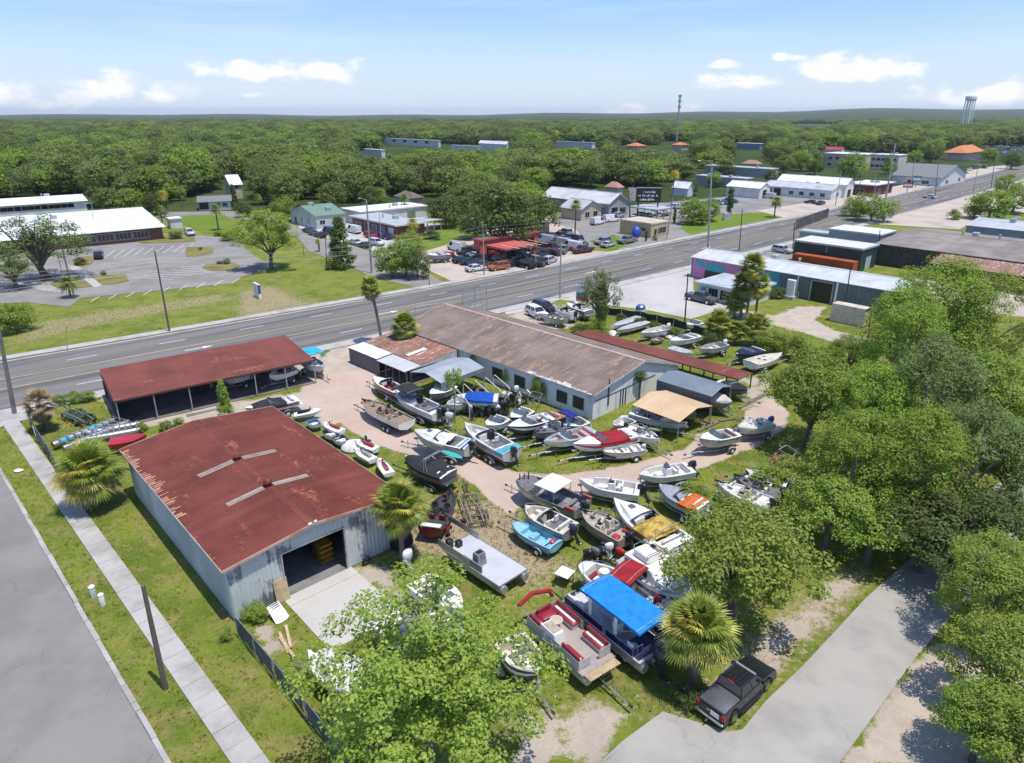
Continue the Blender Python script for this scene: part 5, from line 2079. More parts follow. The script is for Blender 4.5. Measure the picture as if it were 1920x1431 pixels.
	CARG[kind]=dict(body=body,windows=glass,roof=roof,wheel=wheel,rim=rim,head=head,tail=tail,bump=bump,mirror=mirror,spec=spec,yy=yy,rear_z=rear_z)
	return CARG[kind]
CARN={'sedan':('car','car'),'suv':('suv','suv'),'pickup':('pickup_truck','pickup truck'),'van':('van','van')}
def car(u,v,heading,kind,col,label,group=None,lod=1,s=1.0,z=0.0,xy=None):
	m=car_meshes(kind)
	L,W,zh,zb,zr,cx,wr,wb,gc=m['spec']
	x,y=xy or G(u,v)
	t=thing(CARN[kind][0],label,CARN[kind][1],(x,y,z),heading,group)
	t.scale=(s,s,s)
	pm=paint(col,.22)
	put("body",m['body'],pm,t)
	put("windows",m['windows'],GLASS,t)
	put("roof",m['roof'],pm,t)
	for wx in (wb/2+.05,-wb/2+.05):
		for sy in (-1,1):
			o=put("wheel",m['wheel'],RUBBER,t,Matrix.Translation((wx,sy*(W/2-.12),wr)))
			if lod:
				put("rim",m['rim'],CHROME,o)
	if lod:
		for sy in (-1,1):
			put("headlight",m['head'],SCREEN,t,Matrix.Translation((0,sy*(W/2-.3),0)))
			put("tail_light",m['tail'],REDL,t,Matrix.Translation((0,sy*(W/2-.2),0)))
			put("mirror",m['mirror'],pm,t,Matrix.Translation((cx[0]-.2,sy*(W/2+.06),zb-.02)))
		put("bumper",m['bump'],BLACKP,t)
	return t
# -------- vegetation
def leaf_mat(name,c1,c2,c3=None,rough=.55,trans=.30,clump=.9):
	m=bpy.data.materials.new(name)
	m.use_nodes=True
	N,L=m.node_tree.nodes,m.node_tree.links
	b=N["Principled BSDF"]
	out=N["Material Output"]
	geo=N.new("ShaderNodeNewGeometry")
	oi=N.new("ShaderNodeObjectInfo")
	tc=N.new("ShaderNodeTexCoord")
	n1=noise(N,L,geo.outputs['Position'],clump,3,.6)
	c=mixc(N,L,rng(N,L,geo.outputs['Random Per Island'],0,1,0,1,False),c1,c2)
	if c3:
		c=mixc(N,L,rng(N,L,n1,.45,.72),c,c3)
	hs=N.new("ShaderNodeHueSaturation")
	L.new(c,hs.inputs['Color'])
	L.new(rng(N,L,oi.outputs['Random'],0,1,.90,1.2,False),hs.inputs['Value'])
	L.new(rng(N,L,oi.outputs['Random'],0,1,.498,.513,False),hs.inputs['Hue'])
	L.new(hs.outputs[0],b.inputs['Base Color'])
	b.inputs['Roughness'].default_value=rough
	b.inputs['Specular IOR Level'].default_value=.3
	tr=N.new("ShaderNodeBsdfTranslucent")
	t2=mixc(N,L,1.0,hs.outputs[0],(1.25,1.3,.55),'MULTIPLY')
	L.new(t2,tr.inputs['Color'])
	mx=N.new("ShaderNodeMixShader")
	mx.inputs[0].default_value=trans
	L.new(b.outputs[0],mx.inputs[1])
	L.new(tr.outputs[0],mx.inputs[2])
	L.new(mx.outputs[0],out.inputs['Surface'])
	return m
LEAFY=leaf_mat("leaf_yellow_green",(.160,.228,.028),(.355,.415,.080),(.250,.310,.046),trans=.38)
LEAFM=leaf_mat("leaf_mid_green",(.130,.200,.024),(.275,.350,.050),(.265,.325,.046),trans=.36)
LEAFD=leaf_mat("leaf_dark_oak",(.070,.102,.026),(.150,.190,.048),(.110,.132,.046),trans=.38)
LEAFF=leaf_mat("leaf_feathery",(.165,.240,.020),(.300,.390,.048),(.215,.290,.032),trans=.36)
LEAFG=leaf_mat("leaf_grey_moss",(.125,.165,.048),(.205,.240,.085),(.110,.160,.034),trans=.34)
LEAFFAR=leaf_mat("leaf_woodland",(.115,.155,.035),(.225,.270,.068),(.165,.185,.058),clump=.06,trans=.36)
BARK=M_("bark",(.135,.115,.095),.95,0,.3,2.5,col2=(.075,.065,.055),stretch=(3,3,.6),bump=.4)
BARKG=M_("bark_grey",(.27,.25,.22),.95,0,.3,2.5,col2=(.15,.135,.12),stretch=(3,3,.6),bump=.3)
def leaf_quads(pos,nrm,size,rs,aspect=.55,fold=0.0):
	n=len(pos)
	nrm=nrm/np.maximum(np.linalg.norm(nrm,axis=1,keepdims=True),1e-6)
	a=rs.normal(size=(n,3))
	u=np.cross(nrm,a)
	u /= np.maximum(np.linalg.norm(u,axis=1,keepdims=True),1e-6)
	v=np.cross(nrm,u)
	s=(size*rs.uniform(.65,1.35,n))[:,None]
	p0=pos-u*s*.5
	p1=pos+v*s*aspect*.5
	p2=pos+u*s*.5
	p3=pos-v*s*aspect*.5
	V=np.stack([p0,p1,p2,p3],1).reshape(-1,3)
	F=np.arange(n*4).reshape(n,4)
	return V,F
def crown(name,seed,nclump,nleaf,leaf,cr=(.18,.32),squash=.82,cz=1.25,style='round',aspect=.55,low=-.55,hollow=.45,droop=0.0,fill=1.0):
	"""normalised crown: radius about 1 around (0, 0, cz)"""
	rs=np.random.RandomState(seed)
	C_=[]
	while len(C_)<nclump:
		d=rs.normal(size=3)
		d /= np.linalg.norm(d)
		if d[2]<low:
			continue
		r=rs.uniform(hollow,1) ** .6
		if style == 'round':
			lob=1+.16*math.sin(3*math.atan2(d[1],d[0])+seed)+.10*math.sin(5*math.atan2(d[1],d[0])+2*seed)
			p=d*r*np.array([lob,lob,squash])*.86
		elif style == 'cone':
			z=rs.uniform(-1,1)
			rr=(1-(z+1)/2) ** .8*.62+.05
			a=rs.uniform(0,6.283)
			q=rs.uniform(.5,1)
			p=np.array([rr*q*math.cos(a),rr*q*math.sin(a),z])
		elif style == 'column':
			z=rs.uniform(-1,1)
			rr=.40*(1-abs(z) ** 3*.6)
			a=rs.uniform(0,6.283)
			q=rs.uniform(.3,1)
			p=np.array([rr*q*math.cos(a),rr*q*math.sin(a),z])
		elif style == 'sparse':
			p=d*rs.uniform(.25,1)*np.array([1.05,1.05,squash])*.9
		elif style == 'layer':
			z=rs.uniform(-.7,1)
			rr=math.sqrt(max(0.05,1-z*z))*.9
			a=rs.uniform(0,6.283)
			q=rs.uniform(.35,1) ** .5
			p=np.array([rr*q*math.cos(a),rr*q*math.sin(a),z*squash])
		C_.append(p)
	C_=np.array(C_)
	rad=rs.uniform(cr[0],cr[1],nclump)
	w=rad ** 2
	idx=rs.choice(nclump,nleaf,p=w/w.sum())
	d=rs.normal(size=(nleaf,3))
	d /= np.linalg.norm(d,axis=1,keepdims=True)
	rr=rs.uniform(0.25,1,nleaf) ** .5
	el=np.array([1,1,.72])
	pos=C_[idx]+d*rr[:,None]*rad[idx][:,None]*el
	if droop:
		pos[:,2] -=droop*rs.uniform(0,1,nleaf) ** 2
	outw=pos/np.maximum(np.linalg.norm(pos,axis=1,keepdims=True),1e-6)
	nrm=d*.55+outw*.35+np.array([0,0,.85])+rs.normal(size=(nleaf,3))*.42
	pos=pos+np.array([0,0,cz])
	V,F=leaf_quads(pos,nrm,leaf,rs,aspect)
	me=fast_mesh(name,V,F)
	return me,C_+np.array([0,0,cz])
def trunk_mesh(name,seed,cl,cz=1.25,r=.07,nl=9,lean=.05,fork=.42):
	rs=random.Random(seed)
	b=MB()
	fz=cz*fork
	top=Vector((rs.uniform(-lean,lean),rs.uniform(-lean,lean),fz))
	b.tube([(0,0,-.05),(top.x*.3,top.y*.3,fz*.4),top],[r*1.45,r*1.02,r*.85],8)
	ids=rs.sample(range(len(cl)),min(nl,len(cl)))
	for i in ids:
		c=Vector(cl[i])
		m=top.lerp(c,.5)+Vector((0,0,.10))+Vector((rs.uniform(-.06,.06),rs.uniform(-.06,.06),0))
		b.tube([top-Vector((0,0,.05)),top.lerp(m,.5)+Vector((0,0,.03)),m,c],[r*.6,r*.48,r*.34,r*.10],5)
	return b.mesh(name)
PROTO={}
def proto(kind,variant):
	k=(kind,variant)
	if k in PROTO:
		return PROTO[k]
	s=hash(kind) % 1+variant*7+{'leafy':1,'leafyhi':2,'feather':3,'oak':4,'sparse':5,'cone':6,'column':7,'far':8,'mid':9,'shrub':10,'small':11}[kind]*101
	if kind == 'leafyhi':
		me,cl=crown("crown",s,165,25000,.031,(.07,.165),.82,1.1,'sparse',.62,-.7,.3)
		tm=trunk_mesh("trunk",s,cl,1.15,.05,16,.06,.45)
	elif kind == 'leafy':
		me,cl=crown("crown",s,118,13000,.050,(.13,.25),.84,1.2,'round',.62,-.6,.4)
		tm=trunk_mesh("trunk",s,cl,1.2,.06,12)
	elif kind == 'feather':
		me,cl=crown("crown",s,130,17000,.058,(.12,.25),1.0,1.3,'layer',.34,-.6,.4,.05)
		tm=trunk_mesh("trunk",s,cl,1.3,.055,12)
	elif kind == 'oak':
		me,cl=crown("crown",s,90,7500,.058,(.15,.28),.70,1.1,'round',.6,-.4,.4)
		tm=trunk_mesh("trunk",s,cl,1.1,.08,12,.05,.4)
	elif kind == 'sparse':
		me,cl=crown("crown",s,110,7500,.050,(.09,.2),.75,1.0,'sparse',.55,-.5,.3,.06)
		tm=trunk_mesh("trunk",s,cl,1.0,.075,20,.08,.35)
	elif kind == 'cone':
		me,cl=crown("crown",s,120,7000,.085,(.14,.22),1.0,1.1,'cone',.6)
		tm=trunk_mesh("trunk",s,cl,1.1,.05,4,.01,.8)
	elif kind == 'column':
		me,cl=crown("crown",s,110,6000,.085,(.13,.22),1.0,1.1,'column',.6)
		tm=trunk_mesh("trunk",s,cl,1.1,.08,6,.04,.8)
	elif kind == 'mid':
		me,cl=crown("crown",s,90,4400,.088,(.17,.31),.95,.92,'round',.65,-.85)
		tm=trunk_mesh("trunk",s,cl,.92,.06,6)
	elif kind == 'far':
		me,cl=crown("crown",s,60,1900,.120,(.20,.36),.95,.85,'round',.7,-.75,.5)
		tm=trunk_mesh("trunk",s,cl,.85,.06,4)
	elif kind == 'shrub':
		me,cl=crown("crown",s,60,4200,.085,(.2,.34),.85,.72,'round',.6,-.8,.3)
		tm=trunk_mesh("trunk",s,cl,.7,.05,8,.05,.3)
	elif kind == 'small':
		me,cl=crown("crown",s,46,2400,.10,(.16,.30),.9,1.25,'round',.55,-.6,.3)
		tm=trunk_mesh("trunk",s,cl,1.25,.05,7,.05,.5)
	PROTO[k]=(me,tm)
	return PROTO[k]
CZ={'leafyhi':1.15,'leafy':1.2,'feather':1.3,'oak':1.1,'sparse':1.0,'cone':1.1,'column':1.1,'mid':.92,'far':.85,'shrub':.72,'small':1.25}
LM={'leafyhi':LEAFY,'leafy':LEAFY,'feather':LEAFF,'oak':LEAFD,'sparse':LEAFG,'cone':LEAFD,'column':LEAFM,'mid':LEAFM,'far':LEAFFAR,'shrub':LEAFM,'small':LEAFM}
NVAR={'leafyhi':1,'leafy':2,'feather':3,'oak':2,'sparse':1,'cone':1,'column':1,'mid':4,'far':5,'shrub':2,'small':2}
TCOUNT=[0]
def tree_at(x,y,r,kind,label,mat=None,zs=1.0,rz=None,group=None,name=None,cat='tree',var=None,z0=0.0,bark=None):
	TCOUNT[0] += 1
	v=TCOUNT[0] % NVAR[kind] if var is None else var
	me,tm=proto(kind,v)
	mat=mat or LM[kind]
	t=thing(name or ('shrub' if kind == 'shrub' else 'tree'),label,cat if kind != 'shrub' else 'shrub',(x,y,z0),rnd.uniform(0,6.28) if rz is None else rz,group)
	t.scale=(r,r,r*zs)
	put("trunk",tm,bark or BARK,t)
	put("crown",me,mat,t)
	return t
def tree_px(u,v,rpx,kind,label,zs=1.0,**kw):
	"""u, v: surveyed centre of the crown; rpx its half width"""
	r=5.0
	for _ in range(12):
		zc=CZ[kind]*r*zs
		x,y=G(u,v,zc)
		dist=y*CP-(zc-CAM_H)*SP
		r=rpx*dist/FPX
	return tree_at(x,y,r,kind,label,zs=zs,**kw)
# ---- sabal palms: fans of leaflets, each frond a part
def frond_mesh(seed,dead=False):
	rs=random.Random(seed)
	b=MB()
	pl=rs.uniform(.75,1.05)
	dr=.9 if dead else rs.uniform(.25,.45)
	b.tube([(0,0,0),(pl*.5,0,.05),(pl,0,-.02)],[.03,.022,.014],4)
	n=26
	c=Vector((pl,0,-.02))
	for i in range(n):
		a=R(-118+236*i/(n-1))*.92
		ln=rs.uniform(.85,1.05)*(1.15-.28*abs(a)/2)
		d=Vector((math.cos(a),math.sin(a),0))
		fold=.18 if i % 2 else .10
		w=.042
		s=Vector((-d.y,d.x,0))
		mid=c+d*ln*.52+Vector((0,0,fold*.4-dr*.12))
		end=c+d*ln*.98+Vector((0,0,-dr*(.55+.25*rs.random())))
		base=c+d*.06
		b.add([base-s*w*.35,mid-s*w*1.25,mid+s*w*1.25+Vector((0,0,.02)),base+s*w*.35],[(0,1,2,3)])
		b.add([mid-s*w*1.25,end,mid+s*w*1.25+Vector((0,0,.02))],[(0,1,2)])
	return b.mesh("frond")
PALMG=leaf_mat("palm_green",(.125,.180,.024),(.28,.31,.055),None,.42,.22,.4)
PALMY=leaf_mat("palm_yellow",(.36,.33,.055),(.50,.42,.10),None,.45,.25,.4)
PALMD=leaf_mat("palm_dead",(.24,.165,.085),(.33,.25,.15),None,.85,.05,.4)
PTRUNK=M_("palm_trunk",(.20,.17,.14),.95,0,.3,3,col2=(.12,.10,.08),bump=.6)
FRONDS=None
def palm(x,y,h,cr,label,nf=44,yellow=.2,dead=.15,lean=(0,0),group="sabal palms",trunk_r=.19,boots=True,allmat=None,drop=0.0,skirt=0):
	global FRONDS
	if FRONDS is None:
		FRONDS=[]
		for k in range(4):
			FRONDS.append(frond_mesh(20+k))
			FRONDS[-1].materials.append(PALMG)
	t=thing("palm_tree",label,"palm tree",(x,y,0),0 if any(lean) else rnd.uniform(0,6.28),group)
	b=MB()
	n=9
	pts=[(lean[0]*(i/n) ** 1.5,lean[1]*(i/n) ** 1.5,h*i/n-.1) for i in range(n+1)]
	b.tube(pts,[trunk_r*(1.25 if i == 0 else 1+.06*(i % 2)) for i in range(n+1)],9)
	b.build("trunk",PTRUNK,t,smooth=True)
	if boots:
		q=MB()
		for i in range(26):
			a=i*2.4
			z=h-1.4+1.3*i/26
			f=z/h
			c=Vector((lean[0]*f ** 1.5+trunk_r*math.cos(a),lean[1]*f ** 1.5+trunk_r*math.sin(a),z))
			q.tube([c,c+Vector((.2*math.cos(a),.2*math.sin(a),.28))],.035,4)
		q.build("boots",PTRUNK,t)
	sc=cr/2.0
	top=Vector((lean[0],lean[1],h))
	for i in range(nf+skirt):
		f=i/max(1,nf-1)
		az=i*2.39996+rnd.uniform(-.25,.25)
		if i >= nf:
			el=R(rnd.uniform(-82,-62))
			m=PALMD
		else:
			el=R(lerp(82,-52,f ** .85))+rnd.uniform(-.12,.12)
			r_=rnd.random()
			m=allmat or (PALMD if (f>.8 and r_<dead*3) else (PALMY if r_<yellow*(.5+f) else PALMG))
		s=sc*rnd.uniform(.88,1.1)
		Mx=Matrix.Translation(top+Vector((0,0,.12*math.sin(el)-drop))) @ Matrix.Rotation(az,4,'Z') @ Matrix.Rotation(-el,4,'Y') @ Matrix.Rotation(rnd.uniform(-.35,.35),4,'X') @ Matrix.Diagonal((s,s,s,1))
		put("frond",FRONDS[i % 4],m,t,Mx)
	return t
_FP={}
def far_palm(x,y,h,cr,label,group="palms beyond the road",yellow=0):
	"""palm too far away to tell its fronds apart"""
	k='p%d' % (int(x*7) % 2)
	if k not in _FP:
		b=MB()
		rs=random.Random(5+len(_FP))
		for i in range(34):
			az,el=i*2.4,R(lerp(75,-55,i/33))
			d=Vector((math.cos(az)*math.cos(el),math.sin(az)*math.cos(el),math.sin(el)))
			s=Vector((-math.sin(az),math.cos(az),0))
			for j in range(5):
				e=(d+s*(j-2)*.28).normalized()*rs.uniform(.8,1.05)+Vector((0,0,-.22))
				m_=d*.45+s*(j-2)*.1
				b.add([m_-s*.05,e,m_+s*.05+Vector((0,0,.03)),d*.1],[(0,1,2,3)])
		c=b.mesh("crown")
		tb=MB()
		tb.tube([(0,0,-.1),(0.02,0,.5),(0,0,1)],[.035,.028,.026],7)
		_FP[k]=(c,tb.mesh("trunk"))
	c,tm=_FP[k]
	t=thing("palm_tree",label,"palm tree",(x,y,0),rnd.uniform(0,6),group)
	put("trunk",tm,PTRUNK,t,Matrix.Diagonal((h,h,h,1)) if False else Matrix.Diagonal((7,7,h,1)))
	put("crown",c,PALMY if yellow else PALMG,t,Matrix.Translation((0,0,h)) @ Matrix.Diagonal((cr,cr,cr,1)))
	return t
def palm_px(u,v,rpx,h,label,base=None,**kw):
	"""crown centre at (u, v), crown half width rpx, trunk height h"""
	x,y=G(u,v,h)
	dist=y*CP-(h-CAM_H)*SP
	cr=rpx*dist/FPX
	if base:
		bx,by=G(*base)
		return palm(bx,by,h,cr,label,lean=(0,0),**kw)
	return palm(x,y,h,cr,label,**kw)
# -------- buildings across the road and beyond
def rect(near,uR,uL,h,ang):
	ox,oy=G(*near,h)
	dx=(math.cos(ang),math.sin(ang))
	dy=(-math.sin(ang),math.cos(ang))
	def solve(d,u):
		lo,hi=.5,160.0
		f=lambda s:PX(ox+d[0]*s,oy+d[1]*s,h)[0]-u
		if f(lo)*f(hi)>0:
			return 12.0
		for _ in range(50):
			m=(lo+hi)/2
			if f(lo)*f(m) <= 0:
				hi=m
			else:
				lo=m
		return lo
	W=uR if isinstance(uR,float) else solve(dx,uR)
	D=uL if isinstance(uL,float) else solve(dy,uL)
	return Vector((ox,oy)),W,D
def bld(name,label,cat,near,uR,uL,h,wall,roofm,ang=43.0,maxd=None,maxw=None,**kw):
	o,W,D=rect(near,uR,uL,h,R(ang))
	if maxd:
		D=min(D,maxd)
	if maxw:
		W=min(W,maxw)
	global frame_of
	keep=frame_of
	frame_of=lambda A,B,C,hh:(o,R(ang),W,D)
	r=building(name,label,cat,None,None,None,h,wall,roofm,**kw)
	frame_of=keep
	return r
WW=M_("white_wall",(.66,.66,.63),.8,0,.1,.6,col2=(.54,.54,.51))
CREAMW=M_("cream_wall",(.52,.45,.34),.85,0,.1,.6)
GREYW=M_("grey_wall",(.33,.345,.36),.8,0,.12,.8)
BRICK=M_("red_brick_wall",(.20,.075,.055),.9,0,.2,4)
PALEGREEN=M_("pale_green_wall",(.46,.50,.46),.85,0,.1,.5)
DKGREEN=M_("dark_green_wall",(.03,.055,.045),.6,0,.15,.8)
PINK=M_("pink_wall",(.60,.22,.44),.8,0,.1,.6)
TEAL=M_("teal_paint",(.05,.40,.47),.6,0,.1,.6)
BLUEGW=rust_material("blue_grey_cladding",(.19,.215,.235),(.26,.28,.30),.35,0,.05,2.2)
GREENROOF=M_("green_metal_roof",(.17,.27,.20),.5,0,.08,.5)
REDCAN=M_("coral_red_paint",(.56,.095,.085),.5,0,.1,.5)
SHING=M_("grey_shingle",(.19,.195,.195),.9,0,.15,1,col2=(.15,.155,.155))
ORTILE=M_("orange_tile",(.55,.20,.08),.8,0,.15,1)
TANB=M_("tan_block_wall",(.47,.36,.21),.85,0,.1,.6)
BRNROOF=M_("brown_roof",(.16,.125,.10),.9,0,.15,1)
OFFW=M_("office_wall",(.17,.085,.06),.85,0,.15,3)
win=lambda side,f,z,w,h,*b:('w',side,f,z,w,h,*(b or ((1,0),)))
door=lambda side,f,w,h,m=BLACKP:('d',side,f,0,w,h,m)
# white-roofed office on the left, low front and raised clerestory
bld("office_building","low white-roofed office with dark window bands behind the left car park","office building",(-130,463),303,25.0,3.3,OFFW,WHITEROOF,ang=38,roof='shed',rise=2.4,over=.9,pw=1.4,trim=WW,
	openings=[win('f',.55+.085*i,.9,3.6,1.7,(3,0)) for i in range(5)]+[win('r',.3,.9,3,1.7,(2,0)),win('r',.7,.9,3,1.7,(2,0))])
bld("office_building","raised rear block of the white-roofed office with a dark clerestory strip","office building",(-170,397),160,16.0,7.0,WW,WHITEROOF,ang=38,roof='gx',rise=1.0,over=.6,pw=1.6,trim=WW,
	openings=[win('f',.50+.16*i,5.3,8.2,1.1,(4,0)) for i in range(3)])
bld("church_hall","pale green-grey hall with a green metal gable roof","hall",(592,405),647,544,3.8,PALEGREEN,GREENROOF,ang=41,roof='gx',rise=2.0,over=.3,pw=1.0,
	openings=[win('f',.2,1.2,1.6,1.2),win('f',.75,1.2,1.6,1.2),win('l',.3,1,.8,1.4),win('l',.55,1,.8,1.4),door('l',.8,1.2,2.1)])
bld("warehouse","long white flat-roofed building behind the red brick shop","warehouse",(676,399),800,640,3.8,WW,WHITEROOF,ang=41,roof='flat',over=.3,openings=[win('f',.4,.6,4,1.8,(2,0)),door('f',.75,3,2.6,GREENROOF)])
bld("brick_shop","red brick shop with a flat white roof and blue doors","shop",(743,424),796,660,3.5,BRICK,GREYROOF,ang=41,roof='flat',over=.6,
	openings=[door('l',.12,2.6,2.6,GEL),door('l',.3,2.4,2.4,paint((.05,.07,.25))),door('l',.48,2.4,2.4,paint((.05,.07,.25))),door('l',.66,2.4,2.5),win('l',.86,.6,3,1.7,(2,0))])
def canopy_thing(name,label,cat,near,uR,uL,h,roofm,postm,ang,thick=.35,posts=(3,2),maxd=None):
	o,W,D=rect(near,uR,uL,h,R(ang))
	if maxd:
		D=min(D,maxd)
	t=thing(name,label,cat,(o.x,o.y,0),R(ang))
	MB().box(0,W,0,D,h,h+thick).build("roof",roofm,t)
	MB().box(.1,W-.1,.1,D-.1,h-.12,h-.003).build("soffit",GREYW,t)
	for i in range(posts[0]):
		for j in range(posts[1]):
			x=.4+(W-.8)*i/max(1,posts[0]-1)
			y=.4+(D-.8)*j/max(1,posts[1]-1)
			MB().box(x-.1,x+.1,y-.1,y+.1,-.1,h-.12).build("post",postm,t)
	return t
canopy_thing("awning","flat grey awning roof at the end of the red brick shop","awning",(800,416),830,772,2.8,GREYROOF,GALV,41,.18)
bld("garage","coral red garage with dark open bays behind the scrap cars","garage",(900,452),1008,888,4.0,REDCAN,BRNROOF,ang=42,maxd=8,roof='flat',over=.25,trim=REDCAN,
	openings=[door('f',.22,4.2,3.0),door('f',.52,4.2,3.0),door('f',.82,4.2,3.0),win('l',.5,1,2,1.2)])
cg=canopy_thing("trellis_canopy","coral red open canopy with tan slats in front of the garage","canopy",(948,470),1004,908,3.4,REDCAN,STEELB,42,.3,maxd=7)
for k in range(5):
	MB().box(2.2+k*2.2,2.6+k*2.2,-1.6,5.0,3.72,3.80).build("slat",LUMBER,cg)
bld("gable_store","big grey gable building with a pale roof beyond the scrap lot","store",(1142,381),1178,1017,4.6,GREYW,GREYROOF,ang=43,roof='gy',rise=2.6,over=.5,pw=1.4,
	openings=[door('f',.3,3,3.0),win('f',.72,.8,3,2),win('l',.25,1,2,1.5),win('l',.5,1,2,1.5),win('l',.75,1,2,1.5)])
bld("gable_store","smaller cream gable wing standing in front of the grey gable building","store",(1090,392),1128,1052,3.6,CREAMW,GREYROOF,ang=43,maxd=14,roof='gy',rise=2.2,over=.5,openings=[win('f',.3,.8,2,1.6),win('f',.7,.8,2,1.6)])
canopy_thing("sales_canopy","pale flat canopy over boats beneath the black billboard","canopy",(1232,395),1262,1178,3.6,GREYROOF,GALV,43,.3)
t9,w9,d9=bld("tan_office","small tan flat-roofed building beside the road with a blue dome on its wall","building",(1221,421),1256,1163,3.6,TANB,CREAMW,ang=42,roof='flat',over=.05,trim=M_("cream_trim2",(.62,.54,.44),.8),
	openings=[win('f',.62,.9,3.2,1.5,(1,0)),door('f',.25,1.0,2.1),win('f',.42,.9,.8,1.4,(0,0)),win('l',.35,1.6,4.0,.9,(2,0))])
dm=tag(MB().blob((0,0,0),1.3,1.3,1.6,12,7).build("blue_dome",paint((.02,.09,.42),.4),smooth=True),"big blue balloon-like ball standing against the tan building","ball")
dx_,dy_=G(1192,452)
dm.location=(dx_,dy_,2.2)
# pink and teal shop
tp,wp,dp=bld("shop_building","long grey metal shop with a pink and teal end and a pale metal roof","shop",(1690,548),40.0 if False else 1735,1298,4.1,BLUEGW,M_("pale_shop_roof",(.56,.575,.58),.45,.1,.1,.4,col2=(.46,.48,.49),objvar=.05),ang=42,maxw=14,roof='gy',rise=.9,over=.3,pw=1.1,
	openings=[])
# painted panels and bays of its long face (local x = 0 side; y runs from the near end to the far pink end)
def shop_face(u0,u1,z0,z1,mat,name,proud=.03,recess=False):
	"""panel on the long face between survey columns u0 > u1"""
	c,s=math.cos(R(42)),math.sin(R(42))
	o=tp.location
	def ysol(u):
		lo,hi=0,dp
		for _ in range(40):
			m=(lo+hi)/2
			if PX(o.x-s*m,o.y+c*m,2)[0]>u:
				lo=m
			else:
				hi=m
		return lo
	y0,y1=ysol(u0),ysol(u1)
	return MB().box(-proud,-.002,y0,y1,z0,z1).build(name,mat,tp)
shop_face(1397,1299,.0,4.0,PINK,"pink_wall_panel",.02)
shop_face(1460,1398,.0,4.0,TEAL,"teal_wall_panel",.021)
shop_face(1357,1322,1.9,3.4,TEAL,"roller_door",.06)
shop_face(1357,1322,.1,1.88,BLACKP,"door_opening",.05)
shop_face(1318,1304,2.4,3.6,TEAL,"teal_disc",.04)
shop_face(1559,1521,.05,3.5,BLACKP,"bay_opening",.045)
for (a_,b_) in ((1521.5,1519),(1562,1559.5)):
	shop_face(a_,b_,0,3.65,GALV,"bay_jamb",.12)
shop_face(1562,1519,3.5,3.66,GALV,"bay_lintel",.10)
shop_face(1570,1566,0,4.1,GEL,"downpipe",.14)
shop_face(1496,1494,0,4.1,GEL,"downpipe",.14)
shop_face(1500,1499,0,1.1,GEL,"downpipe",.2)
for u in range(1650,1460,-9):
	shop_face(u,u-.7,.0,3.98,BLUEGW,"cladding_rib",.035)
tpo=bld("porch","grey-roofed white porch on the front of the pink and teal shop","porch",(1397,548),1452,1309,2.7,WW,GREYROOF,ang=42,maxw=9,roof='flat',over=.5,trim=WW,
	openings=[win('l',.15,.5,1.8,1.7,(2,0)),win('l',.4,.5,1.8,1.7,(2,0)),win('l',.65,.5,1.8,1.7,(2,0)),win('f',.5,.9,1.4,1.0),door('l',.87,1,2.1,TEAL)])
# white chiller cabinet beside the bay
x_,y_=G(1480,560)
t=thing("chiller_cabinet","tall white cabinet leaning by the grey shop wall left of the bay","cabinet",(x_,y_,0),R(42))
MB().rbox((0,0,.3),.5,1.6,3.2,.15).build("body",GEL,t)
MB().box(-.8,.5,-1.0,1.0,-.05,.55).build("base",GREYROOF,t)
bld("green_warehouse","dark green warehouse with a flat cream roof beside the road","warehouse",(1617,469),1647,1490,4.6,DKGREEN,M_("cream_roof",(.58,.57,.52),.7,0,.08,.4),ang=42,roof='flat',over=.15,trim=GREYROOF,openings=[door('f',.5,2.5,2.6,GREYROOF),win('l',.5,3.2,.1,1.0,(0,0))])
bld("white_warehouse","warehouse with a bright white shiny roof behind the green warehouse","warehouse",(1652,442),1681,1555,5.0,GREYW,WHITEROOF,ang=42,roof='flat',over=.1)
bld("store_shed","small grey-roofed shed at the road beside the bright white roof","shed",(1560,441),1572,1500,3.4,GREYW,GREYROOF,ang=42,maxw=14,roof='flat',over=.2)
tb,wb_,db_=bld("timber_warehouse","wide grey-brown roofed timber warehouse at the right edge","warehouse",(2080,512),2160,1646,4.6,M_("dark_board",(.075,.07,.065),.9,0,.3,2),ROOFGREY,ang=41,maxw=30,roof='gy',rise=1.4,over=.4,pw=1.5)
o,W_,D_=rect((2080,540),2160,1742,3.4,R(41))
t=thing("rusty_lean_to","rust-streaked lean-to roof along the front of the timber warehouse","lean-to",(o.x,o.y,0),R(41))
panels(t,"roof_panel",(-.2,D_,3.3),(0,-1,0),(6,0,1.1),D_,6.2,RUSTANNEX,1.0,3,.03,.006)
for k in range(9):
	y=.3+(D_-.6)*k/8
	MB().box(0,.2,y-.1,y+.1,-.1,3.2).build("post",WOODG,t)
bld("grey_warehouse","grey pitched roof warehouse at the far right edge behind the timber warehouse","warehouse",(1990,440),2100,1813,5.6,GREYW,GREYROOF,ang=42,maxw=18,roof='gy',rise=1.0,over=.3,pw=1.6)
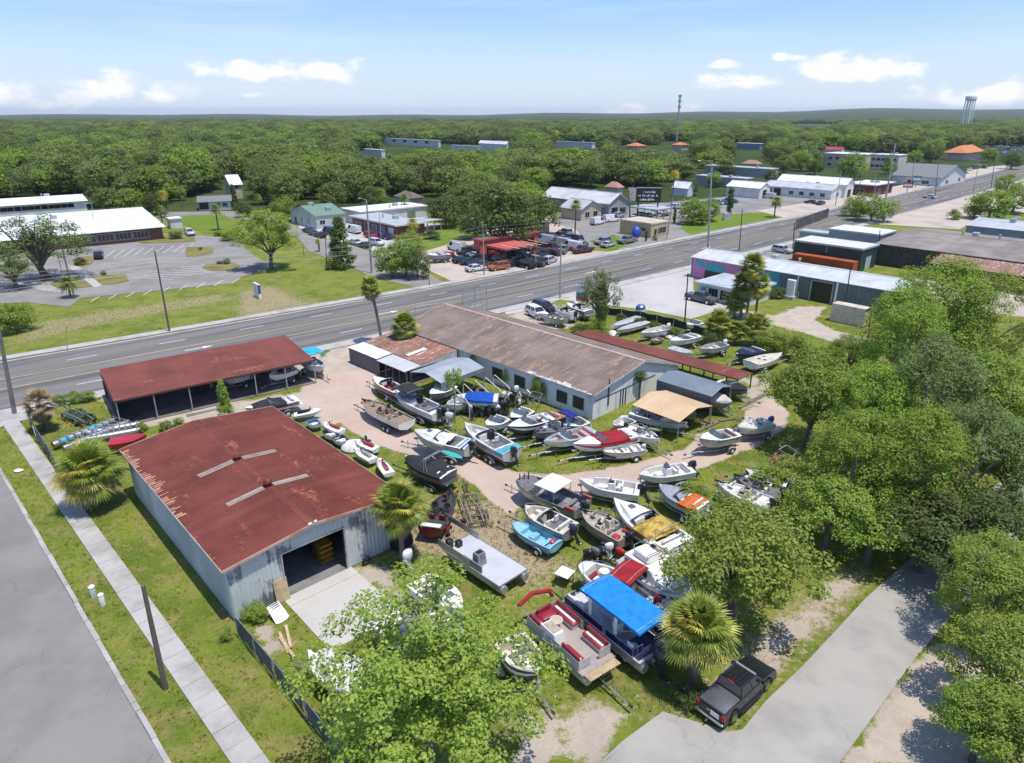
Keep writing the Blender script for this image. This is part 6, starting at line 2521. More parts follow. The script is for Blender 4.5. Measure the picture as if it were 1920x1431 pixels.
# shipping containers
def container(u,v,L,label,mat,z=0):
	x,y=G(u,v)
	t=thing("shipping_container",label,"container",(x,y,z),R(132),"shipping containers")
	Hh=2.5
	for (o_,ux,ln) in (((0,0,.05),(1,0,0),L),((L,2.4,.05),(-1,0,0),L)):
		panels(t,"side_panel",o_,ux,(0,0,1),ln,Hh-.1,mat,1.2,4,.04)
	MB().box(.02,L-.02,.03,2.37,Hh-.08,Hh).build("top",mat,t)
	MB().box(-.02,.04,0,2.4,0,Hh).build("end_door",mat,t)
	MB().box(L-.04,L+.02,0,2.4,0,Hh).build("end_wall",mat,t)
	return t
container(1606,512,13,"rusty orange shipping container in front of the green warehouse",rust_material("orange_container",(.42,.10,.035),(.30,.07,.03),.5,0,.05))
container(1618,503,13,"pale olive green shipping container behind the orange one",M_("olive_container",(.25,.30,.12),.6,0,.1,.6))
# slatted timber crate beside the bay
x_,y_=G(1633,607)
t=thing("slatted_crate","big pale slatted timber crate with a sloping lid beside the grey shop","crate",(x_,y_,0),R(132))
for k in range(7):
	MB().box(0,5.2,-.04,.04,.08+k*.32,.08+k*.32+.27).build("slat",LUMBER,t)
	MB().box(-.04,.04,.05,3.2,.08+k*.32,.08+k*.32+.27).build("slat",LUMBER,t)
MB().add([(0,-.05,2.3),(5.2,-.05,2.3),(5.2,1.2,2.9),(0,1.2,2.9),(5.2,3.2,2.9),(0,3.2,2.9),(0,3.2,0),(5.2,3.2,0),(5.2,.05,0),(5.2,.05,2.3)],[(0,1,2,3),(3,2,4,5),(5,4,7,6),(8,7,4,2,9)]).build("lid",M_("pale_board",(.58,.52,.42),.8),t)
# ---- farther buildings along the highway
bld("workshop_hall","long bright white-roofed workshop across the road at the top right","workshop",(1587,346),1602,1459,5.2,WW,WHITEROOF,roof='gy',rise=2.0,over=.4,maxw=18,pw=2.5,openings=[door('f',.5,3,3),win('l',.3,1,3,1.5),win('l',.6,1,3,1.5)])
bld("white_shop","white walled shop with a grey roof in front of the long white workshop","shop",(1560,357),1583,1432,3.6,WW,GREYROOF,roof='gy',rise=1.6,over=.4,maxw=14,pw=2.0,openings=[win('l',.12+.15*i,.9,1.8,1.3) for i in range(4)]+[door('l',.78,3,2.8),door('l',.92,3,2.8),win('f',.5,1,2,1.4)])
bld("white_shed","white gable shed left of the white walled shop","shed",(1425,353),1445,1363,4.0,WW,WHITEROOF,roof='gy',rise=1.8,over=.3,maxw=14,openings=[door('f',.5,3,3)])
bld("grey_shed","flat grey-roofed shed left of the white gable shed","shed",(1397,336),1412,1305,4.0,GREYW,GREYROOF,roof='flat',over=.2,maxw=14)
bld("long_shed","long low pale-roofed shed behind the flat grey shed","shed",(1445,318),1460,1322,4.0,GREYW,GREYROOF,roof='flat',maxw=14,over=.2)
bld("red_store","white-roofed store with dark red walls at the roadside","store",(1640,348),1675,1590,4.2,M_("dark_red_wall",(.14,.035,.035),.8),WHITEROOF,roof='flat',over=.8,openings=[win('f',.3,.5,3,2),win('f',.7,.5,3,2),win('l',.5,.5,3,2)])
bld("tan_block","two-storey tan block with a white flat roof","building",(1625,291),1650,1545,8.0,CREAMW,WHITEROOF,roof='flat',over=.2,maxw=25,openings=[win('l',.15+.17*i,zz,2.2,1.4) for i in range(5) for zz in (1.2,4.8)])
bld("tan_block","paler block with a stair tower right of the two-storey tan block","building",(1686,292),1702,1630,8.0,M_("pale_tan",(.58,.53,.45),.85),WHITEROOF,roof='flat',over=.2,maxw=25,openings=[win('l',.15+.17*i,zz,2.2,1.4) for i in range(5) for zz in (1.2,4.8)])
bld("shingle_building","broad grey shingle roofed building with a white gable near the highway","building",(1765,333),1812,1675,4.0,WW,SHING,roof='gy',rise=4.5,over=.8,openings=[win('f',.25,.8,3,1.6,(3,0)),win('f',.75,.8,3,1.6,(3,0)),win('l',.3,.8,3,1.4),win('l',.6,.8,3,1.4)])
bld("tile_pavilion","orange tile hip-roofed pavilion near the far end of the highway","pavilion",(1808,287),1840,1776,5.0,CREAMW,ORTILE,roof='hip',rise=4.5,over=2.0)
bld("far_hall","long white-edged flat hall in the woods at the top centre","hall",(822,264),826,720,6.0,WW,WHITEROOF,roof='flat',over=.4,maxw=20,openings=[win('l',.2+.2*i,3,6,2) for i in range(4)])
bld("far_hall","low pale roof in the woods left of the long flat hall","hall",(715,282),722,682,6.0,WW,WHITEROOF,roof='flat',over=.3,maxw=16)
bld("far_hall","white gable roof among palms right of the long flat hall","hall",(950,270),956,898,6.0,WW,WHITEROOF,roof='gy',rise=2,over=.4,maxw=20)
bld("far_hall","low white roof between the flat hall and the white gable roof","hall",(895,275),900,845,5.0,WW,GREYROOF,roof='flat',over=.4,maxw=20)
bld("far_hall","white roof with a blue band among trees right of the tall mast","hall",(1425,270),1432,1380,5.0,paint((.2,.3,.5)),WHITEROOF,roof='flat',over=.4,maxw=25)
bld("far_hall","long low pale roof in the trees above the grey gable building","hall",(1110,268),1116,1042,5.0,WW,GREYROOF,roof='flat',over=.4,maxw=25)
bld("green_hall","wide pale green roof far off near the horizon","hall",(1548,234),1556,1490,9.0,WW,M_("mint_roof",(.22,.45,.35),.5),roof='flat',over=.4,maxw=40)
bld("red_roof_store","small red roofed building in the trees behind the tan block","store",(1578,281),1584,1548,4.5,WW,paint((.35,.05,.05),.6),roof='gy',rise=2,maxw=14)
bld("tile_house","orange tile-roofed house in the woods at the top centre right","house",(1195,274),1210,1174,4.5,CREAMW,ORTILE,roof='hip',rise=2.6,over=.8)
bld("tile_house","smaller orange tile-roofed house beside the tall mast","house",(1278,272),1290,1260,4.5,CREAMW,ORTILE,roof='hip',rise=2.2,over=.8)
bld("tan_house","small tan hip-roofed house among the trees left of the pale sheds","house",(1420,308),1428,1392,3.6,CREAMW,M_("tan_roof",(.36,.24,.15),.9),roof='hip',rise=2,over=.5)
bld("pink_house","pinkish tile-roofed house behind the grey gable building","house",(1158,352),1168,1136,3.6,CREAMW,M_("pink_tile",(.45,.23,.17),.9),roof='hip',rise=2,over=.5)
bld("white_house","small white gable house among trees right of the billboard","house",(1290,352),1300,1262,3.4,WW,WHITEROOF,roof='gy',rise=2,over=.4)
bld("bungalow","grey-roofed bungalow with a carport at the edge of the woods","house",(372,378),431,350,2.9,WW,SHING,ang=20,roof='gx',rise=1.3,over=.6,maxd=9,openings=[win('f',.6,.9,1.6,1.2),win('f',.82,.9,1.6,1.2),door('f',.15,3.0,2.3)])
bld("white_house","tall cream house with a white gable in the woods above the bungalow","house",(432,345),452,420,5.5,CREAMW,WHITEROOF,ang=40,roof='gx',rise=3,over=.5,maxd=9,openings=[win('f',.5,3.5,1.2,1.4),win('l',.5,3.5,1.2,1.4)])
bld("brown_house","brown-roofed house in the trees behind the white flat-roofed building","house",(770,372),792,740,3.4,CREAMW,BRNROOF,roof='hip',rise=1.8,over=.5)
bld("utility_hut","small white flat-roofed outbuilding at the corner of the white office","hut",(318,412),340,312,2.6,WW,WHITEROOF,ang=38,roof='flat',over=.2,maxd=5)
bld("pink_shed","pink-walled low building beside the dark oak cluster","shed",(1002,424),1030,990,2.6,M_("salmon_wall",(.52,.30,.24),.85),M_("salmon_roof",(.50,.32,.26),.85),roof='flat',over=.2,maxd=10)
# -------- poles, lamps, towers, signs
def pole(base,top,r,mat,label,name="utility_pole",cat="utility pole",arms=0,lamp=None,taper=.65,lean=True,H=None):
	x,y=G(*base)
	h=H or zat(base,top[1])
	t=thing(name,label,cat,(x,y,0),0)
	lx=0
	if lean:
		lo,hi=-6,6
		for _ in range(40):
			m=(lo+hi)/2
			if PX(x+m,y,h)[0]<top[0]:
				lo=m
			else:
				hi=m
		lx=max(-1.6,min(1.6,lo))
	MB().tube([(0,0,-.3),(lx*.5,0,h*.5),(lx,0,h)],r,8,r*taper).build("pole",mat,t,smooth=True)
	for k in range(arms):
		z=h-.5-k*1.1
		a=MB()
		a.box(-.06,.06,-1.1,1.1,-.06,.06)
		o=a.build("cross_arm",WOODP,t)
		o.location=(lx*z/h,0,z)
		o.rotation_euler=(0,0,R(41))
		for yy in (-1,-.4,.4,1):
			i_=MB()
			i_.tube([(0,yy,.06),(0,yy,.28)],.05,6)
			q=i_.build("insulator",GALV,o)
	if lamp:
		ang=R(lamp[0])
		d=Vector((math.cos(ang),math.sin(ang),0))*lamp[1]
		a=MB()
		a.tube([(lx,0,h-.15),(lx+d.x*.5,d.y*.5,h+.15),(lx+d.x,d.y,h+.1)],.05,5)
		o=a.build("lamp_arm",mat,t)
		l=MB()
		l.rbox((lx+d.x*1.1,d.y*1.1,h-.02),.75,.34,.16,.04)
		l.build("lamp_head",GALV,o)
	return t,(x+lx,y,h)
pole((310,1290),(268,1098),.17,WOODP,"dark weathered wooden pole on the verge of the sidewalk at lower left")
t=pole((27,776),(-6,610),.24,M_("grey_pole",(.20,.19,.18),.8,0,.2,1),"thick grey pole on the street corner at the left edge",H=11)
_,W1=pole((318,622),(290,471),.16,WOODP,"tall wooden utility pole on the grass verge by the road",arms=0)
_,W0=pole((140,560),(112,448),.14,WOODP,"wooden utility pole beside the small car park palm")
pole((697,512),(687,375),.22,GALV,"grey steel street light beside the tall palm","street_light","street light",lamp=(130,2.5))
_,W2=pole((908,516),(905,420),.15,CONCP,"pale concrete utility pole in front of the scrap cars",arms=1)
_,W3=pole((1050,560),(1052,455),.17,CONCP,"pale concrete pole on the near verge beside the boat sign")
pole((1327,476),(1335,303),.26,GALV,"tall steel street light on the near side of the highway","street_light","street light",lamp=(150,2.6))
pole((1386,470),(1392,392),.12,STEELB,"thin dark pole right of the tall steel street light")
pole((1284,604),(1290,512),.13,STEELB,"black wooden pole beside the grey pickup",arms=0)
pole((1581,592),(1596,497),.12,STEELB,"dark pole standing in front of the grey shop wall")
pole((1626,655),(1634,572),.13,WOODP,"pole in front of the slatted crate")
pole((1646,492),(1650,432),.12,STEELB,"dark pole at the corner of the timber warehouse")
pole((1486,475),(1490,418),.14,STEELB,"dark pole at the road side of the green warehouse")
pole((1655,405),(1679,270),.30,GALV,"tall steel lamp pole beside the round roadside bush","street_light","street light",lamp=(150,3))
pole((1250,447),(1262,368),.13,CONCP,"concrete pole at the corner of the tan building")
pole((1182,412),(1178,356),.3,M_("rust_post",(.12,.10,.09),.8),"thick dark post beside the billboard")
pole((1566,387),(1576,318),.16,CONCP,"pole in front of the white shop",lean=False)
pole((1608,378),(1616,316),.16,WOODP,"wooden pole right of the white shop",arms=1)
pole((1640,372),(1642,322),.14,CONCP,"pale pole in front of the red-walled store")
pole((1707,352),(1716,296),.16,CONCP,"pole at the near verge by the shingle building")
pole((1753,372),(1758,308),.14,WOODP,"wooden pole at the edge of the sandy roadside lot")
pole((1824,366),(1836,300),.15,CONCP,"lamp pole behind the right-hand roadside bush","street_light","street light",lamp=(150,2))
pole((1858,352),(1866,286),.16,WOODP,"wooden pole on the right side of the far highway",arms=1)
pole((1882,306),(1888,254),.2,CONCP,"pole at the far end of the highway near the pavilion",arms=1)
pole((342,390),(334,328),.16,WOODP,"wooden pole in front of the bungalow",arms=1)
pole((488,382),(484,348),.16,WOODP,"wooden pole in the woods right of the bungalow")
pole((612,490),(612,412) if False else (610,434),.1,STEELB,"short dark lamp post along the cross street","street_light","street light",lamp=(200,.8))
pole((570,478),(567,457),.07,STEELB,"short black post near the green-roofed hall","bollard_lamp","lamp post")
pole((715,452),(711,400),.1,GALV,"thin grey pole in front of the brick shop")
pole((805,536),(804,505),.08,WOODP,"street name post beside the crape myrtles","sign_post","sign post")
pole((177,445),(172,382),.09,GALV,"thin light pole in front of the white office roof","street_light","street light",lamp=(180,1.2))
pole((126,660),(124,612),.05,GALV,"small grey sign post on the left grass verge","sign_post","sign post")
pole((120,525),(100,432) if False else (96,430),.08,GALV,"slender car park light behind the big oak","street_light","street light",lamp=(150,.8))
def wire(a,b,label,sag=.6,r=.012,group="overhead wires"):
	m=MB()
	pts=[]
	for i in range(17):
		t=i/16
		p=Vector(a).lerp(Vector(b),t)
		p.z -=sag*4*t*(1-t)
		pts.append(p)
	m.tube(pts,r,4)
	o=m.build("overhead_wire",GALV)
	tag(o,label,"wire",group)
far_l=(-150,52,9.5)
for dz,nm in ((0,"topmost"),(-.55,"second highest"),(-1.1,"third highest"),(-1.9,"lowest")):
	wire((W1[0],W1[1],W1[2]-1.0+dz),(far_l[0],far_l[1],far_l[2]+dz),nm+" overhead wire running left from the tall wooden utility pole",.9)
for dz,nm in ((0,"top"),(-.7,"middle"),(-1.4,"bottom")):
	wire((W1[0],W1[1],W1[2]-1.0+dz),(W2[0],W2[1],W2[2]-.6+dz),nm+" wire from the tall wooden pole to the pole by the scrap cars",1.2)
for dz,nm in ((0,"upper"),(-.7,"lower")):
	wire((W2[0],W2[1],W2[2]-.6+dz),(*G(1250,447),9.5+dz),nm+" wire from the scrap lot pole along the highway",1.0)
# tall mast, cell tower, water tower
x_,y_=G(1268,268)
t=thing("radio_tower","tall grey monopole antenna tower rising above the woods","antenna tower",(x_,y_,0),0)
ht=zat((1268,268),178)
MB().tube([(0,0,0),(0,0,ht*.5),(0,0,ht)],[1.15,.9,.7],10).build("mast",GALV,t)
for k,z in enumerate((ht-1,ht-6,ht-12)):
	b=MB()
	for i in range(9):
		a=i*2*math.pi/9
		b.box(1.5*math.cos(a)-.25,1.5*math.cos(a)+.25,1.5*math.sin(a)-.25,1.5*math.sin(a)+.25,z-1.6,z+1.2)
	b.build("antenna_panel",GREYROOF,t)
x_,y_=G(1155,345)
t=thing("thin_mast","very thin rust coloured guyed mast in front of the woods","mast",(x_,y_,0),0)
ht=zat((1155,345),232)
MB().tube([(0,0,0),(.2,0,ht)],.16,5).build("mast",M_("rust_post",(.12,.10,.09),.8),t)
wx,wy=0.605*1300,1300
t=thing("water_tower","pale elevated water tower on slender legs on the right horizon","water tower",(808,1300,0),.4)
top=31+26*1300*1.08/FPX
b=MB()
for i in range(6):
	a=i*math.pi/3
	b.tube([(9*math.cos(a),9*math.sin(a),0),(7.2*math.cos(a),7.2*math.sin(a),top-7)],.9,6)
b.tube([(0,0,0),(0,0,top-7)],1.3,8)
b.build("legs",GEL,t)
MB().tube([(0,0,top-9),(0,0,top-7),(0,0,top-2.5),(0,0,top-.6),(0,0,top)],[5,8.6,9.4,8.4,3],16).build("tank",GEL,t,smooth=True)
for i,zz in enumerate((12,22)):
	MB().tube([(8.4*math.cos(a),8.4*math.sin(a),zz) for a in [j*math.pi/3 for j in range(7)]],.35,4).build("ring_brace",GALV,t)
# blue roadside sign on the grass
x_,y_=G(484,558)
t=thing("office_sign","low white and blue monument sign on the grass in front of the car park","sign",(x_,y_,0),R(128))
MB().box(-1.3,1.3,-.22,.22,.9,2.5).build("cabinet",paint((.02,.08,.30),.35),t)
pn=MB().box(-1.2,1.2,.222,.235,1.0,2.35).build("face",GEL,t)
ln=MB()
for k in range(4):
	ln.box(-.95,.95-.3*(k % 2),.236,.242,1.15+k*.28,1.25+k*.28)
ln.build("print_lines",paint((.22,.27,.42),.5),pn)
MB().box(-1.15,1.15,-.14,.14,-.05,.9).build("base",WW,t)
MB().box(-1.35,1.35,-.25,.25,2.501,2.58).build("cap",GEL,t)
for s in (-1.2,1.2):
	MB().box(s-.12,s+.12,-.2,.2,-.05,.898).build("post",GEL,t)
# black billboard over the canopy
x_,y_=G(1213,412)
t=thing("billboard","black billboard with three rows of white lettering beyond the scrap lot","billboard",(x_,y_,0),R(-6))
dist=math.hypot(x_,y_)
zt,zb=zat((1213,412),353),zat((1213,412),379)
wb2=46/FPX*(y_*CP+CAM_H*SP*.6)/2
bp=MB().box(-wb2,wb2,-.3,.3,zb,zt).build("panel",BLACKP,t)
tx=MB()
rs_=random.Random(4)
hh=(zt-zb)
for row,(z0,x0,x1) in enumerate(((.66,-.45,.45),(.40,-.85,.85),(.12,-.7,.65))):
	x=x0*wb2
	while x<x1*wb2:
		w=rs_.uniform(.10,.22)*hh*.5
		tx.box(x,x+w*.35,-.315,-.302,zb+z0*hh,zb+z0*hh+rs_.uniform(.10,.19)*hh)
		tx.box(x+w*.35,x+w*.9,-.314,-.303,zb+z0*hh+rs_.choice((0,.06))*hh,zb+z0*hh+.045*hh+rs_.choice((0,.06))*hh)
		x += w*1.25+(w if rs_.random()<.16 else 0)
tx.build("lettering",GEL,bp)
MB().box(-wb2-.1,wb2+.1,-.36,.36,zt,zt+.25).build("top_trim",GALV,t)
MB().box(-wb2-2.6,-wb2-.1,-.2,.2,zb+.3,zt+.1).build("side_panel",M_("faded_print",(.52,.44,.40),.7,0,.3,1.5,col2=(.35,.22,.22)),t)
for s in (-.8,.8):
	MB().tube([(s*wb2,.1,0),(s*wb2,.1,zb)],.22,8).build("post",STEELB,t)
# striped boat yard sign at the road
x_,y_=G(1091,574)
t=thing("yard_sign","upright striped sign of white, blue, red and tan bands at the yard's road corner","sign",(x_,y_,0),R(-12))
z1,z0=zat((1091,574),535),.6
h_=z1-z0
for i,(f0,f1,m) in enumerate(((.80,1,M_("sign_pale",(.42,.47,.45),.6)),(.58,.80,paint((.40,.47,.50),.6)),(.36,.58,paint((.10,.17,.26),.6)),(.14,.36,paint((.40,.06,.04),.6)),(0,.14,paint((.50,.27,.16),.6)))):
	MB().box(-1.05,1.05,-.12,.12,z0+f0*h_,z0+f1*h_-.006).build("band",m,t)
b=MB()
for k in range(7):
	x=-.85+k*.25
	b.box(x,x+.06,-.135,-.122,z0+.62*h_,z0+.77*h_)
	b.box(x+.06,x+.17,-.134,-.123,z0+(.62 if k % 3 else .72)*h_,z0+(.65 if k % 3 else .75)*h_)
b.build("lettering",GEL,t)
for s in (-.95,.95):
	MB().box(s-.08,s+.08,-.1,.1,-.1,z0-.002).build("post",WOODP,t)
# other roadside signs
for (u,v,top_,label,c) in ((1700,362,342,"white and red shop sign before the white store",(.45,.04,.05)),(1716,352,330,"teal shop sign in front of the shingle building",(.03,.25,.28)),(1880,300,280,"blue shop sign near the far end of the highway",(.05,.1,.3))):
	x_,y_=G(u,v)
	zz=zat((u,v),top_)
	t=thing("shop_sign",label,"sign",(x_,y_,0),R(-30))
	MB().box(-1.8,1.8,-.2,.2,zz*.5,zz).build("panel",paint(c,.4),t)
	MB().box(-1.5,1.5,-.215,-.202,zz*.62,zz*.85).build("face",GEL,t)
	MB().tube([(0,0,0),(0,0,zz*.5)],.2,6).build("post",GALV,t)
# utility pedestals on the verge, litter bag
for (u,v,w_,label) in ((176,1118,.20,"taller pale green utility pedestal on the verge"),(193,1133,.18,"smaller white utility pedestal beside the green one")):
	x_,y_=G(u,v)
	t=thing("utility_pedestal",label,"pedestal",(x_,y_,0),.3,"utility pedestals on the verge")
	m=M_("pedestal_green",(.42,.49,.44),.6) if u<180 else GEL
	MB().tube([(0,0,-.05),(0,0,.7),(0,0,.78)],[w_,w_,w_*.8],12).build("body",m,t,smooth=True)
	MB().tube([(0,0,.76),(0,0,.80),(0,0,.88)],[w_*1.08,w_*1.08,w_*.7],12).build("cap",GEL,t,smooth=True)
o=MB().blob((0,0,.06),.45,.33,.1,9,4,.12).build("plastic_bag",GEL,smooth=True)
x_,y_=G(35,883)
o.location=(x_,y_,0)
tag(o,"flat white plastic bag lying on the verge grass","bag")
# -------- the boats of the yard
def P_(c,r=.32):
	return paint(c,r)
RED=(.42,.02,.03)
NAVY=(.02,.03,.11)
BLK=(.02,.02,.023)
WHT=(.75,.75,.73)
GRY=(.16,.165,.17)
BLU=(.02,.10,.45)
TEALC=(.04,.36,.40)
BLKCLOTH=cloth((.035,.036,.04))
REDCLOTH=cloth((.30,.022,.03))
BLUECLOTH=cloth((.015,.08,.40))
NAVYCLOTH=cloth((.022,.03,.07))
WHITECLOTH=cloth((.62,.61,.57))
CREAMCLOTH=cloth((.56,.53,.46))
GREYCLOTH=cloth((.30,.32,.37))
SKYCLOTH=cloth((.02,.23,.62))
TURQCLOTH=cloth((.03,.38,.50))
MARON=M_("maroon_vinyl",(.27,.018,.035),.5,0,.15,3)
TANVIN=M_("tan_vinyl",(.42,.35,.27),.6,0,.15,3)
CAMO=M_("camouflage_paint",(.20,.20,.10),.8,0,.2,1.6,col2=(.34,.33,.20),lo=.45,hi=.55)
WETLEAF=M_("yellowed_tarp",(.50,.34,.05),.6,0,.3,1.5,col2=(.22,.13,.03),lo=.42,hi=.6)
GREYHULL=P_((.22,.23,.24),.4)
ALUHULL=M_("dull_aluminium_hull",(.44,.44,.43),.42,.55,.15,1.2,col2=(.34,.34,.33))
# --- along the drive in front of the annex
boat((679,751),(763,791),2.4,"white deck boat with a tan carpeted bow and no motor on the sandy drive",'bass',carpet=CARPETT,inside=CARPETT,seatm=TANVIN,axles=2,bowk=.55,tcol=STEELB)
boat((741,735),(826,773),2.55,"white bowrider with twin black outboards and a dark canopy top beside the annex",'bowrider',motor=BLK,nm=2,canopy=(BLKCLOTH,.50,.86,2.35),axles=2,seatm=GREYHULL,H=1.1,ms=1.1)
boat((700,708),(752,733),2.1,"white ski boat with a maroon side at the annex wall",'runabout',hull=P_((.28,.03,.045)),inside=GELIN,seatm=MARON,motor=None)
boat((856,744),(934,746),2.5,"white deck boat under two royal blue covers by the pale grey carport",'decked',cover=(BLUECLOTH,.10,.80),coverpk=.5,z=1.0,trailer=False,hull=GEL)
boat((778,811),(881,834),2.5,"faded cream cuddy boat with a white sheet and blue stern band on the drive",'cuddy',hull=M_("chalky_hull",(.50,.50,.46),.6,0,.2,.8),stripe=None,cover=(WHITECLOTH,.34,.98,(.25,.1,.1)),coverpk=.35,motor=BLK,axles=2,H=1.25,
     extra=lambda r,L,B,H,hb,sh,fl:MB().box(.12,.35,-B*.46,B*.46,H+.03,H+.16).build("stern_band",P_((.05,.25,.5)),r))
boat((871,796),(961,846),2.6,"white deck boat with grey side stripes and a teal stern cover at the grass edge",'bowrider',hull=M_("silver_hull",(.52,.53,.54),.35,.2,.1,1),stripe=P_((.20,.21,.28)),motor=BLK,axles=2,H=1.15,cover=(cloth((.10,.36,.43)),.0,.15),coverpk=.15,ms=1.1)
boat((952,803),(1030,780),2.3,"white runabout with a black lower hull under the windows of the workshop",'runabout',hull=P_((.05,.05,.055)),inside=GELIN,stripe=GEL,H=1.1)
boat((1000,815),(1075,789),2.2,"grey aluminium deep-sided boat with a blue folded top in front of the workshop",'bass',hull=GREYHULL,inside=CARPETG,carpet=CARPETG,motor=(.3,.31,.32),canopy=(cloth((.02,.03,.20)),.02,.24,2.0))
boat((1020,830),(1112,806),2.3,"white bowrider with faded pink seats and trim on the grass",'bowrider',seatm=M_("pink_vinyl",(.58,.34,.34),.6),carpet=M_("pinkish_carpet",(.45,.25,.24),.9),stripe=None)
boat((1075,836),(1186,810),2.4,"long white boat under a bright dark-red cockpit cover on the grass",'runabout',stripe=P_(RED),cover=(REDCLOTH,.16,.64),coverpk=.42,bowk=.35,H=1.15)
boat((1131,848),(1205,838),1.7,"small pale aluminium rowing boat with benches on a low trailer at the grass edge",'jon',hull=M_("pale_hull",(.56,.55,.50),.6,0,.15,1),inside=GELIN,seatm=GELIN,H=.62,z=.45,square=.25,motor=WHT,ms=.6)
boat((1236,826),(1176,800),2.0,"white bass boat with its bow away from the red covered boat",'bass',motor=BLK,ms=.8,H=.85,seatm=GREYHULL)
boat((1238,808),(1186,787),1.6,"small olive camouflage jon boat lying in the weeds by the tan carport",'jon',hull=CAMO,inside=CAMO,seatm=CAMO,H=.55,z=.25,square=.4,trailer=False)
boat((1311,826),(1378,810),2.2,"weathered cream boat with a beige open interior on the pink track",'runabout',inside=GELIN,hull=M_("chalky_hull",(.50,.50,.46),.6,0,.2,.8),seatm=TANVIN,H=1.1,bowk=.5,motor=GRY)
boat((1384,804),(1443,790),2.0,"boat wrapped in a white sheet with a blue motor cover on the pink track",'runabout',cover=(WHITECLOTH,.05,.98),coverpk=.55,motor=(.03,.10,.40),stripe=None)
boat((1288,797),(1187,770),2.3,"pale blue-grey boat parked beneath the tan carport",'cuddy',hull=P_((.38,.46,.48)),H=1.0,z=.4,bowk=.4)
boat((1304,775),(1245,750),2.0,"second boat with a pale green hull behind it beneath the tan carport",'runabout',hull=P_((.40,.45,.38)),H=.9,z=.35)
boat((1372,757),(1300,733),2.4,"boat wrapped in white plastic poking out of the blue-grey carport",'runabout',hull=GREYHULL,cover=(WHITECLOTH,.1,.99),coverpk=.6,H=1.1)
boat((1402,733),(1345,716),2.3,"dark grey boat under a black cover at the open end of the red lean-to",'runabout',hull=P_((.10,.105,.11)),cover=(BLKCLOTH,.1,.98),coverpk=.35)
boat((912,800),(944,783),2.0,"small white boat with a teal screen squeezed before the tangle of motors",'runabout',hull=GEL,inside=P_((.08,.30,.34)),H=.85)
boat((958,786),(990,768),2.0,"purple-blue ski boat behind the white runabout with a black lower hull",'runabout',hull=P_((.07,.07,.24)),inside=P_((.20,.18,.36)),H=.85)
boat((1008,792),(1052,774),2.1,"orange and lilac open boat behind the white runabout near the bent frames",'bass',hull=P_((.42,.38,.48)),inside=M_("orange_carpet",(.46,.22,.10),.9,0,.2,2),carpet=M_("orange_carpet",(.46,.22,.10),.9,0,.2,2),H=.8)
boat((838,762),(872,748),1.9,"white boat frame parked under the front of the pale grey carport",'skiff',H=.8,z=.5)
boat((806,742),(846,722),2.2,"grey boat stored inside the pale grey carport",'runabout',hull=GREYHULL,H=1.0)
boat((1060,800),(1096,788),2.0,"pale blue runabout closest to the workshop gable corner",'runabout',hull=P_((.35,.42,.5)),H=.85)
boat((1150,800),(1182,786),1.8,"cream dinghy in the weeds at the workshop gable",'skiff',hull=P_((.55,.52,.44)),inside=GELIN,H=.7,z=.3,trailer=False)
# --- beside the drive, nearer rows
boat((1086,902),(1200,918),2.3,"white centre console boat with a black outboard below the pink track",'console',motor=BLK,axles=2,bowk=.5,H=1.0,ms=1.1)
boat((1198,893),(1294,876),2.2,"white bay boat with a tall black outboard beside the pink track",'console',motor=BLK,axles=2,bowk=.55,H=.9,ms=1.1)
boat((1236,913),(1320,950),2.3,"sharp-nosed boat under a pale grey cover with an orange stern cover",'runabout',hull=P_((.45,.48,.52)),cover=(GREYCLOTH,.42,.97),coverpk=.25,H=1.0,
     extra=lambda r,L,B,H,hb,sh,fl:cover_part(r,L,hb,sh,.05,.41,cloth((.55,.14,.04)),.2))
boat((1151,940),(1278,1022),3.0,"big white cabin cruiser with a yellowed leaf-stained tarp over its cockpit",'cuddy',H=1.35,axles=2,stripe=P_((.30,.17,.09)),cover=(WETLEAF,.20,.50),coverpk=.55,bowk=.4,z=.6,
     extra=lambda r,L,B,H,hb,sh,fl:MB().tube([(L*.2,-B*.4,H),(L*.2,-B*.4,H+.7),(L*.2,B*.4,H+.7),(L*.2,B*.4,H)],.03,5).build("cover_bow",GALV,r))
def white_top_extra(r,L,B,H,hb,sh,fl):
	c=MB()
	c.box(L*.30,L*.62,-B*.47,B*.47,H+1.02,H+1.08)
	o=c.build("hard_top",VINYLW,r)
	for k in range(4):
		MB().box(L*.30+L*.32*k/4+.03,L*.30+L*.32*(k+1)/4-.03,-B*.465,B*.465,H+1.081,H+1.10).build("top_panel",VINYLW,o)
	f=MB()
	for x in (L*.32,L*.6):
		for s in (-1,1):
			f.tube([(x,s*B*.44,H),(x,s*B*.45,H+1.03)],.03,5)
	f.build("top_frame",ALU,r)
	for s in (-1,1):
		MB().box(.02,.9,s*B*.46-.1,s*B*.46+.1,H+.02,H+.3).build("stern_corner",P_((.45,.09,.06)),r)
	rl=MB()
	for s in (-1,1):
		rl.tube([(L*.62,s*hb(.62)*.95,H+.5),(L*.85,s*hb(.85)*.95,H+.5),(L*.97,s*hb(.97)*.8,H+.45)],.025,5)
		for t in (.65,.78,.9):
			rl.tube([(L*t,s*hb(t)*.95,H),(L*t,s*hb(t)*.95,H+.5)],.02,4)
	rl.build("side_rail",ALU,r)
	bx=MB()
	for k in range(3):
		bx.tube([(L*(.9+.03*k),(k-1)*.35,H),(L*(.9+.03*k),(k-1)*.35,H+.85)],.05,6)
	bx.build("rod_holder",STEELB,r)
	console_part(r,L*.48,fl,GREYHULL,.8,.8,-.2)
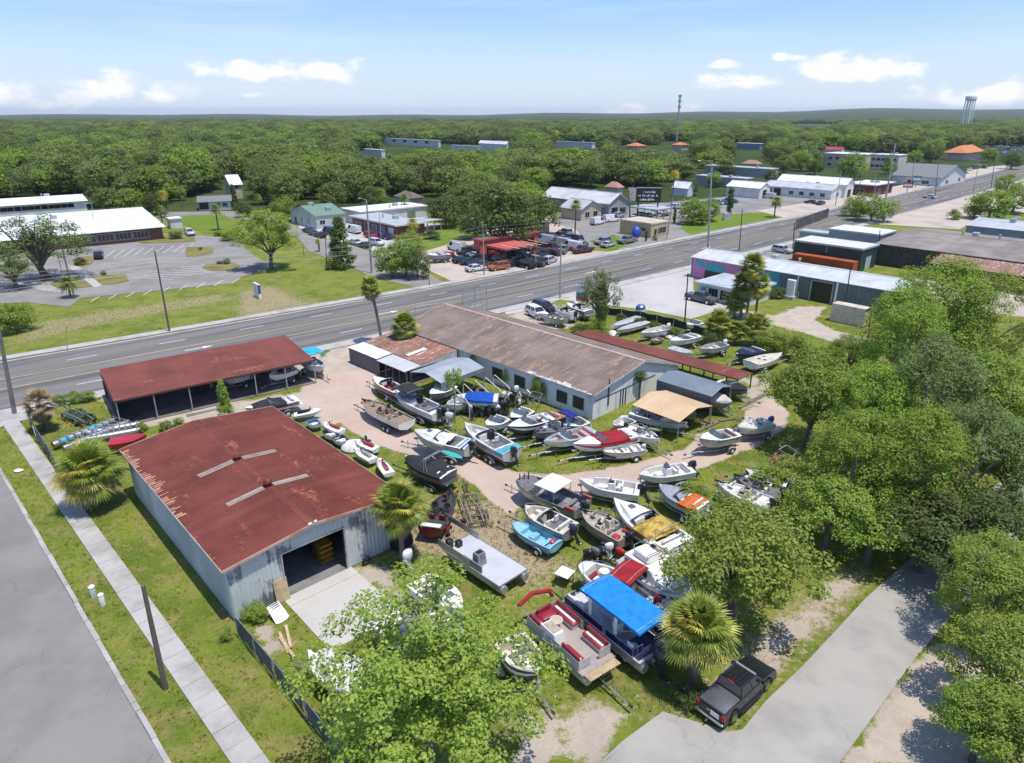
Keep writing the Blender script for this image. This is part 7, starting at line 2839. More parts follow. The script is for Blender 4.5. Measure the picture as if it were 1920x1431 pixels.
boat((975,900),(1093,950),2.7,"aluminium work boat with a flat white hard top and orange stern corners",'skiff',hull=ALUHULL,inside=CARPETG,seatm=GREYHULL,motor=BLK,axles=2,bowk=.7,square=.45,H=1.0,extra=white_top_extra,ms=1.1)
boat((984,952),(1071,992),2.3,"grey aluminium bowrider with a dark blue outboard beside the light blue skiff",'bowrider',hull=GREYHULL,inside=GELIN,seatm=VINYLW,carpet=CARPETG,motor=(.03,.04,.09),bowk=.6,H=.95)
boat((963,982),(1043,1022),1.75,"light blue flat skiff on a small trailer in the grass",'skiff',hull=P_((.18,.47,.60)),inside=M_("light_blue_deck",(.24,.50,.62),.5,0,.12,1.5),seatm=M_("light_blue_deck",(.24,.50,.62),.5),H=.6,z=.42,square=.25,bowk=.55,
     extra=lambda r,L,B,H,hb,sh,fl:MB().rbox((L*.08,0,H),.35,.5,.3,.05).build("fuel_tank",P_((.5,.05,.05)),r))
boat((1090,958),(1176,1006),2.25,"tan bass boat with red stern seats and a black outboard in the middle row",'bass',hull=P_((.30,.26,.21)),inside=GELIN,carpet=M_("beige_carpet",(.36,.32,.27),.9,0,.15,3),seatm=P_((.36,.33,.30),.6),motor=BLK,axles=1,bowk=.5,H=.9,
     extra=lambda r,L,B,H,hb,sh,fl:[MB().rbox((L*.12,s*B*.27,H-.12),.6,.55,.2,.05).build("jump_seat",P_((.5,.03,.03),.5),r) for s in (-1,1)])
boat((847,921),(806,990),2.1,"black and dark red bass boat with its bow toward the track beside the shed palm",'bass',hull=P_((.13,.012,.018),.25),inside=M_("charcoal_carpet",(.055,.05,.052),.95,0,.2,3),carpet=M_("charcoal_carpet",(.055,.05,.052),.95,0,.2,3),seatm=P_((.14,.02,.025),.5),H=.85,tcol=P_((.20,.02,.03)),axles=1,
     extra=lambda r,L,B,H,hb,sh,fl:MB().box(.05,.5,-B*.38,B*.38,H+.03,H+.10).build("stern_lid",GEL,r))
def ski_extra(r,L,B,H,hb,sh,fl):
	tw=MB()
	for dx in (0,.35):
		tw.tube([(L*.30+dx,-B*.48,H),(L*.36+dx*.5,-B*.44,H+1.25),(L*.36+dx*.5,B*.40,H+1.25),(L*.30+dx,B*.48,H)],.045,6)
	tw.build("tower",ALU,r)
	b=MB()
	ring=[]
	for i in range(9):
		t=i/8
		cy=-B*.72
		w=.36*math.sin(math.pi*min(1,max(.02,t))) ** .45
		ring.append([(L*.22-1.25+2.5*t,cy-w,H+.87),(L*.22-1.25+2.5*t,cy,H+.82),(L*.22-1.25+2.5*t,cy+w,H+.87),(L*.22-1.25+2.5*t,cy,H+.91)])
	b.loft(ring)
	o=b.build("paddle_board",M_("teal_board",(.05,.42,.38),.5,0,.12,2,col2=(.03,.34,.33)),None)
	# the board is racked on the tower, a thing of its own
	o.matrix_world=Matrix.Translation(r.location) @ Matrix.Rotation(r.rotation_euler.z,4,'Z')
	tag(o,"teal paddle board racked beside the tower of the black covered boat","paddle board")
	k=MB()
	k.tube([(L*.40,-B*.42,H+1.26),(L*.28,-B*.75,H+.81)],.03,5)
	k.tube([(L*.34,-B*.42,H+1.26),(L*.20,-B*.75,H+.81)],.03,5)
	k.build("board_rack",ALU,r)
boat((760,859),(842,889),2.4,"wakeboard boat under a black cover with a pale tower by the shed palm",'runabout',hull=P_((.07,.072,.078)),cover=(BLKCLOTH,.03,.97,(.3,.25,.12)),coverpk=.5,H=1.1,axles=2,extra=ski_extra,tcol=STEELB)
# --- pontoons
def barge_extra(r,L,B,zf):
	console_part(r,L*.46,zf,GREYHULL,.8,.95,B*.22,False)
	MB().rbox((L*.9,B*.1,zf),.45,.5,.45,.05).build("pedestal_seat",BLACKP,r)
	MB().rbox((L*.96,B*.32,zf),.5,.5,.7,.06).build("stern_seat",BLACKP,r)
	b=MB()
	b.box(L*.30,L*.62,B*.44,B*.47,zf+.02,zf+.55)
	b.build("folded_rail",GREYHULL,r)
pontoon((856,1016),(962,1084),2.75,"long flat grey-decked aluminium barge with a small console beside the near tree",deckm=M_("grey_deck",(.47,.48,.51),.7,0,.06,.5),console=False,motor=None,rails=False,trailer=False,z=.7,
		fence_segs=((((5.0,-1.33),(9.0,-1.33),.5,ALUHULL)),(((3.0,1.33),(6.5,1.33),.55,ALUHULL))),extra=barge_extra)
RDECK=M_("beige_deck",(.36,.31,.27),.8,0,.1,1)
PANELW=M_("silver_fence_panel",(.52,.52,.51),.4,.3,.1,1)
def red_pont(r,L,B,zf):
	f=MB()
	f.tube([(L+.55,-B*.5,zf+.85),(L+.80,0,zf+1.05),(L+.55,B*.5,zf+.85)],.14,8)
	f.tube([(L+.55,-B*.5,zf+.85),(L+.35,-B*.52,zf+.5)],.16,8)
	f.build("furled_canopy",cloth((.33,.025,.03)),r,smooth=True)
	q=MB()
	for s in (-1,1):
		q.tube([(L*.80,s*B*.49,zf+.6),(L+.55,s*B*.5,zf+.85)],.022,5)
	q.build("canopy_frame",GALV,r)
	tb=MB()
	tb.tube([(L*.70,0,zf),(L*.70,0,zf+.62)],.05,8)
	tb.tube([(L*.70,0,zf+.60),(L*.70,0,zf+.66)],.42,14)
	tb.build("table",CREAMW,r)
	MB().box(-.62,-.02,-B*.46,B*.46,.37,.43).build("swim_deck",LUMBER,r)
	ld=MB()
	for s in (-.3,.25):
		ld.tube([(-.6,s,.45),(-.95,s,-.35)],.025,5)
	for k in range(4):
		ld.tube([(-.65-k*.09,-.3,.3-k*.2),(-.65-k*.09,.25,.3-k*.2)],.02,4)
	ld.build("ladder",STEELB,r)
	cons=MB()
	cons.taper((L*.60,B*.30,zf),1.5,.9,.85,.85,.8)
	o=cons.build("helm_console",GEL,r,bevel=.05)
	MB().taper((L*.60,B*.30,zf+.853),1.0,.6,.04).build("dash_panel",TANVIN,o)
A_,B_=Vector(G(1122,1250,1.1)),Vector(G(1012,1152,1.1))
Lr=(A_-B_).length
pontoon((1012,1152),(1122,1250),2.55,"pontoon boat with dark red seats and beige deck beside the blue-canopied boat",deckm=RDECK,console=False,tongue_bow=False,z=.8,tongue=2.6,
		fence_segs=((((.35,1.24),(Lr*.58,1.24),.62,PANELW)),(((Lr*.66,1.24),(Lr*.95,1.24),.62,PANELW)),(((.35,-1.24),(Lr*.40,-1.24),.62,PANELW)),(((Lr*.5,-1.24),(Lr*.95,-1.24),.62,PANELW)),(((Lr*.95,-1.24),(Lr*.95,1.24),.62,PANELW)),(((.35,.35),(.35,1.24),.62,PANELW)),(((.35,-1.24),(.35,-.35),.62,PANELW))),
		seats=((.45,2.0,.62,1.18,.43,.5,MARON,PANELW,'+y'),(.5,2.2,-1.18,-.62,.43,.5,MARON,PANELW,'-y'),(Lr*.55,Lr*.93,-1.18,-.60,.43,.5,MARON,PANELW,'-y'),(Lr*.80,Lr*.94,-.58,.56,.43,.5,MARON,PANELW,'+x'),(Lr*.74,Lr*.93,.60,1.18,.43,.5,MARON,PANELW,'+y')),
		extra=red_pont)
A_,B_=Vector(G(1080,1114,1.2)),Vector(G(1226,1228,1.2))
Lb=(A_-B_).length
BLUEP=P_((.012,.014,.10),.25)
def blue_pont(r,L,B,zf):
	h=MB()
	h.taper((L*.55,-B*.16,zf),1.6,.9,.95,.9,.8)
	h.build("helm_console",GEL,r,bevel=.05)
	h=MB()
	h.loft([[(L*.62,-B*.4,zf+.9),(L*.66,0,zf+.9)],[(L*.60,-B*.38,zf+1.5),(L*.63,0,zf+1.5)]],closed=False)
	h.build("windscreen",SCREEN,r)
	d=MB()
	d.box(L*.02,L*.24,-B*.44,B*.44,zf+.001,zf+.03)
	d.build("floor_mat",P_((.015,.02,.07),.8),r)
	for s in (-1,1):
		MB().rbox((L*.36,s*B*.22,zf+.2),.6,.6,.75,.08).build("captain_seat",GEL,r)
	for x in (.3,.62):
		for s in (-1,1):
			MB().box(L*x-.12,L*x+.12,s*B*.47-.03,s*B*.47+.03,zf+.62,zf+1.95).build("canopy_pillar",GEL,r)
	st=MB()
	for s in (-1,1):
		st.box(.4,L*.95,s*B*.5+s*.02-.012,s*B*.5+s*.02+.012,zf+.08,zf+.14)
	st.build("white_pinstripe",GEL,r)
	g=MB()
	for k in range(3):
		g.tube([(-.3-k*.16,-.8,.1),(-.35-k*.16,.8,.1)],.03,4)
	g.build("stern_ladder",STEELB,r)
pontoon((1080,1114),(1226,1228),2.6,"large navy-sided pontoon boat under a bright blue canopy at the end of the row",deckm=M_("pale_deck",(.50,.50,.49),.7,0,.1,1),console=False,motor=(.035,.045,.06),ms=1.35,tubes=3,z=.85,
		fence_segs=((((.5,1.31),(Lb*.4,1.31),.62,BLUEP)),(((Lb*.44,1.31),(Lb*.95,1.31),.62,BLUEP)),(((.5,-1.31),(Lb*.3,-1.31),.62,BLUEP)),(((Lb*.34,-1.31),(Lb*.62,-1.31),.62,BLUEP)),(((Lb*.66,-1.31),(Lb*.95,-1.31),.62,BLUEP)),(((Lb*.95,-1.31),(Lb*.95,-.4),.62,BLUEP)),(((Lb*.95,.4),(Lb*.95,1.31),.62,BLUEP)),(((.5,-1.31),(.5,-.5),.62,BLUEP)),(((.5,.5),(.5,1.31),.62,BLUEP))),
		seats=((Lb*.70,Lb*.93,.66,1.24,.43,.5,VINYLW,GEL,'+y'),(Lb*.70,Lb*.93,-1.24,-.66,.43,.5,VINYLW,GEL,'-y'),(.6,Lb*.16,.6,1.24,.43,.5,VINYLW,GEL,'+y')),
		canopy=(SKYCLOTH,.02,.76,2.5),extra=blue_pont)
def deckboat_extra(r,L,B,H,hb,sh,fl):
	canopy_part(r,L*.30,L*.55,B*.92,H,H+1.5,REDCLOTH,frame=GALV)
	b=MB()
	b.rbox((L*.80,B*.18,H),.28,.9,.3,.06)
	b.build("bow_cushion",MARON,r)
	MB().rbox((L*.10,-B*.1,H*.9),.5,.45,.55,.07).build("stern_seat",MARON,r)
	t=MB()
	t.tube([(L*.72,-.1,H),(L*.72,-.1,H+.45)],.05,6)
	t.tube([(L*.72,-.1,H+.42),(L*.72,-.1,H+.48)],.36,12)
	t.build("table",GEL,r)
boat((1090,1062),(1246,1140),2.6,"white deck boat under a dark red square canopy behind the blue canopied pontoon",'bowrider',seatm=GELIN,carpet=GELIN,bowk=.62,square=.3,H=1.1,extra=deckboat_extra,axles=2)
def cruiser_extra(r,L,B,H,hb,sh,fl):
	c=MB()
	c.loft([[(x,-w,H),(x,-w*.94,zt),(x,0,zt+.08),(x,w*.94,zt),(x,w,H)] for x,w,zt in ((L*.10,B*.42,H+.9),(L*.52,B*.42,H+.95),(L*.60,B*.40,H+.45),(L*.80,B*.26,H+.25))],closed=False)
	c.f=[f[::-1] for f in c.f]
	c.f.append((0,1,2,3,4))
	c.build("cabin",GEL,r)
	for s in (-1,1):
		for k in range(5):
			x=L*(.13+.075*k)
			MB().box(x,x+L*.055,s*B*.424-.012,s*B*.424+.012,H+.3,H+.72).build("cabin_window",GLASS,r)
	f=MB()
	f.rbox((L*.30,0,H+.98),L*.26,B*.6,.5,.08,.9,.8)
	f.build("flybridge",GEL,r)
	q=MB()
	q.tube([(L*.2,-B*.3,H+1.4),(L*.2,-B*.3,H+1.85),(L*.2,B*.3,H+1.85),(L*.2,B*.3,H+1.4)],.03,5)
	q.tube([(L*.42,-B*.3,H+1.3),(L*.42,-B*.3,H+1.7),(L*.42,B*.3,H+1.7),(L*.42,B*.3,H+1.3)],.03,5)
	q.build("rail",CHROME,r)
	for k in range(4):
		MB().rbox((L*(.18+.06*k),rnd.uniform(-.5,.5),H+1.5),.5,.3,.12,.03).build("deck_clutter",(TANVIN,GELIN,BLACKP,LUMBER)[k],r)
boat((1300,1126),(1182,1040),2.9,"old white cabin cruiser with a row of side windows half hidden by the tree",'decked',stripe=P_((.05,.06,.12)),H=1.5,z=.6,extra=cruiser_extra,axles=2,bowk=.5)
boat((1010,1268),(955,1196),2.3,"white fishing boat with its bow showing beneath the near tree",'console',H=1.1,axles=1,hull=P_((.05,.05,.055)),stripe=GEL)
boat((578,1226),(690,1282),2.3,"white-covered boat with a dark red hull side by the screened fence",'runabout',hull=P_((.28,.02,.025)),cover=(WHITECLOTH,.12,.86),coverpk=.4,H=1.1)
boat((800,1205),(722,1158),2.3,"white boat under a dark blue cover hidden in the near tree",'runabout',cover=(cloth((.02,.05,.17)),.35,.92),coverpk=.35,H=1.1)
boat((868,1145),(786,1085),2.3,"white motorboat hidden in the crown of the near tree beside the barge",'cuddy',H=1.1)
boat((870,1215),(800,1150),2.2,"white open boat deeper under the near tree",'bowrider',H=1.0)
# --- right hand group by the big trees
boat((1344,905),(1446,944),2.2,"white bass boat in the right group nearest the round tree",'bass',motor=BLK,carpet=GELIN,axles=1,H=.9)
boat((1376,893),(1466,925),2.2,"dark grey bass boat with white rub rails in the right group",'bass',hull=P_((.08,.085,.10)),inside=CARPETG,carpet=CARPETG,motor=BLK,H=.9)
boat((1398,884),(1478,905),2.1,"dark blue fishing boat farthest back in the right group",'console',hull=P_((.05,.06,.10)),motor=WHT,H=.9)
# --- behind the workshop
boat((1144,614),(1199,594),1.7,"long narrow white hull lying in the grass behind the workshop tree",'decked',H=.7,z=.3,trailer=False)
boat((1156,621),(1213,603),1.7,"second long narrow white hull beside the first behind the workshop",'decked',hull=GELIN,H=.7,z=.3,trailer=False)
boat((1202,626),(1252,613),2.0,"white skiff with a white outboard behind the red lean-to",'skiff',motor=WHT,H=.85,z=.4)
boat((1256,641),(1306,628),2.1,"white runabout on a trailer in the middle of the back grass",'runabout',H=.95)
boat((1313,656),(1358,644),2.1,"cream open skiff near the yellow-skirted palms",'skiff',hull=P_((.62,.60,.50)),motor=WHT,H=.8)
boat((1300,664),(1258,651),1.8,"white catamaran hull close behind the red lean-to roof",'decked',H=.7,z=.3,trailer=False)
boat((1380,666),(1424,654),2.3,"round boat under a navy cover near the back hedge",'runabout',hull=P_((.12,.12,.10)),cover=(NAVYCLOTH,.05,.97),coverpk=.3)
boat((1466,664),(1407,680),2.6,"white decked sailboat with black hatches beside the navy covered boat",'decked',bowk=.3,H=.9,z=.5,
     extra=lambda r,L,B,H,hb,sh,fl:[MB().rbox((L*x,y,H+.08),.4,.4,.06,.02).build("hatch",BLACKP,r) for x,y in ((.3,.2),(.5,.3),(.35,-.5),(.55,-.35),(.72,0))])
boat((1222,640),(1240,634),1.3,"small round tan dinghy in the back grass",'skiff',hull=TANVIN,inside=TANVIN,seatm=TANVIN,H=.5,z=.1,trailer=False,square=.5)
boat((1010,590),(1062,598),1.8,"aluminium boat with its bow beside the white suv behind the workshop",'jon',hull=ALUHULL,inside=ALUHULL,seatm=GELIN,H=.8)
boat((1040,577),(1078,589),2.0,"white and black motorboat behind the aluminium boat at the road corner",'bowrider',motor=BLK,H=.95)
boat((1062,570),(1104,583),2.2,"grey and white boat stacked at the foot of the striped yard sign",'runabout',hull=GREYHULL,H=1.1)
boat((1075,566),(1112,575),2.0,"white boat farthest back at the foot of the striped yard sign",'console',motor=WHT,H=.95)
boat((1288,610),(1312,604),1.9,"white boat beside the dark overgrown fence",'runabout',H=.8,z=.4)
# --- left side and around the long shed
boat((460,768),(556,746),2.2,"white and maroon ski boat under a black cover beside the small tree",'runabout',stripe=P_(RED),cover=(BLKCLOTH,.25,.88),coverpk=.45,hull=GEL)
boat((605,690),(575,672),2.3,"white boat under a turquoise canopy at the end of the open shed",'console',canopy=(TURQCLOTH,.10,.75,2.6),motor=(.03,.05,.12),H=1.0)
boat((505,706),(548,690),2.1,"white motorboat parked inside the right end of the open shed",'runabout',H=.95)
boat((420,712),(460,700),2.0,"white covered boat in the shade of the open shed",'runabout',cover=(WHITECLOTH,.1,.95),coverpk=.4)
pontoon((232,782),(112,830),2.3,"stripped aluminium pontoon with teal patches beside the yellow-green palm",deckm=ALUHULL,bare=True,console=False,trailer=False,z=.55,
		extra=lambda r,L,B,zf:[MB().loft([[(x,B*.37+.36*math.cos(a),.36*math.sin(a)) for a in [i*math.pi/6 for i in range(7)]] for x in (x0,x0+.9)],closed=False).build("teal_band",P_((.06,.42,.50)),r) for x0 in (.5,L*.52)])
pontoon((262,795),(165,812),2.2,"second stripped aluminium pontoon frame against the shed end",deckm=ALU,bare=True,console=False,trailer=False,z=.5,motor=(.3,.3,.3),ms=.8)
boat((275,818),(205,828),2.0,"red hulled boat behind the shed roof corner",'decked',hull=P_((.40,.02,.03)),inside=P_((.42,.025,.035)),H=.9,trailer=False,z=.4)
# --- personal watercraft and dinghies along the shed's right side
jetski(G(642,812,.5),R(150),"white jet ski with a dark red seat on the sand by the shed roof")
jetski(G(706,846,.5),R(150),"white jet ski with a red seat and blue windshield near the black covered boat",c2=P_((.32,.02,.03)))
jetski(G(730,892,.5),R(120),"white and maroon jet ski tight under the shed eave",c2=P_((.22,.02,.03)))
jetski(G(700,866,.5),R(140),"white jet ski half hidden by the shed roof edge",c2=P_((.3,.3,.32)))
jetski(G(552,782,.5),R(20),"white jet ski with black handlebars at the back corner of the shed",c2=BLACKP)
boat((596,800),(583,788),1.3,"small blue and white dinghy peeking over the shed roof edge",'skiff',hull=GEL,inside=P_((.08,.18,.32)),H=.5,z=.1,trailer=False,square=.4)
boat((632,822),(612,806),1.4,"small black and white dinghy at the shed roof edge",'skiff',hull=GEL,inside=P_((.05,.05,.06)),H=.5,z=.1,trailer=False,square=.4)
boat((650,832),(632,818),1.4,"small navy-decked dinghy next to the white dome",'skiff',hull=GEL,inside=P_((.04,.07,.16)),H=.5,z=.1,trailer=False,square=.4)
x_,y_=G(664,842)
tag(MB().blob((0,0,.2),1.3,1.1,.75,12,6).build("plastic_shell",GEL,smooth=True),"white moulded plastic shell lying between the jet skis","shell").location=(x_,y_,0)
x_,y_=G(692,836)
t=thing("office_chair","black office chair standing among the jet skis","chair",(x_,y_,0),.6)
MB().rbox((0,0,.5),.5,.5,.1,.03).build("seat",BLACKP,t)
MB().rbox((-.25,0,.6),.1,.5,.6,.03).build("backrest",BLACKP,t)
MB().tube([(0,0,.05),(0,0,.5)],.04,6).build("stem",STEELB,t)
# empty trailers
def empty_trailer(tongue,tail,label,col,w=1.4,wood=False):
	a,b=Vector(G(*tongue,.4)),Vector(G(*tail,.4))
	d=a-b
	L=d.length
	t=trailer_for(label,(b.x,b.y,0),math.atan2(d.y,d.x),L*.78,w,.55,1,col,"empty boat trailers",L*.22)
	cr=MB()
	for k in range(6):
		x=L*.06+L*.12*k
		cr.box(x-.05,x+.05,-w*.42,w*.42,.47,.55)
	for s in (-1,1):
		cr.box(0,L*.7,s*w*.42-.05,s*w*.42+.05,.47,.58)
	cr.build("cross_frame",WOODG if wood else col,t)
	return t
empty_trailer((869,905),(897,985),"empty dark rusty boat trailer on the grass beside the black and red bass boat",M_("rusty_steel",(.10,.085,.055),.8,.2,.3,2,col2=(.17,.12,.07)),1.9,True)
empty_trailer((176,795),(128,772),"empty green boat trailer on the lawn by the open shed",P_((.05,.10,.06),.6),1.9)
empty_trailer((122,765),(168,792),"dark green twin trailer beside the green one on the lawn",P_((.03,.07,.05),.6),1.8)
empty_trailer((1438,878),(1480,858),"rust coloured trailer frame in the shade right of the pink track",M_("rust_frame",(.30,.15,.07),.8,0,.2,2),1.8)
# bent tower tubes, tubular frames
def tube_frame(u,v,label,rz,s=1.0,name="tube_frame"):
	x,y=G(u,v)
	t=thing(name,label,"metal frame",(x,y,0),rz,"bent aluminium frames")
	b=MB()
	for k in (-1,1):
		b.tube([(0,k*.9*s,0),(.2*s,k*.85*s,1.2*s),(.9*s,k*.7*s,1.6*s),(1.7*s,k*.8*s,.9*s),(1.9*s,k*.9*s,.1)],.045,5)
	b.tube([(.2*s,-.85*s,1.2*s),(.2*s,.85*s,1.2*s)],.04,5)
	b.tube([(.9*s,-.7*s,1.6*s),(.9*s,.7*s,1.6*s)],.04,5)
	b.tube([(1.7*s,-.8*s,.9*s),(1.7*s,.8*s,.9*s)],.04,5)
	b.build("tube",ALU,t)
	return t
tube_frame(1466,872,"bent aluminium tower frame in the shade by the trees",.4,1.0)
tube_frame(1000,762,"pile of bent pale frames below the workshop windows",1.0,.9)
tube_frame(988,756,"second bent pale frame beside the vine-covered wall",2.2,.8)
tube_frame(1012,768,"low white bent frame nearest the workshop windows",3.0,.7)
# boat-lift arches by the pale carport
for i,(a,b) in enumerate((((853,728),(880,760)),((868,720),(903,752)),((888,713),(920,742)),((908,708),(940,736)),((925,703),(956,730)))):
	p,q=Vector(G(*a,2.4)),Vector(G(*b,1.9))
	t=thing("bent_hoop",("white tubular hoop, nearest the skinny tree","white tubular hoop over the royal blue covers","middle one of the five white tubular hoops by the carport","white tubular hoop, second from the workshop wall","white tubular hoop, closest to the workshop wall")[i],"hoop",(p.x,p.y,0),0,"white tubular hoops by the pale carport")
	d=q-p
	MB().tube([(0,0,0),(0,0,2.3),(d.x*.08,d.y*.08,2.5),(d.x*.92,d.y*.92,2.1),(d.x,d.y,1.9),(d.x,d.y,0)],.045,6).build("tube",VINYLW,t)
# outboards on stands
def stand_motor(u,v,col,label,rz,s=1.0,group="outboard motors on stands"):
	x,y=G(u,v)
	t=thing("outboard_on_stand",label,"outboard motor",(x,y,0),rz,group)
	b=MB()
	for k in (-1,1):
		b.tube([(.5,k*.35,0),(0,k*.12,1.0*s)],.035,5)
		b.tube([(-.4,k*.35,0),(0,k*.12,.8*s)],.03,5)
	b.box(-.03,.08,-.25,.25,.75*s,1.05*s)
	b.build("stand",STEELB,t)
	outboard(t,-.04,0,1.0*s,col,s,rnd.uniform(0,.25))
	return t
mots=[(893,765,BLK),(905,772,BLK),(918,776,GRY),(930,768,BLK),(942,760,WHT),(950,772,BLK),(900,782,GRY),(915,786,BLK),(928,782,WHT),(940,781,BLK),(880,780,WHT),(955,764,BLK),(890,775,BLK),(965,752,WHT),(970,766,GRY)]
MW=["black outboard on a stand in the tangle of motors below the royal blue boat","grey outboard on a stand among the black ones below the royal blue boat","white-cowled outboard on a stand among the dark motors by the workshop"]
for i,(u,v,c) in enumerate(mots):
	stand_motor(u,v,c,MW[0 if c == BLK else (1 if c == GRY else 2)],R(rnd.uniform(100,260)),rnd.uniform(.85,1.1))
for i,(u,v,c,lb) in enumerate(((1094,1066,BLK,"black outboard lying in the tangle at the bow of the red-canopied boat"),(1106,1060,GRY,"grey outboard in the tangle at the bow of the red-canopied boat"),(1118,1058,BLK,"second black outboard at the bow of the red-canopied boat"),(1134,1056,WHT,"white-topped outboard right of the black tangle"),(1152,1060,(.45,.03,.03),"red outboard behind the red-canopied deck boat"))):
	stand_motor(u,v,c,lb,R(rnd.uniform(140,220)),1.0,None)
stand_motor(760,1082,WHT,"big white outboard on a stand beside the shed palm",R(240),1.25,None)
stand_motor(836,806,(.55,.56,.57),"pale grey wrapped outboard on the grass by the skinny tree",R(200),1.2,None)
for k in range(6):
	u,v=(262+k*26,745-k*4)
	p=opsh_pt(OPW*(.40+.075*k),OPD*(.45+.1*(k % 3)))
	t=thing("outboard_on_stand","motor on a stand in the shade under the open shed roof","outboard motor",(p[0],p[1],0),R(250),"motors stored under the open shed")
	b=MB()
	for q in (-1,1):
		b.tube([(.5,q*.35,0),(0,q*.12,1.0)],.035,5)
		b.tube([(-.4,q*.35,0),(0,q*.12,.8)],.03,5)
	b.build("stand",STEELB,t)
	outboard(t,-.04,0,1.0,(GRY,WHT,BLK)[k % 3],1.0,.2)
for i in range(16):
	u,v=884+(i*37 % 103),752+(i*23 % 41)
	c=(BLK,GRY,BLK,WHT,BLK)[i % 5]
	stand_motor(u,v,c,MW[0 if c == BLK else (1 if c == GRY else 2)],R(rnd.uniform(0,360)),rnd.uniform(.75,1.05))
# small things
x_,y_=G(1058,1092)
t=thing("side_table","small white square table on the grass by the red-canopied boat","table",(x_,y_,0),R(-35))
MB().rbox((0,0,.82),1.1,1.1,.07,.02).build("tabletop",GEL,t)
for a in (-1,1):
	for b_ in (-1,1):
		MB().box(a*.45-.03,a*.45+.03,b_*.45-.03,b_*.45+.03,0,.819).build("leg",STEELB,t)
p=shed_pt(8.1,2.2)
t=thing("yellow_rack","yellow slatted rack standing just inside the shed bay","rack",(p[0],p[1],0),SHU)
YEL=M_("yellow_rack_paint",(.50,.27,.02),.5,0,.15,2)
for k in range(4):
	MB().taper((-.55,0,.12+k*.45),.9,1.2,.14,1.15,1.1).build("tray",YEL,t)
for a in (-1,1):
	MB().tube([(-.55+a*.4,.4,0),(-.55+a*.4,.4,2.0)],.05,5).build("upright",STEELB,t)
p=shed_pt(9.6,-.45)
t=thing("tyre","loose black tyre leaning on the shed front right of the bay","tyre",(p[0],p[1],.36),SHU)
MB().tube([(.26*math.cos(a),.02,.26*math.sin(a)) for a in [i*2*math.pi/14 for i in range(15)]],.11,7,cap=False).build("tread",RUBBER,t,smooth=True)
p=shed_pt(3.25,-.25)
tag(MB().taper((0,0,0),.95,.06,1.7,1,1,0,.28).build("plywood_sheet",LUMBER),"light plywood sheet leaning beside the shed bay","board")
o=bpy.data.objects["plywood_sheet"]
o.location=(p[0],p[1],.0)
o.rotation_euler=(0,0,SHU)
p=shed_pt(2.3,-1.6)
t=thing("boat_hood","white moulded cover leaning against the shed front","cover",(p[0],p[1],0),SHU+.15)
t.scale=(.72,.72,.72)
MB().loft([[(-.7,-.5,.05),(-.3,-.7,.05),(.3,-.7,.05),(.7,-.5,.05)],[(-.65,.35,.75),(-.3,.3,.85),(.3,.3,.85),(.65,.35,.75)],[(-.6,.9,1.1),(-.3,.9,1.15),(.3,.9,1.15),(.6,.9,1.1)]],closed=False).build("shell",GEL,t,smooth=True)
for k in range(3):
	MB().box(-.45,.45,.42+k*.16,.50+k*.16,.93+k*.10,.96+k*.10).build("vent_slot",BLACKP,t)
for i,(u,v,a) in enumerate(((532,1205,62),(538,1215,70),(541,1196,55))):
	x_,y_=G(u,v)
	o=MB().box(-1.1,1.1,-.09,.09,.02+.05*i,.07+.05*i).build("plank",LUMBER)
	o.location=(x_,y_,0)
	o.rotation_euler=(0,0,R(a+60))
	tag(o,("long pale plank lying by the screened fence","second plank of the pile by the screened fence","shortest plank by the small shrub")[i],"plank","planks by the screened fence")
for i,(u,v,a,L_) in enumerate(((1330,800,40,4.0),(1352,790,20,3.4),(1408,755,42,5.0),(1414,750,42,4.4),(1320,790,130,2.4))):
	x_,y_=G(u,v)
	o=MB().box(-L_/2,L_/2,-.12,.12,.02,.14).build("timber_beam",WOODG)
	o.location=(x_,y_,0)
	o.rotation_euler=(0,0,R(a))
	tag(o,("grey timber beam on the ground right of the tan carport","shorter grey beam near the wrapped boat","long pale beam by the covered boat at the lean-to","second long beam beside it at the lean-to","short crosswise beam right of the tan carport")[i],"beam","loose timbers by the carports")
x_,y_=G(1238,800)
for i,(u,v,lb) in enumerate(((1172,792,"cream plastic shell in the weeds left of the tan carport"),(1255,632,"grey flat hull part in the back grass"),(1150,628,"pale flat panel in the grass behind the red lean-to"))):
	x_,y_=G(u,v)
	o=MB().rbox((0,0,0),2.2,1.3,.45,.12,.8,.8).build("hull_part",GELIN,smooth=True)
	o.location=(x_,y_,.02)
	o.rotation_euler=(0,0,rnd.uniform(0,3))
	tag(o,lb,"hull part","loose hull parts")
x_,y_=G(752,1022)
t=thing("covered_grill","dark covered object with grey rags in the palm shade beside the shed","covered equipment",(x_,y_,0),SHU)
MB().rbox((0,0,0),1.8,1.4,1.1,.2,.9,.85).build("cover",BLKCLOTH,t,smooth=True)
b=MB()
b.rbox((.1,-.1,1.08),1.1,.7,.08,.03)
b.build("rag",GREYCLOTH,t)
x_,y_=G(1198,578)
t=thing("blue_tank","blue and white tank standing above the back fence","tank",(*G(1200,596),0),.3)
MB().tube([(0,0,0),(0,0,1.9),(0,0,2.2)],[.8,.8,.5],12).build("body",P_((.07,.13,.32)),t)
MB().tube([(0,0,1.2),(0,0,1.5)],.815,12).build("band",GEL,t)
x_,y_=G(558,708)
tag(MB().rbox((0,0,0),.9,.7,.8,.05).build("cooler_box",GEL),"white box at the right post of the open shed","box").location=(x_,y_,0)
x_,y_=G(548,712)
tag(MB().rbox((0,0,0),.6,.5,.5,.04).build("cooler_box",GELIN),"smaller cream box beside the white box at the open shed","box").location=(x_,y_,0)
x_,y_=G(820,702)
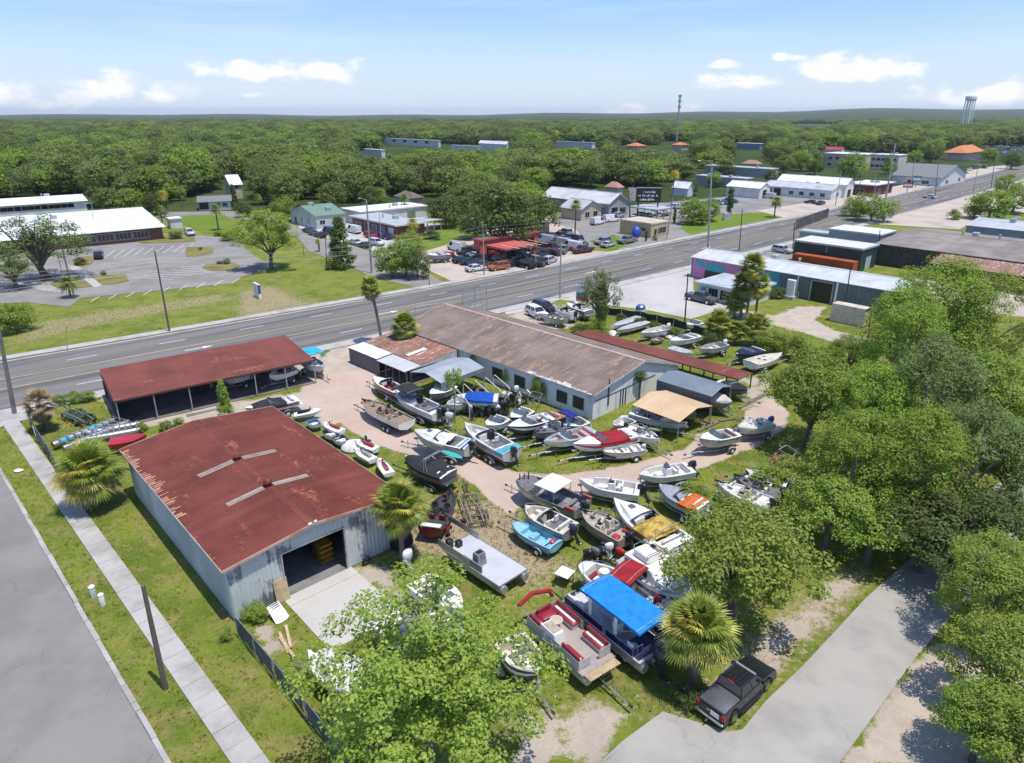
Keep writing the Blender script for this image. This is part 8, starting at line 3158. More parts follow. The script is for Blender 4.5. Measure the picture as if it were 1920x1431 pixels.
# kerb piece by the open shed
x_,y_=G(390,771)
o=MB().box(-2.2,2.2,-.2,.2,0,.25).build("parking_stop",CONC)
o.location=(x_,y_,0)
o.rotation_euler=(0,0,OPU)
tag(o,"pale concrete parking stop left of the small tree","parking stop")
# orange cart and stone bench on the far lawn
x_,y_=G(1320,421)
t=thing("orange_mower","small orange machine parked on the roadside lawn","mower",(x_,y_,0),.5)
MB().rbox((0,0,.3),1.6,.9,.6,.1).build("body",paint((.6,.22,.04)),t)
MB().rbox((-.3,0,.9),.5,.6,.7,.08).build("seat",paint((.6,.22,.04)),t)
for a in (-.55,.55):
	for b_ in (-.5,.5):
		MB().disc((a,b_,.25),(0,1,0),.25,.18,10).build("wheel",RUBBER,t)
x_,y_=G(1362,412)
t=thing("stone_marker","grey stone monument on the roadside lawn","monument",(x_,y_,0),R(40))
MB().rbox((0,0,.4),3.4,.5,1.6,.08).build("slab",GREYW,t)
MB().box(-1.9,1.9,-.5,.5,-.05,.4).build("base",CONC,t)
# -------- the black pickup by the lane
x1,y1=G(1374,1358)
x2,y2=G(1438,1296)
hdg=math.atan2(y2-y1,x2-x1)
cx_,cy_=(x1+x2)/2-math.sin(hdg)*.92,(y1+y2)/2+math.cos(hdg)*.92
TR=car(0,0,hdg,'pickup',(.016,.017,.02),"lifted black pickup truck with a grey bed cover parked beside the lane",None,1,.93,0,(cx_,cy_))
spc=car_meshes('pickup')['spec']
zb_,zr_,cxs,wr_,wbx=spc[4-1],spc[4],spc[5],spc[6],spc[7]
Wk=spc[1]
tc=MB()
tc.rbox(((-2.85+cxs[3])/2+.02,0,zb_+.005),abs(-2.85-cxs[3])-.06,Wk*.86,.10,.03,.98,.96)
tc.build("bed_cover",M_("grey_vinyl_cover",(.085,.09,.10),.55,0,.12,1),TR,smooth=True)
bd=bpy.data.objects[TR.children[0].name]
tg=MB()
tg.box(-2.925,-2.90,-.76,.76,.72,1.18)
o=tg.build("tailgate",paint((.014,.015,.018),.25),TR,bevel=.02)
MB().box(-2.94,-2.926,-.62,-.05,.78,1.10).build("white_decal",GEL,o)
MB().box(-2.942,-2.927,.02,.20,.98,1.06).build("badge",CHROME,o)
MB().box(-3.02,-2.86,-.95,.95,.48,.66).build("rear_bumper",CHROME,TR,bevel=.03)
for s in (-1,1):
	MB().rbox((-2.87,s*.86,.78),.12,.20,.42,.04).build("tail_lamp",REDL,TR)
	fl_=MB()
	for wx in (wbx/2+.05,-wbx/2+.05):
		fl_.loft([[(wx+(wr_*1.17+k)*math.cos(a),s*(Wk/2+(.0 if k == 0 else .03)),max(.3,wr_+(wr_*1.17+k)*math.sin(a))) for a in [i*math.pi/10 for i in range(11)]] for k in (0,.12)],closed=False)
	fl_.build("wheel_flare",BLACKP,TR)
	MB().box(-1.2,1.25,s*(Wk/2+.02)-.12,s*(Wk/2+.02)+.12,.42,.49).build("side_step",BLACKP,TR)
	for x in (.45,-.65):
		MB().box(x-.1,x+.1,s*(Wk/2*.945)-.03,s*(Wk/2*.945)+.03,1.02,1.06).build("door_handle",CHROME,TR)
for k in range(5):
	MB().box(-.75,.45,-.55+k*.26,-.47+k*.26,zr_+.001,zr_+.022).build("roof_rib",BLACKP,TR)
MB().rbox((.70,0,zr_-.10),.14,1.35,.10,.03).build("light_bar",GALV,TR)
MB().box(-.98,-.90,-.22,.22,zr_-.02,zr_+.03).build("brake_light",REDL,TR)
MB().tube([(-3.0,0,.45),(-3.25,0,.45),(-3.25,0,.55)],.04,6).build("hitch",CHROME,TR)
def hd(a,b):
	p,q=G(*a),G(*b)
	return math.atan2(q[1]-p[1],q[0]-p[0])
car(1314,566,hd((1288,562),(1338,574)),'pickup',(.10,.11,.125),"grey pickup truck on the concrete lot beside the porch")
car(1006,594,hd((985,585),(1030,606)),'suv',(.74,.74,.73),"white suv parked behind the workshop ridge")
car(1020,584,hd((990,578),(1040,595)),'suv',(.02,.02,.025),"black suv right behind the white suv at the workshop")
car(1466,474,hd((1448,472),(1484,478)),'suv',(.50,.51,.52),"silver suv parked by the green warehouse")
car(186,484,hd((186,490),(190,474)),'suv',(.02,.022,.03),"lone dark suv in the middle of the left car park")
car(356,441,hd((348,436),(366,446)),'suv',(.55,.58,.62),"silver-blue suv by the corner of the white office")
car(392,384,hd((400,386),(384,380)),'suv',(.7,.7,.7),"white suv in the bungalow drive")
# vehicles by the shops
cl=[(578,436,'sedan',(.06,.02,.025),"dark maroon car at the left end of the shop row"),(588,441,'sedan',(.10,.10,.11),"grey car second from the left in the shop row"),(600,445,'sedan',(.05,.015,.02),"dark red car third from the left in the shop row"),
      (618,440,'van',(.06,.07,.20),"navy box van behind the conical tree"),(664,437,'van',(.70,.72,.74),"white van with a blue panel in front of the brick shop"),(695,446,'suv',(.35,.02,.03),"bright red suv by the street light and brick shop"),(722,448,'suv',(.03,.03,.12),"navy suv beside the red suv at the brick shop"),
      (668,459,'sedan',(.55,.56,.57),"silver car on the kerb by the brick shop"),(684,464,'sedan',(.03,.035,.035),"black car nearest the street light"),(706,460,'suv',(.65,.65,.66),"white suv behind the street light")]
for (u,v,k,c,lb) in cl:
	car(u,v,R(rnd.choice((310,315,130))),k,c,lb,"vehicles parked at the shops",1)
t=car(664,437,R(310),'van',(.02,.02,.02),"x") if False else None
# scrap yard
sc=[(867,492,'sedan',(.02,.025,.04),"dark navy car at the left end of the scrap row"),(880,495,'sedan',(.025,.03,.05),"second dark car in the scrap row"),(893,497,'sedan',(.03,.03,.05),"third dark car beside the concrete pole"),(893,508,'sedan',(.68,.69,.70),"small white car at the front of the scrap yard"),
      (890,483,'sedan',(.55,.60,.66),"pale blue-grey car behind the dark scrap cars"),(912,478,'sedan',(.66,.66,.66),"white car near the coral red garage"),(926,482,'sedan',(.35,.02,.03),"red car in the middle of the scrap yard"),(920,488,'sedan',(.30,.015,.02),"darker red car next to the concrete pole"),
      (935,506,'suv',(.48,.13,.03),"orange suv with open windows at the front of the scrap yard"),(940,492,'suv',(.07,.08,.10),"blue-grey suv behind the orange one"),(984,502,'pickup',(.025,.027,.027),"black pickup at the front of the scrap yard"),(1030,494,'suv',(.48,.49,.50),"silver suv at the right end of the front scrap row"),
      (990,470,'suv',(.52,.54,.55),"silver suv under the coral canopy"),(1072,468,'van',(.68,.68,.67),"white van with its front crushed in the scrap yard"),(1092,474,'pickup',(.10,.035,.03),"rusty maroon pickup at the far right of the scrap yard"),(1050,462,'van',(.30,.30,.30),"tall grey box body among the wrecks"),
      (1038,478,'sedan',(.06,.035,.03),"rusty dark car right of the canopy"),(960,492,'sedan',(.03,.03,.03),"black car in the middle row of wrecks"),(972,488,'sedan',(.06,.06,.06),"charcoal car in the middle row of wrecks"),(952,498,'sedan',(.05,.045,.04),"burnt brown car between the orange suv and black pickup"),
      (1000,484,'sedan',(.36,.08,.03),"rust orange car below the canopy post"),(1064,448,'sedan',(.04,.04,.05),"dark car in the back row of wrecks"),(1030,446,'sedan',(.03,.03,.04),"black car at the back beside the garage"),(1048,444,'sedan',(.12,.02,.03),"dark red car in the back row of wrecks"),(1078,452,'suv',(.06,.06,.065),"charcoal suv at the end of the back row"),(1086,460,'sedan',(.03,.03,.03),"black car behind the crushed white van"),(1022,456,'van',(.35,.42,.55),"blue and white van beside the garage end"),
      (1012,464,'sedan',(.04,.04,.04),"black wreck at the garage corner"),(856,470,'van',(.72,.72,.72),"white box truck at the left of the coral garage"),(875,478,'pickup',(.04,.045,.05),"dark pickup in front of the white box truck")]
for i,(u,v,k,c,lb) in enumerate(sc):
	car(u,v,R((40,42,215,35,130,60)[i % 6] if v>470 else 130),k,c,lb,"vehicles crowded in the scrap yard",1 if v>485 else 0)
WR=[(938,476),(950,482),(962,478),(975,476),(985,486),(1000,492),(1014,488),(1022,482),(1010,474),(1030,468),(1044,470),(1056,474),(1020,446),(1036,452),(1052,452),(1066,460),(1080,468),(1060,440),(946,502),(1016,498),(906,500),(900,490),(1040,460),(1090,466)]
for i,(u,v) in enumerate(WR):
	dk=((.03,.03,.035),(.05,.05,.05),(.10,.09,.08),(.02,.025,.04),(.16,.05,.03),(.25,.25,.25))[i % 6]
	car(u,v,R((40,120,215,75)[i % 4]),('sedan','suv','sedan','pickup')[i % 4],dk,"dull wrecked vehicle packed in the middle of the scrap yard","vehicles crowded in the scrap yard",0)
x_,y_=G(842,485)
t=thing("red_tractor","small red tractor left of the scrap yard","tractor",(x_,y_,0),R(40))
MB().rbox((.5,0,.7),1.8,.8,.8,.1).build("bonnet",paint((.45,.04,.03)),t)
MB().rbox((-.6,0,.8),.9,1.0,.9,.1).build("cab",paint((.45,.04,.03)),t)
for (a,b_,r_) in ((-.7,.75,.65),(-.7,-.75,.65),(1.1,.6,.4),(1.1,-.6,.4)):
	MB().disc((a,b_,r_),(0,1,0),r_,.3,14).build("wheel",RUBBER,t)
boat((800,480),(842,476),2.4,"white-topped boat on a trailer left of the red tractor",'cuddy',hull=GREYHULL,H=1.2,group=None)
# dealer lot and highway side
dl=[(1120,421,'van',(.74,.74,.74),"white panel van in the lot behind the scrap yard"),(1146,416,'van',(.70,.71,.72),"second white van beside the panel van"),(1160,408,'suv',(.45,.48,.52),"grey suv by the billboard post"),(1100,408,'sedan',(.10,.03,.03),"dark red car by the cream gable wing"),(1130,458,'suv',(.25,.26,.28),"grey suv on the grass by the wire of wrecks"),(1140,463,'sedan',(.50,.53,.56),"silver car beside the grey suv on the grass"),(1175,456,'pickup',(.20,.20,.20),"grey pickup in front of the tan building")]
for (u,v,k,c,lb) in dl:
	car(u,v,R(rnd.choice((30,50,220))),k,c,lb,"vehicles at the dealer lot",1)
for i in range(14):
	u,v=1262+i*8.5,391-i*.9+(i % 3)
	car(u,v,R(125),'sedan' if i % 3 else 'suv',rnd.choice(((.6,.62,.64),(.05,.10,.30),(.35,.42,.52),(.72,.72,.72),(.03,.04,.06))),"car in the tight row of blue and white cars below the trees","row of cars below the tree line",0)
for i,(u,v) in enumerate(((1200,400),(1212,402),(1224,398),(1190,404),(1236,394),(1246,398))):
	boat((u-7,v+2),(u+9,v-2),2.2,("aqua boat under the sales canopy","pale aqua boat beside it under the sales canopy","white boat under the right end of the sales canopy","light blue boat at the left end of the sales canopy","white boat just outside the sales canopy","grey boat farthest right of the sales canopy")[i],'runabout',hull=(P_((.15,.45,.55)),P_((.3,.55,.6)),GEL,P_((.25,.45,.6)),GEL,GREYHULL)[i],group="boats for sale across the road",trailer=False,z=.3)
fr=[(1480,366,'pickup',(.03,.04,.08),"dark blue pickup in front of the white shop"),(1500,364,'suv',(.05,.07,.15),"navy suv at the white shop door"),(1400,362,'pickup',(.55,.55,.56),"silver pickup by the pale sheds"),(1440,372,'van',(.5,.51,.52),"grey flatbed truck by the sandy lot"),(1520,382,'sedan',(.03,.03,.03),"black car on the sandy lot"),(1538,384,'sedan',(.04,.04,.04),"second black car on the sandy lot"),(1650,358,'van',(.72,.72,.72),"white van at the red-walled store"),(1830,312,'sedan',(.5,.5,.5),"grey car near the pavilion"),(1846,316,'suv',(.04,.04,.05),"black suv near the pavilion"),(1818,320,'sedan',(.6,.6,.6),"white car on the highway by the pavilion"),(1742,372,'sedan',(.6,.6,.6),"white car at the edge of the roadside lot")]
for (u,v,k,c,lb) in fr:
	car(u,v,R(rnd.choice((45,225,130))),k,c,lb,"vehicles along the far highway",0)
for i in range(26):
	u=1850+(i % 9)*9+rnd.uniform(-3,3)
	v=268+(i // 9)*7+rnd.uniform(-2,2)
	car(u,v,R(130),'sedan' if i % 2 else 'suv',rnd.choice(((.6,.62,.64),(.05,.10,.30),(.35,.42,.52),(.72,.72,.72),(.03,.04,.06))),"car in the crowded lot at the far right end of the highway","cars in the far right lot",0)
# -------- near trees
tree_px(798,1255,258,'leafyhi',"large bright green tree in front of the shed at the bottom of the picture",zs=1.0)
tree_px(1390,1040,144,'leafy',"dense round bright tree above the black pickup",zs=.95)
T=[(1757,590,104,'feather',LEAFF,1.0,"tall bright feathery tree at the top of the right-hand grove"),(1850,606,94,'feather',LEAFY,1.0,"bright feathery tree at the right edge behind the grove"),(1690,640,86,'feather',LEAFF,1.1,"feathery tree with bare twigs left of the tallest one"),
     (1530,735,96,'leafy',LEAFM,1.0,"rounded darker tree with a visible trunk at the pink track's end"),(1640,780,92,'feather',LEAFF,1.1,"feathery tree standing right of the rounded darker tree"),(1735,760,104,'feather',LEAFG,1.2,"greyish thin-crowned tree with bare branches in the grove's middle"),
     (1850,735,104,'leafy',LEAFM,1.0,"deep green tree at the right edge of the grove"),(1610,880,106,'feather',LEAFF,1.0,"feathery tree at the left front of the grove"),(1715,880,104,'feather',LEAFF,1.1,"feathery tree in the front middle of the grove"),(1825,870,112,'feather',LEAFG,1.0,"grey-green tree in front of the right edge of the grove"),
     (1560,950,84,'leafy',LEAFY,1.0,"bright tree behind the boats of the right group"),(1640,985,84,'oak',LEAFM,.9,"low spreading tree at the far end of the lane"),(1745,985,104,'oak',LEAFD,.9,"dark oak arching over the end of the lane"),(1800,1048,84,'oak',LEAFD,.9,"dark oak limb hanging over the shaded end of the lane"),(1865,985,100,'oak',LEAFD,.95,"dark oak at the right edge above the lane"),
     (1850,1095,92,'feather',LEAFY,1.1,"bright tree leaning over the lane's right side"),(1890,1235,112,'leafy',LEAFY,1.0,"bright tree at the right edge beside the sandy strip"),(1850,1345,92,'leafy',LEAFM,1.0,"deep green tree in the bottom right corner"),(1935,1400,110,'leafy',LEAFY,1.0,"bright tree cut off by the bottom right corner"),(1915,860,100,'leafy',LEAFM,1.0,"green tree cut off by the right edge beside the grove"),(1925,1120,90,'oak',LEAFD,1.0,"dark tree cut off by the right edge above the sandy strip"),(1595,660,46,'leafy',LEAFM,1.0,"smaller tree between the slatted crate and the back hedge")]
for (u,v,r,k,m,zs,lb) in T:
	tree_px(u,v,r,k,lb,zs=zs,mat=m,bark=BARKG if k == 'feather' else BARK)
S=[(1455,640,34,LEAFM,"leafy bush beside the back palms at the yard fence"),(1500,652,36,LEAFY,"bright bush right of the leafy bush at the yard fence"),(1545,668,40,LEAFM,"dark leafy bush at the end of the back hedge"),(1440,900,40,LEAFY,"bright bush in front of the right group of boats"),(1500,890,52,LEAFY,"spiky bright bush beneath the right grove"),(1300,930,36,LEAFY,"bright bush at the stern of the orange covered boat"),
     (480,1146,25,LEAFM,"small round shrub at the shed's front corner"),(424,1188,16,LEAFM,"tuft of strap leaves at the shed corner outside the fence"),(1290,1300,34,LEAFD,"dark weeds at the foot of the fan palm by the pickup"),(1120,615,22,LEAFM,"weeds around the trunk of the slender roadside tree"),
     (25,592,42,LEAFM,"round dark green bush at the left edge of the verge"),(560,705,10,LEAFD,"weeds at the right post of the open shed"),(165,742,15,LEAFM,"clipped hedge clump left of the open shed"),(140,744,15,LEAFM,"hedge clump in the middle of the low wall"),(112,748,15,LEAFM,"hedge clump nearest the dead palm"),(1340,640,20,LEAFD,"dark bush under the yellow-skirted palms"),(1230,612,15,LEAFD,"vine mound on the overgrown back fence"),(1200,604,14,LEAFD,"vine mound left along the overgrown back fence"),(1265,622,15,LEAFD,"vine mound right along the overgrown back fence"),(1165,598,13,LEAFD,"vine mound at the left end of the back fence"),
     (885,808,12,LEAFM,"short green sapling beside the wrapped outboard"),(120,880,16,LEAFM,"green bush at the fence behind the big left palm"),(1456,548,16,LEAFD,"small bush by the porch of the pink and teal shop"),(310,798,14,LEAFM,"weeds between the two red roofs"),(335,790,12,LEAFM,"low weeds by the concrete stop"),(265,800,12,LEAFM,"weeds by the pontoon's motor end")]
for (u,v,r,m,lb) in S:
	tree_px(u,v,r,'shrub',lb,mat=m)
tree_px(418,748,24,'cone',"small bright pointed tree between the two red roofs",mat=LEAFY,zs=1.5,name="tree")
x_,y_=G(853,792)
h_=zat((853,792),682)
t=thing("tree","skinny bare-stemmed tree with a leafy tuft on top in front of the pale carport","tree",(x_,y_,0))
MB().tube([(0,0,-.1),(.06,0,h_*.5),(0,0,h_*.92)],.075,6,.045).build("trunk",BARKG,t)
put("crown",proto('small',0)[0],LEAFY,t,Matrix.Translation((0,0,h_*.72-1.25*2.0)) @ Matrix.Diagonal((1.15,1.15,2.0,1)))
x_,y_=G(1122,622)
h_=zat((1122,622),484)
tree_at(x_,y_,h_*.30,'sparse',"slender airy tree beside the striped yard sign",mat=LEAFG,zs=1.75)
tree_at(x_+.4,y_+.2,h_*.20,'column',"narrow leafy stem wound round the slender airy tree",mat=LEAFM,zs=1.6)
# ---- palms
palm_px(166,884,65,3.4,"bushy yellow-green fan palm on the sidewalk side of the shed",nf=54,yellow=.42,dead=.1,skirt=4)
palm_px(748,952,57,4.6,"fan palm at the shed's right front corner",nf=58,yellow=.4,dead=.2,skirt=14)
palm_px(1310,1183,74,4.2,"fan palm beside the black pickup",nf=60,yellow=.35,dead=.12,skirt=8)
palm_px(758,612,30,4.2,"round fan palm at the road end of the workshop",nf=46,yellow=.3)
palm_px(74,758,36,3.0,"dead brown palm with drooping fronds on the street corner",nf=26,yellow=.2,dead=1,skirt=26,allmat=PALMD)
palm_px(1346,612,33,2.6,"left fan palm at the back fence",nf=50,yellow=.45,dead=.1,skirt=4)
palm_px(1380,622,22,1.9,"low green palm between the two back fence palms",nf=36,yellow=.1)
palm_px(1420,612,30,2.8,"yellow-skirted fan palm at the back fence",nf=46,yellow=.45,dead=.1,skirt=4)
palm_px(1412,500,29,8.6,"tallest palm of the cluster before the pink and teal shop",nf=54,yellow=.35,dead=.1,skirt=10)
palm_px(1396,535,30,5.3,"middle palm of the cluster before the pink and teal shop",nf=56,yellow=.2,dead=.1,skirt=8)
palm_px(1424,536,26,5.2,"golden-skirted palm of the cluster before the pink and teal shop",nf=50,yellow=.8,dead=.05,skirt=8)
palm_px(1380,566,26,2.6,"lowest palm of the cluster before the pink and teal shop",nf=40,yellow=.1)
bx,by=G(716,646)
ht=zat((716,646),540)
lo,hi=-6,6
for _ in range(40):
	m_=(lo+hi)/2
	lo,hi=(m_,hi) if PX(bx+m_,by,ht)[0]<695 else (lo,m_)
pt=palm(bx,by,ht,26/FPX*(by*CP),"tall leaning palm at the roadside left of the workshop",nf=50,yellow=.3,dead=.5,lean=(lo,0),skirt=16,trunk_r=.2)
pt.rotation_euler=(0,0,0)
for (u,v,h,cr,lb,yl) in ((311,408,7,2.3,"rust-tinted palm leaning by the white office",1),(1078,440,8,2.2,"palm in the lot behind the scrap yard",0),(1452,408,5,2.6,"palm on the sandy lot by the white shop",0),(486,400,5,2.0,"grey palm by the cross street",0),(132,558,2.6,2.2,"low palm on the car park island",0),(410,432,6,2.2,"drooping grey palm on the lawn by the cross street",0),(760,408,6,2.2,"palm behind the brick shop",0),(716,404,7,2.4,"grey-green palm behind the brick shop roof",0),(598,472,2.5,1.0,"tiny palm on the cross street verge",1),(1660,330,8,3,"palm by the tan two-storey block",0),(1600,346,6,3,"palm in front of the tan two-storey block",0),(1738,300,9,3.2,"palm behind the shingle building",0),(656,378,7,2.6,"golden palm behind the green-roofed hall",1),(1260,380,10,2.6,"dry orange palm by the small white gable house",1),(305,425,5,1.8,"small palm at the corner of the white office",0),(775,452,4.5,2.2,"golden palm at the front corner of the brick shop",1)):
	x_,y_=G(u,v)
	far_palm(x_,y_,h,cr,lb,"palms beyond the road",yl)
rs_=random.Random(8)
for i in range(16):
	u=rs_.choice((rs_.uniform(860,1000),rs_.uniform(960,1110)))
	x_,y_=G(u,270-rs_.uniform(0,8))
	far_palm(x_,y_,11+rs_.uniform(0,4),4.2,"palm standing above the woods around the far white roofs","palms among the far woods",i % 3 == 0)
# ---- trees across the road
Md=[(836,396,36,'mid',LEAFD,.9,"dark tree between the white flat roof and the broad dark oak"),(868,380,44,'mid',LEAFFAR,.9,"large olive tree left behind the broad dark oak"),(980,380,52,'mid',LEAFM,.9,"large bright tree right behind the broad dark oak"),(930,372,50,'mid',LEAFFAR,.9,"large olive tree directly behind the broad dark oak"),(700,372,30,'mid',LEAFD,.9,"dark tree behind the white flat-roofed building"),(455,392,18,'mid',LEAFD,.9,"dark tree beside the cross street lawn"),(530,392,28,'mid',LEAFM,.9,"tree at the left corner of the green-roofed hall"),(620,366,30,'mid',LEAFFAR,.9,"olive tree behind the green roof ridge"),(200,372,26,'mid',LEAFFAR,.9,"olive tree behind the right end of the office roof"),(290,380,26,'mid',LEAFD,.9,"dark tree between the office and the bungalow pole"),(1340,336,17,'mid',LEAFM,.9,"leafy tree between the long low shed and the flat grey shed"),(1296,350,18,'mid',LEAFD,.9,"dark tree left of the flat grey shed"),(1284,322,22,'mid',LEAFFAR,.9,"tree behind the small white gable house"),(1470,308,22,'mid',LEAFFAR,.9,"tree left of the two-storey tan block"),(1505,300,24,'mid',LEAFM,.9,"bright tree left of the two-storey tan block"),(1530,312,18,'mid',LEAFD,.9,"dark tree at the left corner of the two-storey tan block"),(1360,312,20,'mid',LEAFFAR,.9,"tree behind the long low pale-roofed shed"),(1715,294,16,'mid',LEAFM,.9,"tree between the tan block and the pavilion"),(1748,290,18,'mid',LEAFD,.9,"dark tree left of the orange pavilion"),(1668,314,14,'mid',LEAFM,.9,"small tree before the paler tan block"),(1446,330,14,'mid',LEAFD,.9,"dark tree behind the white gable shed"),(1856,290,16,'mid',LEAFM,.9,"tree right of the orange pavilion"),(1900,300,20,'mid',LEAFD,.9,"dark tree at the far end of the highway's left side"),(1890,345,26,'mid',LEAFM,.9,"tree on the right side of the far highway"),(1790,402,16,'shrub',LEAFM,.8,"bush at the left corner of the grey warehouse"),(500,436,58,'leafy',LEAFY,1.0,"large bright round tree at the entrance of the left car park"),(70,452,92,'sparse',LEAFG,.8,"wide grey mossy oak in the left car park"),(20,500,46,'sparse',LEAFG,.9,"mossy oak limb at the left edge of the car park"),(942,404,74,'mid',LEAFD,.95,"broad dark oak behind the coral red garage"),(1006,400,46,'mid',LEAFD,.95,"oak right of the broad dark oak"),(890,416,36,'mid',LEAFD,.95,"smaller oak at the left of the broad dark oak"),
     (734,486,34,'mid',LEAFM,1.1,"left crape myrtle at the cross street corner"),(760,482,34,'mid',LEAFM,1.15,"middle crape myrtle at the cross street corner"),(782,492,30,'mid',LEAFD,1.1,"right crape myrtle at the cross street corner"),(770,455,30,'mid',LEAFY,.9,"yellow-green shrubby tree at the brick shop's corner"),
     (1638,388,42,'shrub',LEAFM,.9,"wide rounded roadside bush below the tall lamp pole"),(1600,388,26,'shrub',LEAFM,.9,"left lobe of the wide roadside bush"),(1860,382,40,'mid',LEAFM,.8,"leafy tree at the right behind the grey warehouse"),(1905,372,36,'mid',LEAFM,.8,"leafy tree at the right edge by the highway"),(1830,392,24,'shrub',LEAFY,.9,"pale bush left of the right-hand trees"),(1600,312,30,'mid',LEAFM,1.0,"round tree in front of the tan two-storey block"),
     (1300,395,34,'mid',LEAFM,.8,"rounded tree over the row of blue and white cars"),(1330,392,26,'mid',LEAFM,.9,"second tree over the row of cars"),(1370,375,15,'column',LEAFD,1.6,"dark columnar tree before the pale sheds"),(1265,405,8,'column',LEAFD,1.6,"thin cypress at the tan building's right end"),(1212,442,6,'column',LEAFD,1.6,"thin cypress at the tan building's corner"),(1228,446,7,'shrub',LEAFY,.9,"round light shrub at the tan building"),
     (412,492,6,'shrub',LEAFD,.9,"small dark shrub on the right car park island"),(425,490,9,'shrub',LEAFG,.9,"twiggy shrub on the right car park island"),(193,512,7,'shrub',LEAFD,.9,"small shrub on the left car park island"),(150,490,14,'shrub',LEAFD,.7,"low shrub under the wide mossy oak"),(375,466,5,'shrub',LEAFG,.9,"small shrub on the far car park island"),(262,432,14,'shrub',LEAFY,.8,"pale flowering shrub before the white office windows"),(330,440,14,'shrub',LEAFD,.8,"dark shrub at the white office corner"),(430,442,20,'shrub',LEAFM,.6,"hedge beside the drooping grey palm"),(410,436,12,'shrub',LEAFM,.6,"low hedge piece by the cross street lawn"),(240,372,28,'mid',LEAFY,.8,"bright low tree behind the white office"),(335,362,16,'mid',LEAFM,.9,"round tree beside the bungalow"),(437,366,14,'cone',LEAFD,1.3,"dark conical tree by the bungalow"),(760,418,12,'shrub',LEAFD,.9,"dark bush under the awning"),(810,440,20,'shrub',LEAFD,.6,"low dark hedge right of the awning")]
for (u,v,r,k,m,zs,lb) in Md:
	tree_px(u,v,r,k,lb,mat=m,zs=zs)
x_,y_=G(642,502)
h_=zat((642,502),408)
tree_at(x_,y_,h_/2.15,'cone',"dark green conical magnolia on the lawn by the cross street",mat=LEAFD,zs=1.0)
def vine(x,y,z,r,label,m,zs=1.0):
	p=wk_pt(x,y)
	me=proto('shrub',0)[0]
	o=put("wall_vine",me,m,None,Matrix.Translation((p[0],p[1],z-.72*r*zs)) @ Matrix.Rotation(WKU,4,'Z') @ Matrix.Diagonal((r*.55,r,r*zs,1)))
	tag(o,label,"climbing plant","vines on the workshop walls")
vine(-.35,8.0,1.6,1.1,"dense vine clump on the long workshop wall between two windows",LEAFM,1.5)
vine(-.3,7.0,1.5,.55,"dry-looking vine strip right of the dense clump",LEAFG,2.4)
vine(-.3,13.2,1.5,.5,"narrow green vine strip on the long workshop wall",LEAFM,2.6)
vine(-.4,19.0,1.7,1.0,"dark vine on the long wall at the back of the pale carport",LEAFD,1.5)
p0=wk_pt(8.2,-.35)
o=put("wall_vine",proto('shrub',1)[0],LEAFD,None,Matrix.Translation((p0[0],p0[1],2.3)) @ Matrix.Rotation(WKU,4,'Z') @ Matrix.Diagonal((1.0,.6,1.0,1)))
tag(o,"round vine clump high on the workshop gable","climbing plant","vines on the workshop walls")
tag(MB().tube([(p0[0],p0[1],0),(p0[0],p0[1],2.6)],.12,5).build("vine_stem",BARK),"brown vine stem climbing the workshop gable","climbing plant")
